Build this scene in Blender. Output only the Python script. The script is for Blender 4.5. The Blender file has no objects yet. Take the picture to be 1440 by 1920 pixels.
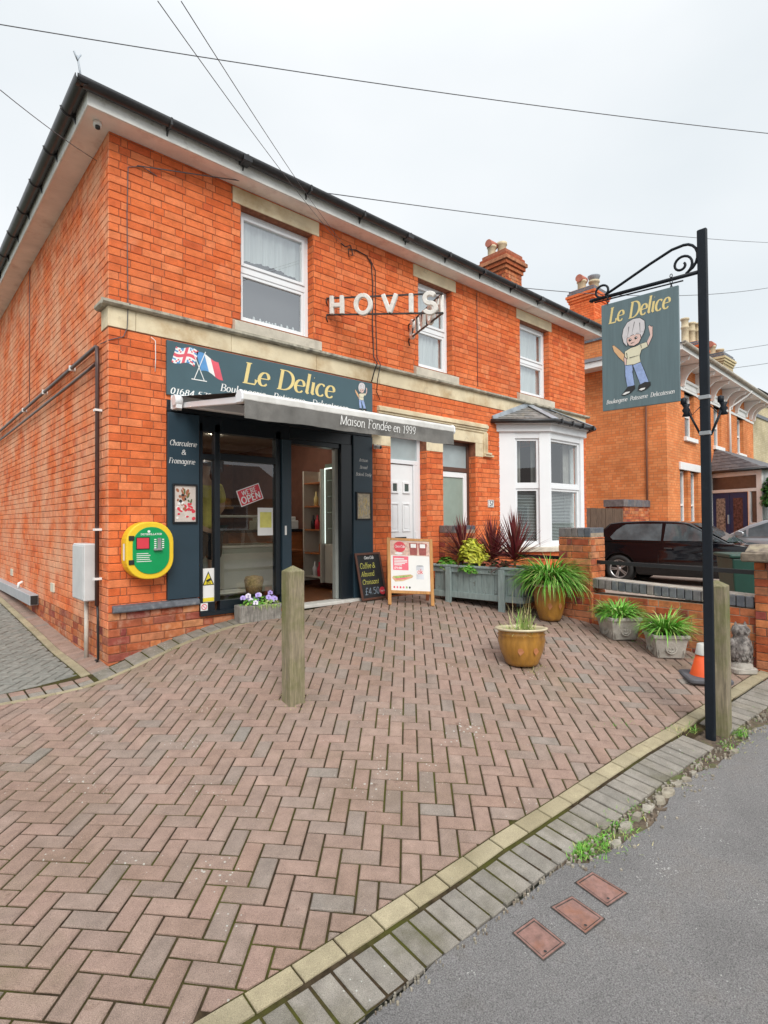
import bpy, bmesh, math, random
import numpy as np
from mathutils import Vector, Matrix
R = math.radians
rnd = random.Random(7)
sc = bpy.context.scene
COL = sc.collection

# ------------------------------------------------------------------ camera
cd = bpy.data.cameras.new('camera')
cam = bpy.data.objects.new('camera', cd)
COL.objects.link(cam)
cd.sensor_fit = 'HORIZONTAL'
cd.sensor_width = 36
cd.lens = 26.118
cd.clip_start = 0.05
cd.clip_end = 800
cam.matrix_world = Matrix(((0.74268, -0.00669, -0.66961, -1.61052),
                           (-0.66961, -0.01796, -0.74250, -5.71756),
                           (-0.00706, 0.99982, -0.01782, 1.34605),
                           (0, 0, 0, 1)))
sc.camera = cam
# ------------------------------------------------------------------ sky, sun, exposure
SUN_EL, SUN_AZ = R(40), R(205)
w = bpy.data.worlds.new("World")
sc.world = w
w.use_nodes = True
nt = w.node_tree
for n_ in list(nt.nodes):
    nt.nodes.remove(n_)
def N(t, **k):
    n = nt.nodes.new(t)
    for a, b in k.items():
        setattr(n, a, b)
    return n
out = N('ShaderNodeOutputWorld'); bg = N('ShaderNodeBackground'); bg.inputs[1].default_value = 0.1
sky = N('ShaderNodeTexSky', sky_type='NISHITA', sun_disc=False, sun_elevation=SUN_EL, sun_rotation=SUN_AZ)
tc = N('ShaderNodeTexCoord'); mp = N('ShaderNodeMapping'); mp.inputs['Scale'].default_value = (1, 1, 2.2)
no = N('ShaderNodeTexNoise'); no.inputs['Scale'].default_value = 1.3; no.inputs['Detail'].default_value = 5
no.inputs['Roughness'].default_value = .45
cr = N('ShaderNodeValToRGB')
cr.color_ramp.elements[0].position = .3; cr.color_ramp.elements[0].color = (5.0, 5.35, 5.55, 1)
cr.color_ramp.elements[1].position = .66; cr.color_ramp.elements[1].color = (6.2, 6.35, 6.45, 1)
mx = N('ShaderNodeMixRGB'); mx.inputs[0].default_value = .94
L = nt.links.new
L(tc.outputs['Generated'], mp.inputs[0]); L(mp.outputs[0], no.inputs[0]); L(no.outputs[0], cr.inputs[0])
# overcast sky: brighter overhead than at the horizon
sp = N('ShaderNodeSeparateXYZ'); zr_ = N('ShaderNodeMapRange'); zr_.interpolation_type = 'SMOOTHSTEP'
zr_.inputs[1].default_value = .62; zr_.inputs[2].default_value = 1.0; zr_.inputs[3].default_value = 1.0; zr_.inputs[4].default_value = 2.3
vs_ = N('ShaderNodeVectorMath', operation='SCALE')
L(tc.outputs['Generated'], sp.inputs[0]); L(sp.outputs[2], zr_.inputs[0])
L(sky.outputs[0], mx.inputs[1]); L(cr.outputs[0], mx.inputs[2]); L(mx.outputs[0], vs_.inputs[0]); L(zr_.outputs[0], vs_.inputs['Scale']); L(vs_.outputs[0], bg.inputs[0]); L(bg.outputs[0], out.inputs[0])
ld = bpy.data.lights.new('sun', 'SUN'); ld.energy = 1.5; ld.angle = R(30); ld.color = (1, .96, .9)
lo_ = bpy.data.objects.new('sun', ld); COL.objects.link(lo_)
lo_.rotation_euler = (R(90) - SUN_EL, 0, R(-25))
lo_.location = (-4, -14, 20)
sc.view_settings.view_transform = 'Standard'
sc.view_settings.look = 'None'
sc.view_settings.exposure = 0.74
sc.view_settings.gamma = 1
sc.cycles.max_bounces = 8
sc.cycles.transparent_max_bounces = 16

# ------------------------------------------------------------------ materials
MATS = {}
def mat(name, col=(.5, .5, .5), rough=.6, var=.12, scale=6, bump=0, bscale=None, metal=0, spec=.5, col2=None, emit=0,
        island=None, spots=None, stretch=None, coat=0, stain=None, speck=None):
    """procedural material; island=[colours] gives each loose piece its own tone"""
    if name in MATS:
        return MATS[name]
    m = bpy.data.materials.new(name); m.use_nodes = True
    t = m.node_tree; b = t.nodes['Principled BSDF']; ln = t.links.new
    def nn(ty, **k):
        n = t.nodes.new(ty)
        for a, v in k.items():
            setattr(n, a, v)
        return n
    g = nn('ShaderNodeNewGeometry')
    pos = g.outputs['Position']
    if stretch:
        mp_ = nn('ShaderNodeMapping'); mp_.inputs['Scale'].default_value = stretch
        ln(pos, mp_.inputs[0]); pos = mp_.outputs[0]
    nz = nn('ShaderNodeTexNoise'); nz.inputs['Scale'].default_value = scale; nz.inputs['Detail'].default_value = 6
    nz.inputs['Roughness'].default_value = .6
    ln(pos, nz.inputs['Vector'])
    base = None
    if island:
        rp = nn('ShaderNodeValToRGB'); el = rp.color_ramp.elements
        while len(el) < len(island):
            el.new(.5)
        for i, c in enumerate(island):
            el[i].position = i / max(1, len(island) - 1); el[i].color = (*c, 1)
        ln(g.outputs['Random Per Island'], rp.inputs[0]); base = rp.outputs[0]
    mm = nn('ShaderNodeMapRange'); mm.inputs[3].default_value = 1 - var * 2; mm.inputs[4].default_value = 1 + var * 2
    mm.inputs[1].default_value = .25; mm.inputs[2].default_value = .75
    ln(nz.outputs[0], mm.inputs[0])
    if base is None:
        if col2:
            r2 = nn('ShaderNodeMapRange'); r2.inputs[1].default_value = .4; r2.inputs[2].default_value = .6
            n2 = nn('ShaderNodeTexNoise'); n2.inputs['Scale'].default_value = scale * .35; n2.inputs['Detail'].default_value = 5
            ln(pos, n2.inputs['Vector']); ln(n2.outputs[0], r2.inputs[0])
            x = nn('ShaderNodeMixRGB'); x.inputs[1].default_value = (*col, 1); x.inputs[2].default_value = (*col2, 1)
            ln(r2.outputs[0], x.inputs[0]); base = x.outputs[0]
        else:
            x = nn('ShaderNodeRGB'); x.outputs[0].default_value = (*col, 1); base = x.outputs[0]
    v = nn('ShaderNodeVectorMath', operation='SCALE'); ln(base, v.inputs[0]); ln(mm.outputs[0], v.inputs['Scale'])
    base = v.outputs[0]
    for st_ in ([] if not stain else (stain if isinstance(stain, list) else [stain])):   # (colour, scale, lo, hi, strength): weathering with its own shape
        n3 = nn('ShaderNodeTexNoise'); n3.inputs['Scale'].default_value = st_[1]; n3.inputs['Detail'].default_value = 8
        n3.inputs['Roughness'].default_value = .65
        g3 = nn('ShaderNodeNewGeometry'); ln(g3.outputs['Position'], n3.inputs['Vector'])
        r3 = nn('ShaderNodeMapRange'); r3.inputs[1].default_value = st_[2]; r3.inputs[2].default_value = st_[3]; r3.inputs[4].default_value = st_[4]
        ln(n3.outputs[0], r3.inputs[0])
        x = nn('ShaderNodeMixRGB'); x.inputs[2].default_value = (*st_[0], 1)
        ln(r3.outputs[0], x.inputs[0]); ln(base, x.inputs[1]); base = x.outputs[0]
    if spots:   # (colour, scale, threshold)
        g4 = nn('ShaderNodeNewGeometry')
        vo = nn('ShaderNodeTexVoronoi'); vo.inputs['Scale'].default_value = spots[1]
        n4 = nn('ShaderNodeTexNoise'); n4.inputs['Scale'].default_value = spots[1] * .09; n4.inputs['Detail'].default_value = 3
        ln(g4.outputs['Position'], vo.inputs['Vector']); ln(g4.outputs['Position'], n4.inputs['Vector'])
        s1 = nn('ShaderNodeMath', operation='LESS_THAN')
        q = nn('ShaderNodeMapRange'); q.inputs[1].default_value = .5; q.inputs[2].default_value = .75; q.inputs[3].default_value = 0; q.inputs[4].default_value = spots[2]
        ln(n4.outputs[0], q.inputs[0]); ln(vo.outputs['Distance'], s1.inputs[0]); ln(q.outputs[0], s1.inputs[1])
        x = nn('ShaderNodeMixRGB'); x.inputs[2].default_value = (*spots[0], 1)
        ln(s1.outputs[0], x.inputs[0]); ln(base, x.inputs[1]); base = x.outputs[0]
    if speck:   # (scale, amount): fine grain of the aggregate
        g5 = nn('ShaderNodeNewGeometry'); n5 = nn('ShaderNodeTexNoise'); n5.inputs['Scale'].default_value = speck[0]; n5.inputs['Detail'].default_value = 3
        ln(g5.outputs['Position'], n5.inputs['Vector'])
        r5 = nn('ShaderNodeMapRange'); r5.inputs[1].default_value = .32; r5.inputs[2].default_value = .68; r5.inputs[3].default_value = 1 - speck[1]; r5.inputs[4].default_value = 1 + speck[1]
        ln(n5.outputs[0], r5.inputs[0]); v5 = nn('ShaderNodeVectorMath', operation='SCALE'); ln(base, v5.inputs[0]); ln(r5.outputs[0], v5.inputs['Scale']); base = v5.outputs[0]
    ln(base, b.inputs['Base Color'])
    b.inputs['Roughness'].default_value = rough; b.inputs['Metallic'].default_value = metal
    b.inputs['Specular IOR Level'].default_value = spec
    b.inputs['Coat Weight'].default_value = coat; b.inputs['Coat Roughness'].default_value = .04
    if emit:
        b.inputs['Emission Color'].default_value = (*col, 1); b.inputs['Emission Strength'].default_value = emit
    if bump:
        nb = nn('ShaderNodeTexNoise'); nb.inputs['Scale'].default_value = bscale or scale * 6; nb.inputs['Detail'].default_value = 8
        nb.inputs['Roughness'].default_value = .65
        ln(pos, nb.inputs['Vector'])
        bp = nn('ShaderNodeBump'); bp.inputs['Strength'].default_value = bump; bp.inputs['Distance'].default_value = .01
        ln(nb.outputs[0], bp.inputs['Height']); ln(bp.outputs[0], b.inputs['Normal'])
    MATS[name] = m
    return m

def glass(name, tint=(.9, .95, .93), mirror=.12, rough=0.0, dark=0.0, tcol=None):
    if name in MATS:
        return MATS[name]
    m = bpy.data.materials.new(name); m.use_nodes = True
    t = m.node_tree; ln = t.links.new
    for n_ in list(t.nodes):
        t.nodes.remove(n_)
    o = t.nodes.new('ShaderNodeOutputMaterial'); tr = t.nodes.new('ShaderNodeBsdfTransparent'); gl = t.nodes.new('ShaderNodeBsdfGlossy')
    tr.inputs[0].default_value = (*tint, 1); gl.inputs['Roughness'].default_value = rough; gl.inputs[0].default_value = (.95, .97, 1, 1)
    gq = t.nodes.new('ShaderNodeNewGeometry')
    def mth(op, a, b=None):
        q = t.nodes.new('ShaderNodeMath'); q.operation = op
        for i_, v_ in enumerate((a, b)):
            if v_ is None: continue
            if isinstance(v_, (int, float)): q.inputs[i_].default_value = v_
            else: ln(v_, q.inputs[i_])
        return q.outputs[0]
    dt = t.nodes.new('ShaderNodeVectorMath'); dt.operation = 'DOT_PRODUCT'
    ln(gq.outputs['Normal'], dt.inputs[0]); ln(gq.outputs['Incoming'], dt.inputs[1])
    pw = mth('POWER', mth('SUBTRACT', 1.0, mth('ABSOLUTE', dt.outputs['Value'])), 5.0)
    fz = mth('ADD', mirror, mth('MULTIPLY', pw, 1.0 - mirror))
    nz = t.nodes.new('ShaderNodeTexNoise'); nz.inputs['Scale'].default_value = 1.5
    ge = t.nodes.new('ShaderNodeNewGeometry'); bp = t.nodes.new('ShaderNodeBump'); bp.inputs['Strength'].default_value = .02; bp.inputs['Distance'].default_value = .02
    ln(ge.outputs['Position'], nz.inputs['Vector']); ln(nz.outputs[0], bp.inputs['Height']); ln(bp.outputs[0], gl.inputs['Normal'])
    mix = t.nodes.new('ShaderNodeMixShader')
    ln(fz, mix.inputs[0]); ln(tr.outputs[0], mix.inputs[1]); ln(gl.outputs[0], mix.inputs[2])
    ln(mix.outputs[0], o.inputs[0])
    MATS[name] = m
    return m

def leafmat(name, cols, var=.25, tr=.25):
    m = mat(name, rough=.55, var=var, scale=9, island=cols, spec=.3)
    b = m.node_tree.nodes['Principled BSDF']
    b.inputs['Subsurface Weight'].default_value = 0
    b.inputs['Transmission Weight'].default_value = 0
    return m

# ------------------------------------------------------------------ mesh helper
class MB:
    def __init__(s):
        s.v = []; s.f = []; s.m = []; s.sm = []
    def add(s, vs, fs, mi=0, smooth=False):
        o = len(s.v); s.v += [tuple(v) for v in vs]
        for f in fs:
            s.f.append(tuple(i + o for i in f)); s.m.append(mi); s.sm.append(smooth)
        return s
    def box(s, a, b, mi=0, M=None):
        x0, y0, z0 = a; x1, y1, z1 = b
        vs = [(x0, y0, z0), (x1, y0, z0), (x1, y1, z0), (x0, y1, z0), (x0, y0, z1), (x1, y0, z1), (x1, y1, z1), (x0, y1, z1)]
        if M: vs = [M @ Vector(v) for v in vs]
        return s.add(vs, [(0, 3, 2, 1), (4, 5, 6, 7), (0, 1, 5, 4), (1, 2, 6, 5), (2, 3, 7, 6), (3, 0, 4, 7)], mi)
    def quad(s, a, b, c, d, mi=0):
        return s.add([a, b, c, d], [(0, 1, 2, 3)], mi)
    def bar(s, p, q, w, h, mi=0, up=(0, 0, 1)):
        """rectangular bar p->q, w wide, h tall (along up)"""
        p, q = Vector(p), Vector(q); d = (q - p).normalized(); up = Vector(up)
        x = d.cross(up)
        if x.length < 1e-4: x = d.cross(Vector((1, 0, 0)))
        x.normalize(); y = x.cross(d).normalized()
        vs = []
        for c in (p, q):
            for i, j in ((-1, -1), (1, -1), (1, 1), (-1, 1)):
                vs.append(c + x * (i * w / 2) + y * (j * h / 2))
        return s.add(vs, [(0, 3, 2, 1), (4, 5, 6, 7), (0, 1, 5, 4), (1, 2, 6, 5), (2, 3, 7, 6), (3, 0, 4, 7)], mi)
    def tube(s, pts, r, n=8, mi=0, cap=True, closed=False):
        pts = [Vector(p) for p in pts]; rr = r if isinstance(r, (list, tuple)) else [r] * len(pts)
        o = len(s.v); prev = None
        for i, p in enumerate(pts):
            a = pts[i - 1] if i else (pts[-1] if closed else pts[0]); b = pts[i + 1] if i < len(pts) - 1 else (pts[0] if closed else pts[-1])
            d = (b - a)
            if d.length < 1e-9: d = Vector((0, 0, 1))
            d.normalize()
            if prev is None:
                x = d.cross(Vector((0, 0, 1)))
                if x.length < 1e-3: x = d.cross(Vector((1, 0, 0)))
            else:
                x = prev - d * prev.dot(d)
            x.normalize(); prev = x; y = d.cross(x)
            for k in range(n):
                t_ = 2 * math.pi * k / n
                s.v.append(tuple(p + (x * math.cos(t_) + y * math.sin(t_)) * rr[i]))
        m_ = len(pts)
        for i in range(m_ if closed else m_ - 1):
            j = (i + 1) % m_
            for k in range(n):
                k2 = (k + 1) % n
                s.f.append((o + i * n + k, o + i * n + k2, o + j * n + k2, o + j * n + k)); s.m.append(mi); s.sm.append(True)
        if cap and not closed:
            s.f.append(tuple(o + k for k in range(n))[::-1]); s.m.append(mi); s.sm.append(False)
            s.f.append(tuple(o + (m_ - 1) * n + k for k in range(n))); s.m.append(mi); s.sm.append(False)
        return s
    def lathe(s, prof, n=24, c=(0, 0, 0), mi=0, M=None, smooth=True):
        o = len(s.v)
        for r_, z_ in prof:
            for k in range(n):
                t_ = 2 * math.pi * k / n
                p = Vector((c[0] + r_ * math.cos(t_), c[1] + r_ * math.sin(t_), c[2] + z_))
                s.v.append(tuple(M @ p if M else p))
        for i in range(len(prof) - 1):
            for k in range(n):
                k2 = (k + 1) % n
                s.f.append((o + i * n + k, o + i * n + k2, o + (i + 1) * n + k2, o + (i + 1) * n + k)); s.m.append(mi); s.sm.append(smooth)
        return s
    def prism(s, poly, O, U, V, W, t, mi=0):
        """polygon (u,v) in frame O,U,V extruded t along W"""
        O, U, V, W = Vector(O), Vector(U), Vector(V), Vector(W); n = len(poly)
        a = [O + U * p[0] + V * p[1] for p in poly]; b = [p + W * t for p in a]
        return s.add(a + b, [tuple(range(n))[::-1], tuple(range(n, 2 * n))] + [(i, (i + 1) % n, n + (i + 1) % n, n + i) for i in range(n)], mi)
    def build(s, name, mats, parent=None, bev=0, local=False, seg=1, smooth=None):
        """local=False: vertices are world coordinates even under a parent"""
        me = bpy.data.meshes.new(name)
        vs = s.v
        if parent is not None and not local:
            inv = wm(parent).inverted()
            vs = [tuple(inv @ Vector(v)) for v in vs]
        me.from_pydata(vs, [], s.f)
        if not isinstance(mats, (list, tuple)): mats = [mats]
        for m_ in mats: me.materials.append(m_)
        me.polygons.foreach_set('material_index', s.m)
        me.polygons.foreach_set('use_smooth', s.sm if smooth is None else [smooth] * len(s.f))
        me.update()
        bm = bmesh.new(); bm.from_mesh(me)
        if bev:
            ed = [e for e in bm.edges if len(e.link_faces) == 2 and e.calc_face_angle(0) > R(35)]
            bmesh.ops.bevel(bm, geom=ed, offset=bev, segments=seg, affect='EDGES', profile=.6, clamp_overlap=True)
        bmesh.ops.recalc_face_normals(bm, faces=bm.faces)
        bm.to_mesh(me); bm.free()
        o = bpy.data.objects.new(name, me); COL.objects.link(o)
        if parent is not None: o.parent = parent
        return o

def wm(o):
    M = Matrix.LocRotScale(o.location, o.rotation_euler, o.scale)
    return wm(o.parent) @ M if o.parent else M
def tag(o, label=None, cat=None, group=None, kind=None):
    if label: o['label'] = label
    if cat: o['category'] = cat
    if group: o['group'] = group
    if kind: o['kind'] = kind
    return o
def thing(name, label, cat, loc=(0, 0, 0), rz=0, group=None):
    o = bpy.data.objects.new(name, None); COL.objects.link(o); o.empty_display_size = .1
    o.location = loc; o.rotation_euler = (0, 0, rz)
    return tag(o, label, cat, group)
def copy_tree(o, parent=None):
    c = o.copy(); COL.objects.link(c); c.parent = parent
    for ch in [x for x in bpy.data.objects if x.parent == o]:
        copy_tree(ch, c)
    return c
def struct(o): o['kind'] = 'structure'; return o

# ------------------------------------------------------------------ terrain height
CP = np.array([[-1.2,-2.6,-0.289],[-1.2,-3.5,-0.328],[-0.6,-4.2,-0.415],[0.2,-3.2,-0.283],[0.2,-2.3,-0.191],[0.4,-4.3,-0.412],[1.2,-3.3,-0.217],[1.4,-2.3,-0.071],[1.6,-1.6,0.04],[2.2,-2.9,-0.102],[2.4,-1.8,0.05],[0.7,-1.5,-0.046],[1.5,-3.95,-0.285],[2.4,-3.9,-0.229],[-0.1,-3.9,-0.378],[-0.6,-1.8,-0.228],[0,0,0],[0.25,0,0.078],[0.486,0,0.143],[0.888,0,0.229],[1.34,0,0.292],[2.19,0,0.307],[3,0,0.331],[3.7,0,0.31],[4.65,0,0.29],[4.68,-1,0.24],[4.68,-2.1,0.171],[4.68,-3.1,0.03],[4.68,-4.15,-0.099],[0,1.02,0],[0,3.08,0.09],[0,6.53,0.236],[-1.5,1,-0.05],[-1.5,3,0.04],[-1.5,6.5,0.2],[-3.5,1,-0.1],[-3.5,6,0.15],[-2.6,-1,-0.16],[0,12,0.4],[-3,12,0.35],[3,-4.25,-0.272],[-3,-3.5,-0.33],[-3,-5,-0.4],[3,-6,-0.33],[0,-7,-0.42],[6,-6,-0.3],[8,-4.6,-0.25],[6.5,-2,0.0],[11,0.2,-0.06],[11.3,-2.3,-0.1],[14.6,0.5,-0.12],[14,-5,-0.25],[-8,-6,-0.45],[-8,0,-0.2],[9.2,0.3,0.0],[12,6,0.0],[7,0,0.1],[20,0,-0.15]])
def _phi(r2): return np.where(r2 > 0, .5 * r2 * np.log(np.maximum(r2, 1e-12)), 0)
_n = len(CP)
_K = _phi(((CP[:, None, :2] - CP[None, :, :2]) ** 2).sum(2)) + .002 * np.eye(_n)
_P = np.c_[np.ones(_n), CP[:, :2]]
_A = np.zeros((_n + 3, _n + 3)); _A[:_n, :_n] = _K; _A[:_n, _n:] = _P; _A[_n:, :_n] = _P.T
_W = np.linalg.solve(_A, np.r_[CP[:, 2], 0, 0, 0])
def gzv(x, y):
    x = np.clip(np.asarray(x, float), -7, 18); y = np.clip(np.asarray(y, float), -6.6, 11)
    D = (x[..., None] - CP[:, 0]) ** 2 + (y[..., None] - CP[:, 1]) ** 2
    return _phi(D) @ _W[:-3] + _W[-3] + _W[-2] * x + _W[-1] * y
def gz(x, y): return float(gzv(x, y))

def sheet(xs, ys, dz, fn=None):
    m = MB(); X, Y = np.meshgrid(xs, ys); Z = gzv(X, Y) + dz
    if fn: Z = Z + fn(X, Y)
    nx = len(xs)
    vs = np.stack([X, Y, Z], -1).reshape(-1, 3).tolist()
    m.add(vs, [(j * nx + i, j * nx + i + 1, (j + 1) * nx + i + 1, (j + 1) * nx + i) for j in range(len(ys) - 1) for i in range(nx - 1)], smooth=True)
    return m
def clip(poly, a, b):
    """keep the part of poly left of a->b"""
    o = []; n = len(poly)
    f = lambda p: (b[0] - a[0]) * (p[1] - a[1]) - (b[1] - a[1]) * (p[0] - a[0])
    for i in range(n):
        p, q = poly[i], poly[(i + 1) % n]; fp, fq = f(p), f(q)
        if fp >= 0: o.append(p)
        if fp * fq < 0:
            t_ = fp / (fp - fq); o.append((p[0] + (q[0] - p[0]) * t_, p[1] + (q[1] - p[1]) * t_))
    return o
def area(p): return .5 * sum(p[i][0] * p[(i + 1) % len(p)][1] - p[(i + 1) % len(p)][0] * p[i][1] for i in range(len(p)))
def inset(poly, d):
    if area(poly) < 0: poly = poly[::-1]
    res = list(poly); n = len(poly)
    for i in range(n):
        a, b = poly[i], poly[(i + 1) % n]; l = math.hypot(b[0] - a[0], b[1] - a[1])
        if l < 1e-6: continue
        nx, ny = -(b[1] - a[1]) / l * d, (b[0] - a[0]) / l * d
        res = clip(res, (a[0] + nx, a[1] + ny), (b[0] + nx, b[1] + ny))
        if len(res) < 3: return None
    return res
def block(m, poly, joint=.004, bev=.005, h=.02, dz=0, jit=.0015, mi=0):
    """one paving block following the ground: top face, chamfer and skirt"""
    p = inset(poly, joint * 1.3)
    if not p or len(p) < 3 or abs(area(p)) < .0004: return
    q = inset(p, bev)
    if not q or len(q) != len(p): q = [((x[0] * .94 + sum(k[0] for k in p) / len(p) * .06), (x[1] * .94 + sum(k[1] for k in p) / len(p) * .06)) for x in p]
    j = rnd.uniform(-jit, jit) + dz; n = len(p)
    tx, ty = rnd.uniform(-.009, .009), rnd.uniform(-.009, .009)
    cx, cy = sum(k[0] for k in p) / n, sum(k[1] for k in p) / n
    Z = lambda a: gz(*a) + j + tx * (a[0] - cx) + ty * (a[1] - cy)
    vs = [(*a, Z(a)) for a in q] + [(*a, Z(a) - bev * .9) for a in p] + [(*a, Z(a) - h) for a in p]
    fs = [tuple(range(n))] + [(i, n + i, n + (i + 1) % n, (i + 1) % n) for i in range(n)] + [(n + i, 2 * n + i, 2 * n + (i + 1) % n, n + (i + 1) % n) for i in range(n)]
    m.add(vs, fs, mi)
# ================================================================== material palette
BR = [(.62,.130,.042), (.70,.170,.058), (.73,.190,.068), (.67,.150,.048), (.75,.225,.092), (.71,.175,.058), (.58,.120,.045), (.73,.185,.062), (.76,.24,.10), (.68,.160,.052)]
BRO = [(.30,.07,.04), (.46,.13,.05), (.56,.20,.08), (.40,.09,.035), (.58,.26,.12), (.26,.06,.05), (.50,.15,.06), (.45,.2,.11)]
m_brick = mat('orange_brick', island=BR, rough=.9, var=.12, scale=9, bump=.6, bscale=90, spec=.12, speck=(160, .10), stain=[((.46,.13,.065), .9, .50, .72, .6), ((.26,.09,.055), 3.4, .60, .74, .55), ((.74,.42,.27), 2.1, .62, .74, .35)])
m_brickpale = mat('side_brick', island=BR, rough=.9, var=.14, scale=9, bump=.6, bscale=70, spec=.12, speck=(160, .12), stain=[((.76,.44,.28), 1.6, .40, .64, .75), ((.28,.09,.05), 2.9, .58, .74, .5)])
m_brickdirty = mat('plinth_brick', island=BRO, rough=.9, var=.2, scale=12, bump=.7, bscale=70, spec=.2, stain=((.42,.33,.24), 6, .52, .7, .6))
m_brickwall = mat('garden_brick', island=BRO, rough=.9, var=.2, scale=12, bump=.7, bscale=70, spec=.2, stain=((.10,.07,.04), 5, .55, .72, .7))
m_mortar = mat('mortar', (.28,.11,.06), rough=.95, var=.25, scale=20, bump=.5)
m_mortarp = mat('pale_mortar', (.34,.27,.2), rough=.95, var=.2, scale=20, bump=.5)
m_stone = mat('cream_stone', (.72,.62,.43), rough=.85, var=.08, scale=3, bump=.25, bscale=60, stain=[((.42,.27,.12), 1.7, .48, .68, .75), ((.20,.17,.13), 5, .60, .74, .6)])
m_stoned = mat('weathered_ledge_stone', (.43,.40,.32), rough=.9, var=.2, scale=8, bump=.4, bscale=60, stain=((.13,.12,.10), 6, .5, .65, .8))
m_stones = mat('sill_stone', (.56,.51,.42), rough=.9, var=.12, scale=6, bump=.3, bscale=80, stain=((.25,.22,.17), 5, .55, .72, .5))
m_upvc = mat('white_plastic', (.80,.82,.84), rough=.28, var=.015, scale=2)
m_soffit = mat('soffit_board', (.88,.79,.73), rough=.6, var=.07, scale=3, stain=((.45,.3,.24), 4, .55, .75, .5))
m_fascia = mat('white_fascia', (.74,.74,.71), rough=.5, var=.06, scale=5, stain=((.3,.27,.22), 7, .58, .75, .6))
m_gutter = mat('black_gutter', (.022,.022,.024), rough=.35, var=.2, scale=5, spec=.5, stain=((.12,.12,.11), 6, .55, .8, .4))
m_slate = mat('roof_slate', island=[(.10,.105,.12),(.14,.145,.16),(.12,.12,.13),(.17,.17,.18)], rough=.7, var=.15, scale=8, bump=.3)
m_slateb = mat('bay_slate', island=[(.17,.165,.16),(.23,.22,.20),(.20,.195,.19),(.28,.26,.24),(.15,.15,.15)], rough=.8, var=.25, scale=12, bump=.4, stain=((.33,.27,.16), 9, .56, .7, .5))
m_lead = mat('lead_flashing', (.36,.40,.44), rough=.5, var=.15, scale=6, metal=.2)
m_navy = mat('shopfront_paint', (.022,.045,.064), rough=.4, var=.06, scale=3)
m_navyd = mat('shopfront_dark_frame', (.010,.016,.022), rough=.3, var=.05, scale=3)
m_blue = mat('blue_engineering_brick', (.12,.13,.15), rough=.45, var=.2, scale=14, bump=.4, stain=((.35,.33,.3), 14, .58, .7, .5))
m_glass = glass('window_glass', mirror=.16)
m_glassu = glass('upstairs_glass', mirror=.30)
m_glasss = glass('shop_glass', tint=(.86,.92,.88), mirror=.10)
m_frost = mat('obscured_glass', (.26,.32,.27), rough=.25, var=.06, scale=4, spec=.6)
m_frosta = mat('obscured_fanlight', (.36,.42,.43), rough=.3, var=.06, scale=4)
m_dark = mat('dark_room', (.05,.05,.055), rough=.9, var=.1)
m_curtain = mat('net_curtain', (.58,.60,.62), rough=.9, var=.08, scale=3, stretch=(14,14,.6))
m_black = mat('black_paint', (.012,.013,.016), rough=.35, var=.1, scale=9)
m_wood = mat('shop_wood', (.38,.13,.045), rough=.5, var=.15, scale=5, stretch=(1,1,6))
m_floor = mat('shop_floor', (.20,.075,.03), rough=.35, var=.2, scale=5, stretch=(1,8,1))
m_cream = mat('cream_laminate', (.56,.52,.45), rough=.4, var=.03)
m_creamd = mat('chiller_panel', (.40,.41,.34), rough=.4, var=.04)

def brick_shader(name, c1, c2, mort, sc_=1.0):
    """brick pattern for houses farther off, laid by world position"""
    if name in MATS: return MATS[name]
    m = bpy.data.materials.new(name); m.use_nodes = True; t_ = m.node_tree; b = t_.nodes['Principled BSDF']; ln = t_.links.new
    g = t_.nodes.new('ShaderNodeNewGeometry'); sp = t_.nodes.new('ShaderNodeSeparateXYZ'); ln(g.outputs['Position'], sp.inputs[0])
    ad = t_.nodes.new('ShaderNodeMath'); ad.operation = 'ADD'; ln(sp.outputs[0], ad.inputs[0]); ln(sp.outputs[1], ad.inputs[1])
    cb = t_.nodes.new('ShaderNodeCombineXYZ'); ln(ad.outputs[0], cb.inputs[0]); ln(sp.outputs[2], cb.inputs[1])
    bt = t_.nodes.new('ShaderNodeTexBrick'); bt.offset = .5; bt.squash = .5; bt.squash_frequency = 3
    bt.inputs['Color1'].default_value = (*c1, 1); bt.inputs['Color2'].default_value = (*c2, 1); bt.inputs['Mortar'].default_value = (*mort, 1)
    bt.inputs['Scale'].default_value = 1; bt.inputs['Brick Width'].default_value = .23; bt.inputs['Row Height'].default_value = .0785; bt.inputs['Mortar Size'].default_value = .0045
    ln(cb.outputs[0], bt.inputs['Vector'])
    nz = t_.nodes.new('ShaderNodeTexNoise'); nz.inputs['Scale'].default_value = .9; nz.inputs['Detail'].default_value = 7; ln(g.outputs['Position'], nz.inputs['Vector'])
    mr = t_.nodes.new('ShaderNodeMapRange'); mr.inputs[1].default_value = .3; mr.inputs[2].default_value = .7; mr.inputs[3].default_value = .78; mr.inputs[4].default_value = 1.2; ln(nz.outputs[0], mr.inputs[0])
    v = t_.nodes.new('ShaderNodeVectorMath'); v.operation = 'SCALE'; ln(bt.outputs[0], v.inputs[0]); ln(mr.outputs[0], v.inputs['Scale']); ln(v.outputs[0], b.inputs['Base Color'])
    b.inputs['Roughness'].default_value = .9; b.inputs['Specular IOR Level'].default_value = .2
    bp = t_.nodes.new('ShaderNodeBump'); bp.inputs['Strength'].default_value = .6; bp.inputs['Distance'].default_value = .006; bp.invert = True; ln(bt.outputs['Fac'], bp.inputs['Height']); ln(bp.outputs[0], b.inputs['Normal'])
    MATS[name] = m; return m
m_rear = brick_shader('rear_brick', (.62,.15,.05), (.70,.19,.07), (.28,.12,.07))
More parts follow.
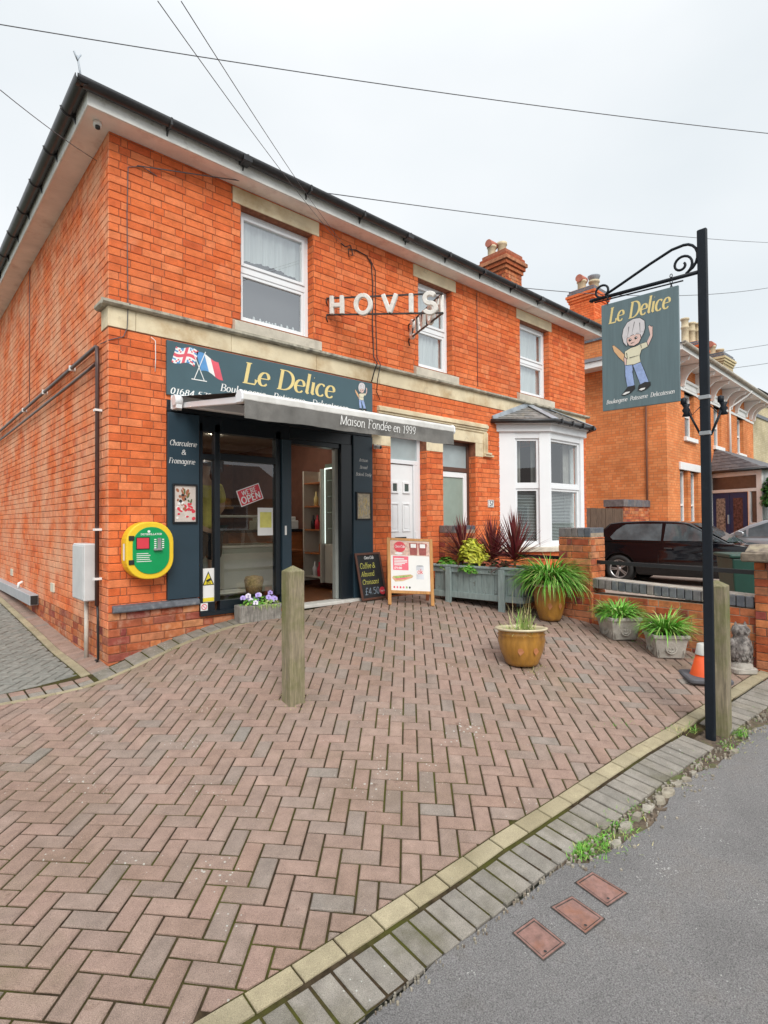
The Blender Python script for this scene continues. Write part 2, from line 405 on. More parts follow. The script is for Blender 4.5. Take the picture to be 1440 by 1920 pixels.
# ================================================================== ground
def moss_mat():
    return mat('joint_sand_and_moss', (.052,.037,.022), rough=.97, var=.3, scale=26, bump=.8, spec=.1, stain=((.075,.078,.016), 2.6, .44, .62, .9))
m_joint = moss_mat()
m_asph = mat('pavement_asphalt', (.215,.207,.203), rough=.92, var=.10, scale=2.2, bump=1, bscale=210, spec=.2, speck=(190, .42), stain=[((.175,.14,.11), 2.2, .52, .76, .5), ((.12,.115,.11), 1.1, .56, .66, .5)], spots=((.40,.39,.37), 55, .36))
m_soil = mat('soil', (.11,.08,.055), rough=.95, var=.4, scale=24, bump=1, bscale=90, stain=((.12,.15,.04), 5, .5, .62, .8))
PV = [(.335,.235,.19), (.36,.245,.20), (.31,.23,.19), (.345,.24,.195), (.375,.265,.215), (.295,.24,.205), (.34,.228,.18), (.32,.235,.195), (.35,.255,.21), (.325,.222,.175), (.28,.25,.22)]
m_pav = mat('pink_block_paver', island=PV, rough=.92, var=.10, scale=11, bump=.9, bscale=200, spec=.15, speck=(330, .30),
            stain=[((.19,.135,.09), 1.3, .50, .76, .55), ((.13,.075,.055), 5.5, .64, .72, .6), ((.17,.17,.08), .8, .56, .72, .35)], spots=((.50,.48,.43), 30, .25))
m_pavg = mat('grey_block_paver', island=[(.28,.255,.22),(.32,.29,.25),(.255,.235,.205),(.34,.31,.27)], rough=.92, var=.12, scale=13, bump=.9, bscale=200, spec=.15, speck=(330, .28),
             stain=((.12,.11,.06), 2.6, .50, .7, .6), spots=((.5,.5,.45), 34, .26))
m_pavy = mat('buff_block_paver', island=[(.37,.315,.205),(.42,.36,.24),(.34,.295,.20),(.40,.34,.22)], rough=.92, var=.10, scale=12, bump=.8, bscale=200, spec=.15, speck=(330, .25),
             stain=((.17,.145,.085), 3.0, .50, .7, .6), spots=((.55,.52,.44), 34, .24))
m_pava = mat('alley_paver', island=[(.19,.19,.17),(.23,.225,.20),(.205,.205,.185)], rough=.9, var=.14, scale=18, bump=.5, spec=.2)
def ynoise(x, s=1.0):
    return s * (.035 * math.sin(x * 2.3 + 1) + .02 * math.sin(x * 7.1) + .010 * math.sin(x * 17.3) + .006 * math.sin(x * 41))
# base terrain, one sheet to the horizon
xs = [-300, -120, -60, -30, -15] + list(np.arange(-8, 20.1, .7)) + [26, 40, 70, 140, 400]
ys = [-300, -120, -60, -30, -16] + list(np.arange(-8, 13, .7)) + [18, 30, 60, 120, 400]
struct(sheet(xs, ys, -.09).build('ground', mat('distant_ground', (.16,.17,.13), rough=.95, var=.2, scale=1)))
# pavement with a ragged edge
YL = [(-8,-3.80),(-.64,-3.822),(.174,-3.84),(.783,-3.863),(1.348,-3.911),(1.93,-3.942),(2.53,-3.965),(3.25,-3.99),(4.0,-4.08),(4.9,-4.16),(8,-4.3),(30,-5)]
def yl(x):
    for a, b in zip(YL, YL[1:]):
        if x <= b[0]: return a[1] + (b[1] - a[1]) * (x - a[0]) / (b[0] - a[0])
    return YL[-1][1]
def ragged(x):
    g = -.345 + ynoise(x, .35)
    if x > .95: g -= min(1, (x - .95) / .08) * .09 * (1 - min(1, max(0, (x - 1.25) / .9)) * .35)
    if x > 2.5: g -= .06 * math.exp(-((x - 2.95) / .35) ** 2)
    return yl(x) + g + (ynoise(x * 2.7, .5) if x > .9 else 0)
xa = list(np.arange(-8, 6.4, .04)) + list(np.arange(6.5, 40, .8)); m = MB(); rows = 13
for x in xa:
    top = ragged(x)
    for j in range(rows):
        y = -7.2 + (top + 7.2) * (j / (rows - 1)) ** .8
        edge = -.006 if j == rows - 1 else 0
        m.v.append((x, y, gz(x, y) + edge - .004))
for i in range(len(xa) - 1):
    for j in range(rows - 1):
        m.f.append((i * rows + j, (i + 1) * rows + j, (i + 1) * rows + j + 1, i * rows + j + 1)); m.m.append(0); m.sm.append(True)
struct(m.build('pavement', m_asph))
m = MB()
for i in range(60):
    x = -14 + i * .9
    m.box((x + .004, -7.36, gz(x, -7.2) - .2), (x + .896, -7.2, gz(x, -7.2) + .004))
struct(m.build('kerb', mat('kerb_concrete', (.34,.33,.31), rough=.9, var=.1, bump=.4), bev=.012))
struct(sheet([-300, -60, -20] + list(range(-8, 30, 2)) + [60, 300], [-13.2, -11, -9, -7.36], -.085, None).build('road', mat('road_asphalt', (.09,.09,.092), rough=.9, var=.12, scale=3, bump=.8, bscale=200)))
struct(sheet([-300, -60, -20] + list(range(-8, 30, 2)) + [60, 300], [-15.5, -13.2], 0.02).build('far_pavement', m_asph))
# soil and moss strip that the paving lies in
xs = list(np.arange(-8, 5.0, .1)); ys = list(np.arange(-4.16, .13, .1))
rs = random.Random(3); bump_ = lambda X, Y: .004 * np.sin(X * 31 + 3 * np.sin(Y * 17)) + .003 * np.sin(Y * 43 + X * 11)
struct(sheet(xs, ys, -.0095, lambda X, Y: bump_(X, Y) * .25).build('paving_bed', m_joint))
m = MB(); xs = list(np.arange(.85, 5.6, .05)); o = 0
for x in xs:
    for j in range(8):
        y = yl(x) - .12 - j * .065
        m.v.append((x, y, gz(x, y) - .016 + .010 * math.sin(x * 23 + j) * math.sin(x * 9 + j * 2.1)))
for i in range(len(xs) - 1):
    for j in range(7):
        m.f.append((i * 8 + j, (i + 1) * 8 + j, (i + 1) * 8 + j + 1, i * 8 + j + 1)); m.m.append(0); m.sm.append(True)
struct(m.build('soil_strip', m_soil))

TH, LO, UU = -.7776104, (-.9884062, -2.87490807), .09991456
CT, ST = math.cos(TH), math.sin(TH)
def lat(u, v): return (LO[0] + UU * (u * CT - v * ST), LO[1] + UU * (u * ST + v * CT))
TOP = [(-8,-.14),(-.885,-.236),(-.558,-.305),(-.245,-.385),(.095,-.345),(.368,-.318),(.635,-.275),(1.06,-.25),(1.7,-.24),(2.0,-.13),(2.9,-.06),(4.68,-.02),(5,-.02)]
def seg_for(P, x):
    for a, b in zip(P, P[1:]):
        if x <= b[0]: return a, b
    return P[-2], P[-1]
pav = MB()
for u in range(-70, 70):
    for v in range(-70, 70):
        s_ = (u + v) % 4
        if s_ == 0: q = [(u, v - 1), (u + 2, v - 1), (u + 2, v), (u, v)]
        elif s_ == 3: q = [(u, v - 2), (u + 1, v - 2), (u + 1, v), (u, v)]
        else: continue
        p = [lat(*k) for k in q]; cx = sum(k[0] for k in p) / 4; cy = sum(k[1] for k in p) / 4
        if cx < -6.5 or cx > 4.8 or cy > .1 or cy < -4.3: continue
        if area(p) < 0: p = p[::-1]
        a, b = seg_for(YL, cx); p = clip(p, a, b)
        if len(p) < 3: continue
        a, b = seg_for(TOP, cx); p = clip(p, b, a)
        if len(p) < 3: continue
        p = clip(p, (4.67, -9), (4.67, 9))
        if len(p) < 3: continue
        block(pav, p, joint=.0042, bev=.006)
struct(pav.build('herringbone_paving', m_pav))
def along(P, x0, x1, step, d0, d1, m, skew=0, **k):
    """blocks laid along a polyline, between offsets d0..d1 in y"""
    x = x0
    while x < x1 - .01:
        xe = min(x + step, x1)
        f = lambda t: (lambda a, b: a[1] + (b[1] - a[1]) * (t - a[0]) / (b[0] - a[0]))(*seg_for(P, t))
        block(m, [(x, f(x) + d0), (xe, f(xe) + d0), (xe, f(xe) + d1), (x, f(x) + d1)], **k); x = xe
ed = MB(); along(YL, -.838 - .2 * 28, 6.2, .2008, -.1, 0, ed, joint=.0035, bev=.005, dz=.001)
struct(ed.build('buff_edging', m_pavy))
ed = MB(); x = -6.8; i = 0
while x < 7:
    i += 1
    if 2.78 < x < 3.13: x += .102; continue
    d = -.318 if 1.02 < x < 1.2 else -.331
    wob = rnd.uniform(-.004, .004); dz = -.004 if x < 1.1 else -.001
    sk = .008 if 1.0 < x < 1.3 else 0
    block(ed, [(x, yl(x) + d + wob), (x + .101, yl(x + .1) + d + wob + sk), (x + .101, yl(x + .1) - .112), (x, yl(x) - .112)], joint=.0048, bev=.005, dz=dz, jit=.003)
    x += .1015
struct(ed.build('grey_edging', m_pavg))
# curb rows by the house wall
ed = MB(); along(TOP, -6.9, 2.0, .2, 0, .055, ed, joint=.002, bev=.004, dz=.001); 
for k in range(40):
    y = -.05 + k * .2; block(ed, [(-.245, y), (-.165, y), (-.165, y + .2), (-.245, y + .2)], joint=.002, bev=.005, dz=.004)
struct(ed.build('cream_edging', m_pavy))
ed = MB(); x = -.16
while x < 2.0:
    a, b = seg_for(TOP, x + .07); f = lambda t: a[1] + (b[1] - a[1]) * (t - a[0]) / (b[0] - a[0]) + .055
    block(ed, [(x, f(x)), (x + .15, f(x + .15)), (x + .15, 0.03 if x > 0 else -.05), (x, .03 if x > 0 else -.05)], joint=.004, bev=.006); x += .152
x = -6
while x < -.2:
    f = lambda t: (lambda a, b: a[1] + (b[1] - a[1]) * (t - a[0]) / (b[0] - a[0]) + .055)(*seg_for(TOP, t))
    block(ed, [(x, f(x)), (x + .12, f(x + .12)), (x + .12, f(x + .12) + .12), (x, f(x) + .12)], joint=.005, bev=.006); x += .121
struct(ed.build('grey_setts', m_pavg))
ed = MB(); x = -6
while x < -.25:
    f = lambda t: (lambda a, b: a[1] + (b[1] - a[1]) * (t - a[0]) / (b[0] - a[0]) + .177)(*seg_for(TOP, t))
    block(ed, [(x, f(x)), (x + .12, f(x + .12)), (x + .12, f(x + .12) + .12), (x, f(x) + .12)], joint=.005, bev=.006); x += .121
for k in range(60):
    y = -.06 + k * .11; block(ed, [(-.163, y), (.0, y), (.0, y + .11), (-.163, y + .11)], joint=.0015, bev=.003, dz=-.002)
struct(ed.build('pink_setts', m_pav))
al = MB()
for u in range(-80, 90):
    for v in range(-80, 90):
        s_ = (u + v) % 4
        if s_ == 0: q = [(u, v - 1), (u + 2, v - 1), (u + 2, v), (u, v)]
        elif s_ == 3: q = [(u, v - 2), (u + 1, v - 2), (u + 1, v), (u, v)]
        else: continue
        p = [(-.5 + .0999 * (a * .7071 - b * .7071), 3 + .0999 * (a * .7071 + b * .7071)) for a, b in q]
        cx = sum(k[0] for k in p) / 4; cy = sum(k[1] for k in p) / 4
        if cx < -2.6 or cx > -.2 or cy < -.1 or cy > 8: continue
        p = clip(p, (-.247, -9), (-.247, 9))
        if len(p) >= 3: p = clip(p, (-9, .075), (9, .03))
        if len(p) >= 3: block(al, p, joint=.0045, bev=.006)
struct(al.build('alley_paving', m_pava))
struct(sheet(list(np.arange(-9, .05, .3)), list(np.arange(-.12, 9, .3)), -.011).build('alley_bed', m_joint))
struct(sheet(list(np.arange(4.75, 22, .4)), list(np.arange(-4.5, 9, .4)), -.01).build('driveway', mat('driveway_concrete', (.30,.24,.20), rough=.95, var=.15, scale=4, bump=.6, bscale=120)))

# ================================================================== brickwork
def bricks(m, O, U, W, w, z0, z1, holes=(), course=.0785, L=.222, H=.110, joint=.0065, t=.007, mi=0, seed=1, z_off=0, chip=.003):
    """real bricks with worn arrises standing t proud of the mortar plane; U along, W outward"""
    rr = random.Random(seed); O, U, W = Vector(O), Vector(U), Vector(W)
    row = 0; z = z0
    while z < z1 - .012:
        zt = min(z + course - joint, z1)
        r_ = row + z_off
        x = 0 if r_ % 2 == 0 else -L * .5 - .02
        seq = ([H, .06, L, H, L, L, H, L] if r_ % 2 == 0 else [L, H, L, L, H, L, L, H]); k = (r_ * 3) % 8 if r_ % 2 else 0
        while x < w:
            l = seq[k % 8] if not (k >= 8 and seq[k % 8] == .06) else L
            k += 1
            rects = [(max(x, 0), min(x + l - joint, w), z, zt)]
            for h in holes:
                nr = []
                for (a, b, c, d) in rects:
                    if b <= h[0] or a >= h[1] or d <= h[2] or c >= h[3]: nr.append((a, b, c, d)); continue
                    if a < h[0]: nr.append((a, h[0], c, d))
                    if b > h[1]: nr.append((h[1], b, c, d))
                    a2, b2 = max(a, h[0]), min(b, h[1])
                    if c < h[2]: nr.append((a2, b2, c, h[2]))
                    if d > h[3]: nr.append((a2, b2, h[3], d))
                rects = nr
            x += l
            for (a, b, c, d) in rects:
                if b - a < .012 or d - c < .012: continue
                j = lambda s=chip: rr.uniform(-s, s) * .5
                tt = t + rr.uniform(-.0025, .0018); e = .004
                P = lambda u_, z_, o_: tuple(O + U * u_ + W * o_ + Vector((0, 0, z_)))
                ft = [P(a + e + j(), c + e + j(), tt), P(b - e + j(), c + e + j(), tt), P(b - e + j(), d - e + j(), tt), P(a + e + j(), d - e + j(), tt)]
                md = [P(a, c, tt - e), P(b, c, tt - e), P(b, d, tt - e), P(a, d, tt - e)]
                bk = [P(a, c, -.002), P(b, c, -.002), P(b, d, -.002), P(a, d, -.002)]
                fs = [(0, 1, 2, 3)] + [(i, (i + 1) % 4, 4 + (i + 1) % 4, 4 + i) for i in range(4)] + [(4 + i, 4 + (i + 1) % 4, 8 + (i + 1) % 4, 8 + i) for i in range(4)]
                m.add(ft + md + bk, fs, mi)
        z += course; row += 1
def plane_holes(m, O, U, w, z0, z1, holes, mi=0):
    """flat wall face with rectangular openings"""
    O, U = Vector(O), Vector(U)
    us = sorted({0, w, *[min(max(h[0], 0), w) for h in holes], *[min(max(h[1], 0), w) for h in holes]})
    zs = sorted({z0, z1, *[min(max(h[2], z0), z1) for h in holes], *[min(max(h[3], z0), z1) for h in holes]})
    for a, b in zip(us, us[1:]):
        for c, d in zip(zs, zs[1:]):
            uc, zc = (a + b) / 2, (c + d) / 2
            if any(h[0] < uc < h[1] and h[2] < zc < h[3] for h in holes): continue
            P = lambda u_, z_: tuple(O + U * u_ + Vector((0, 0, z_)))
            m.quad(P(a, c), P(b, c), P(b, d), P(a, d), mi)

house = thing('shop_building', 'two storey orange brick building with the dark blue shopfront and slate roofed bay', 'building', (0, 0, 0))
BW, ZS = 9.15, 5.145
# (u0,u1,z0,z1)
WIN = [(1.39, 2.38), (4.25, 5.01), (6.84, 7.80)]
FH = [(a, b, 3.64, 4.95) for a, b in WIN]
LH = [(a - .1, b + .09, 4.95, 5.13) for a, b in WIN]          # lintels
SH = [(a - .105, b + .085, 3.485, 3.64) for a, b in WIN]      # sills
SHOPS = [(.55, .895, .566, 2.5), (.895, 2.02, .362, 2.5), (2.02, 2.985, .2, 2.5), (2.985, 3.325, .335, 2.5)]
D1, D2 = (3.675, 4.40, .32, 2.62), (4.764, 5.555, .30, 2.62)
STN = (3.44, 5.76, 2.62, 2.94)
BAY = (6.2, 8.55, -.4, 3.0)
JAMB = [(3.325, 3.675, 2.40, 2.62), (4.40, 4.764, 2.40, 2.62), (5.555, 5.75, 2.40, 2.62)]
band = (0, BW, 3.245, 3.485)
wall = MB()
H_all = FH + LH + SH + SHOPS + [D1, D2, STN, BAY, band] + JAMB
plane_holes(wall, (0, 0, 0), (1, 0, 0), BW, -.5, ZS, FH + SHOPS + [D1, D2, (6.25, 8.5, .45, 2.9)], 1)
bricks(wall, (0, 0, 0), (1, 0, 0), (0, -1, 0), BW, .496, ZS - .002, H_all, seed=5)
bricks(wall, (0, 0, 0), (1, 0, 0), (0, -1, 0), BW, -.21, .496, H_all, seed=8, mi=2, t=.008, joint=.009, chip=.008)
# left side wall
LW = 11.0
plane_holes(wall, (0, LW, 0), (0, -1, 0), LW, -.5, ZS, [], 1)
bricks(wall, (0, 0, 0), (0, 1, 0), (-1, 0, 0), LW, .34, ZS - .002, [(0, .21, 3.245, 3.485)], seed=9, mi=3, z_off=1, t=.008)
bricks(wall, (0, 0, 0), (0, 1, 0), (-1, 0, 0), LW, -.13, .34, [], seed=19, mi=2, z_off=1, joint=.009, chip=.008)
# right side wall and back
wall.quad((BW, 0, -.5), (BW, LW, -.5), (BW, LW, ZS), (BW, 0, ZS), 4)
wall.quad((0, LW, -.5), (BW, LW, -.5), (BW, LW, ZS), (0, LW, ZS), 4)
# brick reveals of the openings
for (a, b, c, d) in FH + [D1, D2]:
    dpt = .14 if c > 3 else .2
    for xx in (a, b):
        bricks(wall, (xx, 0, 0), (0, 1, 0), (1 if xx == a else -1, 0, 0), dpt, c if c > 3 else .33, d - (.22 if c < 3 else 0), seed=int(xx * 10), t=.004)
        wall.quad((xx, 0, c), (xx, dpt, c), (xx, dpt, d), (xx, 0, d), 1)
    wall.quad((a, 0, d), (b, 0, d), (b, dpt, d), (a, dpt, d), 1)
wall.build('wall', [m_brick, m_mortar, m_brickdirty, m_brickpale, m_rear], house)
# string course
s = MB(); x = -.012; rr = random.Random(2)
for wdt in (.26, 1.02, 1.15, 1.05, .95, 1.1, 1.0, .9, 1.05, .68):
    s.box((x, -.013, 3.249), (min(x + wdt, BW + .005) - .004, .05, 3.445)); x += wdt
s.box((-.012, .052, 3.249), (.05, .21, 3.445))
s.build('string_course', m_stone, house, bev=.003)
s = MB(); pr = [(0, 3.446), (-.05, 3.446), (-.072, 3.462), (-.072, 3.488), (-.04, 3.500), (0, 3.512)]
s.prism([(y, z) for y, z in pr], (-.07, 0, 0), (0, 1, 0), (0, 0, 1), (1, 0, 0), BW + .14)
s.prism([(y, z) for y, z in pr], (0, 0.0, 0), (1, 0, 0), (0, 0, 1), (0, 1, 0), .23)
s.build('ledge', m_stoned, house)
# windows
def sash_window(a, b, i):
    f = MB(); y = .115; t = .055; yb = y + .06; z0, z1, zm = 3.64, 4.95, 4.285
    f.box((a, y, z0), (a + t, yb, z1)); f.box((b - t, y, z0), (b, yb, z1)); f.box((a + t, y, z1 - t), (b - t, yb, z1)); f.box((a + t, y, z0), (b - t, yb, z0 + t))
    f.box((a + t, y + .003, zm - .045), (b - t, yb, zm + .03))
    for (c, d, yy) in ((z0 + t, zm - .045, y + .012), (zm + .03, z1 - t, y - .012)):   # sash rails
        q = .038; A, B = a + t, b - t
        f.box((A, yy, c), (A + q, yb - .01, d)); f.box((B - q, yy, c), (B, yb - .01, d)); f.box((A + q, yy, c), (B - q, yb - .01, c + q)); f.box((A + q, yy, d - q), (B - q, yb - .01, d))
    fo = f.build('window', m_upvc, house, bev=.004)
    p = MB(); p.quad((a + .06, y + .035, z0 + .06), (b - .06, y + .035, z0 + .06), (b - .06, y + .035, zm - .04), (a + .06, y + .035, zm - .04))
    p.quad((a + .06, y + .02, zm + .03), (b - .06, y + .02, zm + .03), (b - .06, y + .02, z1 - .06), (a + .06, y + .02, z1 - .06))
    p.build('pane', m_glassu, fo)
    s = MB(); s.prism([(-.065, 3.489), (-.065, 3.60), (0.0, 3.625), (.115, 3.638), (.115, 3.489)], (a - .105, 0, 0), (0, 1, 0), (0, 0, 1), (1, 0, 0), b - a + .19)
    s.build('sill', m_stones, fo, bev=.004)
    s = MB(); s.box((a - .1, -.011, 4.952), (b + .09, .12, 5.13)); s.build('lintel', m_stone, fo, bev=.004)
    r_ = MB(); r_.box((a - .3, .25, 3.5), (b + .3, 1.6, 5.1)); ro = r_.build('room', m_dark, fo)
    # drapes as pleated strips
    c = MB(); n = 40
    def drape(x0, x1, zt, zb, yy, amp=.012, sag=0):
        o_ = len(c.v)
        for k in range(n + 1):
            x_ = x0 + (x1 - x0) * k / n; dy = amp * math.sin(k * 1.3 + 2 * math.sin(k * .31)) + amp * .5 * math.sin(k * 3.3)
            zb_ = zb + sag * math.sin(math.pi * k / n)
            c.v += [(x_, yy + dy, zt), (x_, yy + dy * 1.5, zb_)]
        for k in range(n): c.f.append((o_ + 2 * k, o_ + 2 * k + 2, o_ + 2 * k + 3, o_ + 2 * k + 1)); c.m.append(0); c.sm.append(True)
    if i == 0: drape(a, b, 4.93, 4.40, .21, sag=.06)
    elif i == 1: drape(a, b, 4.93, 3.66, .21, .016)
    else: drape(a, b, 4.93, 3.66, .21, .010)
    c.build('curtain', m_curtain, fo)
    return fo
wins = [sash_window(a, b, i) for i, (a, b) in enumerate(WIN)]
# little white figures on the sill of the first window
s = MB(); rr = random.Random(4)
for k in range(16):
    x = 1.62 + k * .042; h = .05 + .05 * abs(math.sin(k * 1.7)); s.lathe([(.0, h), (.012, h * .9), (.02, h * .5), (.012, 0)], 6, (x, .20, 3.70))
tag(s.build('ornament', m_curtain), 'row of small white ornaments on the sill inside the largest upstairs window', 'ornaments', kind=None)
# eaves
s = MB(); OV = .235
s.quad((-OV, -OV, ZS), (BW + OV, -OV, ZS), (BW + OV, .0, ZS), (-OV, .0, ZS)); s.quad((-OV, 0, ZS), (0, 0, ZS), (0, LW, ZS), (-OV, LW, ZS)); s.quad((BW, 0, ZS), (BW + OV, 0, ZS), (BW + OV, LW, ZS), (BW, LW, ZS))
s.build('soffit', m_soffit, house)
s = MB(); s.box((-OV - .02, -OV - .02, ZS - .012), (BW + OV + .02, -OV, ZS + .15)); s.box((-OV - .02, -OV, ZS - .012), (-OV, LW, ZS + .15)); s.box((BW + OV, -OV, ZS - .012), (BW + OV + .02, LW, ZS + .15))
s.build('fascia_board', m_fascia, house, bev=.003)
def halfround(m, p, q, r_=.062, n=9, side=None):
    p, q = Vector(p), Vector(q); d = (q - p).normalized(); x = Vector((0, 0, 1)).cross(d); o_ = len(m.v)
    for P in (p, q):
        for rr_ in (r_, r_ - .005):
            for k in range(n + 1):
                t_ = math.pi + math.pi * k / n; m.v.append(tuple(P + x * math.cos(t_) * rr_ + Vector((0, 0, 1)) * math.sin(t_) * rr_ * 1.05))
    N_ = 2 * (n + 1)
    for k in range(n):
        m.f.append((o_ + k, o_ + k + 1, o_ + N_ + k + 1, o_ + N_ + k)); m.m.append(0); m.sm.append(True)
        m.f.append((o_ + n + 1 + k, o_ + N_ + n + 1 + k, o_ + N_ + n + 2 + k, o_ + n + 2 + k)); m.m.append(0); m.sm.append(True)
    m.f.append((o_, o_ + n + 1, o_ + N_ + n + 1, o_ + N_)); m.m.append(0); m.sm.append(False)
    m.f.append((o_ + n, o_ + N_ + n, o_ + N_ + 2 * n + 1, o_ + 2 * n + 1)); m.m.append(0); m.sm.append(False)
g = MB(); gy = -OV - .085; GZ = ZS + .145
halfround(g, (-OV - .13, gy, GZ), (BW + OV + .05, gy, GZ)); halfround(g, (gy, LW, GZ), (gy, gy - .05, GZ))
go = g.build('gutter', m_gutter, house)
for k in range(12):
    x = .45 + k * .82; b_ = MB(); b_.box((x, gy - .068, GZ - .072), (x + .022, gy + .07, GZ + .004)); b_.prism([(0, 0), (.035, 0), (0, -.07)], (x + .003, -OV - .022, GZ - .05), (0, -1, 0), (0, 0, 1), (1, 0, 0), .016)
    if k in (1, 4, 8): b_.box((x - .04, gy - .07, GZ - .074), (x + .06, gy + .06, GZ - .004))
    b_.build('gutter_bracket', m_gutter, go, bev=.003)
for k in range(12):
    y = .15 + k * .75; b_ = MB(); b_.tube([(gy + .065 * math.cos(t_), y, GZ + .068 * math.sin(t_)) for t_ in [math.pi + math.pi * q / 8 for q in range(9)]], .010, 5)
    b_.prism([(0, 0), (.035, 0), (0, -.07)], (-OV - .022, y - .008, GZ - .05), (-1, 0, 0), (0, 0, 1), (0, 1, 0), .016); b_.build('gutter_bracket', m_gutter, go)
# roof
def slates(m, A, B, C, D, rows, cols, th=.006):
    """slate courses on the quad A,B (eaves) C,D (ridge: D above A, C above B)"""
    A, B, C, D = map(Vector, (A, B, C, D)); n = (B - A).cross(D - A).normalized()
    if n.z < 0: n = -n
    for r_ in range(rows):
        t0, t1 = r_ / rows, min(1, (r_ + 1.25) / rows)
        for c_ in range(-1, cols + 1):
            off = .5 * (r_ % 2); u0, u1 = max(0, (c_ + off) / cols), min(1, (c_ + off + .985) / cols)
            if u1 <= u0: continue
            P = lambda u_, t_: (A + (B - A) * u_) * (1 - t_) + (D + (C - D) * u_) * t_
            j = rnd.uniform(0, .003)
            a, b, c, d = P(u0, t0) + n * (th * 2 + j), P(u1, t0) + n * (th * 2 + j), P(u1, t1) + n * j, P(u0, t1) + n * j
            a2, b2 = P(u0, t0) + n * j, P(u1, t0) + n * j
            m.add([a, b, c, d, a2, b2], [(0, 1, 2, 3), (4, 5, 1, 0)])
s = MB(); E = OV + .06; zr = 8.1; x0, x1, y0, y1 = -E, BW + E, -E, LW
slates(s, (x0, y0, 5.31), (x1, y0, 5.31), (x1 - 4, y0 + 5, zr), (x0 + 4, y0 + 5, zr), 22, 40)
slates(s, (x0, y1, 5.31), (x0, y0, 5.31), (x0 + 4, y0 + 5, zr), (x0 + 4, y1, zr), 22, 40)
slates(s, (x1, y0, 5.31), (x1, y1, 5.31), (x1 - 4, y1, zr), (x1 - 4, y0 + 5, zr), 14, 26)
s.quad((x0 + 4, y0 + 5, zr), (x1 - 4, y0 + 5, zr), (x1 - 4, y1, zr), (x0 + 4, y1, zr))
s.build('roof', m_slate, house)
def stack(name, parent, cx, cy, w, d, z0, z1, pots, brick=m_brick, flare=True, cap=None, bands=(.62,), world=True):
    """chimney stack with corbelled head; pots: list of (dx,dy,kind)"""
    c = MB(); bh = z1 - .45
    for (ox, oy, ux, uy, wx, wy, ln_) in ((-w/2, -d/2, 1, 0, 0, -1, w), (-w/2, d/2, 0, -1, -1, 0, d), (w/2, -d/2, 0, 1, 1, 0, d), (w/2, d/2, -1, 0, 0, 1, w)):
        bricks(c, (cx + ox, cy + oy, 0), (ux, uy, 0), (wx, wy, 0), ln_, z0, bh, seed=int(cx * 7))
    c.box((cx - w/2 + .002, cy - d/2 + .002, z0), (cx + w/2 - .002, cy + d/2 - .002, z1 - .05), 1)
    for k, o_ in enumerate((.035, .07, .105, .06, .02) if flare else (.03, .05, .03)):
        c.box((cx - w/2 - o_, cy - d/2 - o_, bh + k * .088), (cx + w/2 + o_, cy + d/2 + o_, bh + k * .088 + .076), 0 if not cap or k < 3 else 2)
        c.box((cx - w/2 - o_ + .012, cy - d/2 - o_ + .012, bh + k * .088 + .076), (cx + w/2 + o_ - .012, cy + d/2 + o_ - .012, bh + k * .088 + .088), 1)
    for q in bands:
        zb = z0 + (bh - z0) * q; c.box((cx - w/2 - .03, cy - d/2 - .03, zb), (cx + w/2 + .03, cy + d/2 + .03, zb + .07), 0 if not cap else 2)
    co = c.build(name, [brick, m_mortar, cap or m_brick], parent, bev=.005)
    zt = bh + 5 * .088 - .012 if flare else bh + 3 * .088
    for (dx, dy, kind, h, r_) in pots:
        p = MB()
        if kind == 'tall': prof = [(r_ * 1.05, 0), (r_ * .85, .05), (r_ * .8, h * .6), (r_ * .95, h * .62), (r_ * .95, h * .67), (r_ * .8, h * .7), (r_ * .78, h * .92), (r_ * 1.0, h * .94), (r_ * 1.0, h), (r_ * .7, h), (r_ * .7, h * .6)]
        else: prof = [(r_ * .9, 0), (r_ * .9, h * .8), (r_ * 1.08, h * .84), (r_ * 1.08, h), (r_ * .8, h), (r_ * .8, h * .5)]
        p.lathe(prof, 16, (cx + dx, cy + dy, zt))
        po = p.build('chimney_pot', m_pot, co)
        if kind == 'hood':
            q = MB(); q.tube([(cx + dx - r_ * 1.3, cy + dy, zt + h + r_ * .35), (cx + dx + r_ * 1.3, cy + dy, zt + h + r_ * .35)], r_ * .85, 12); q.build('cowl', m_terra, po)
        if kind == 'cap':
            q = MB(); q.lathe([(r_ * .6, 0), (r_ * .9, .02), (r_ * 1.2, .14), (r_ * 1.25, .16), (r_ * .9, .2), (0, .24)], 14, (cx + dx, cy + dy, zt + h)); q.build('cowl', m_lead, po)
    return co
m_pot = mat('buff_chimney_pot', (.58,.48,.32), rough=.8, var=.12, scale=6, stain=((.3,.25,.2), 5, .5, .7, .4))
m_terra = mat('terracotta_cowl', (.45,.15,.10), rough=.7, var=.12)
stack('chimney', house, 8.78, 1.75, .60, .60, 5.6, 7.33, [(-.20, .14, 'hood', .24, .10), (.02, .02, 'plain', .34, .11)], brick=m_brickwall)
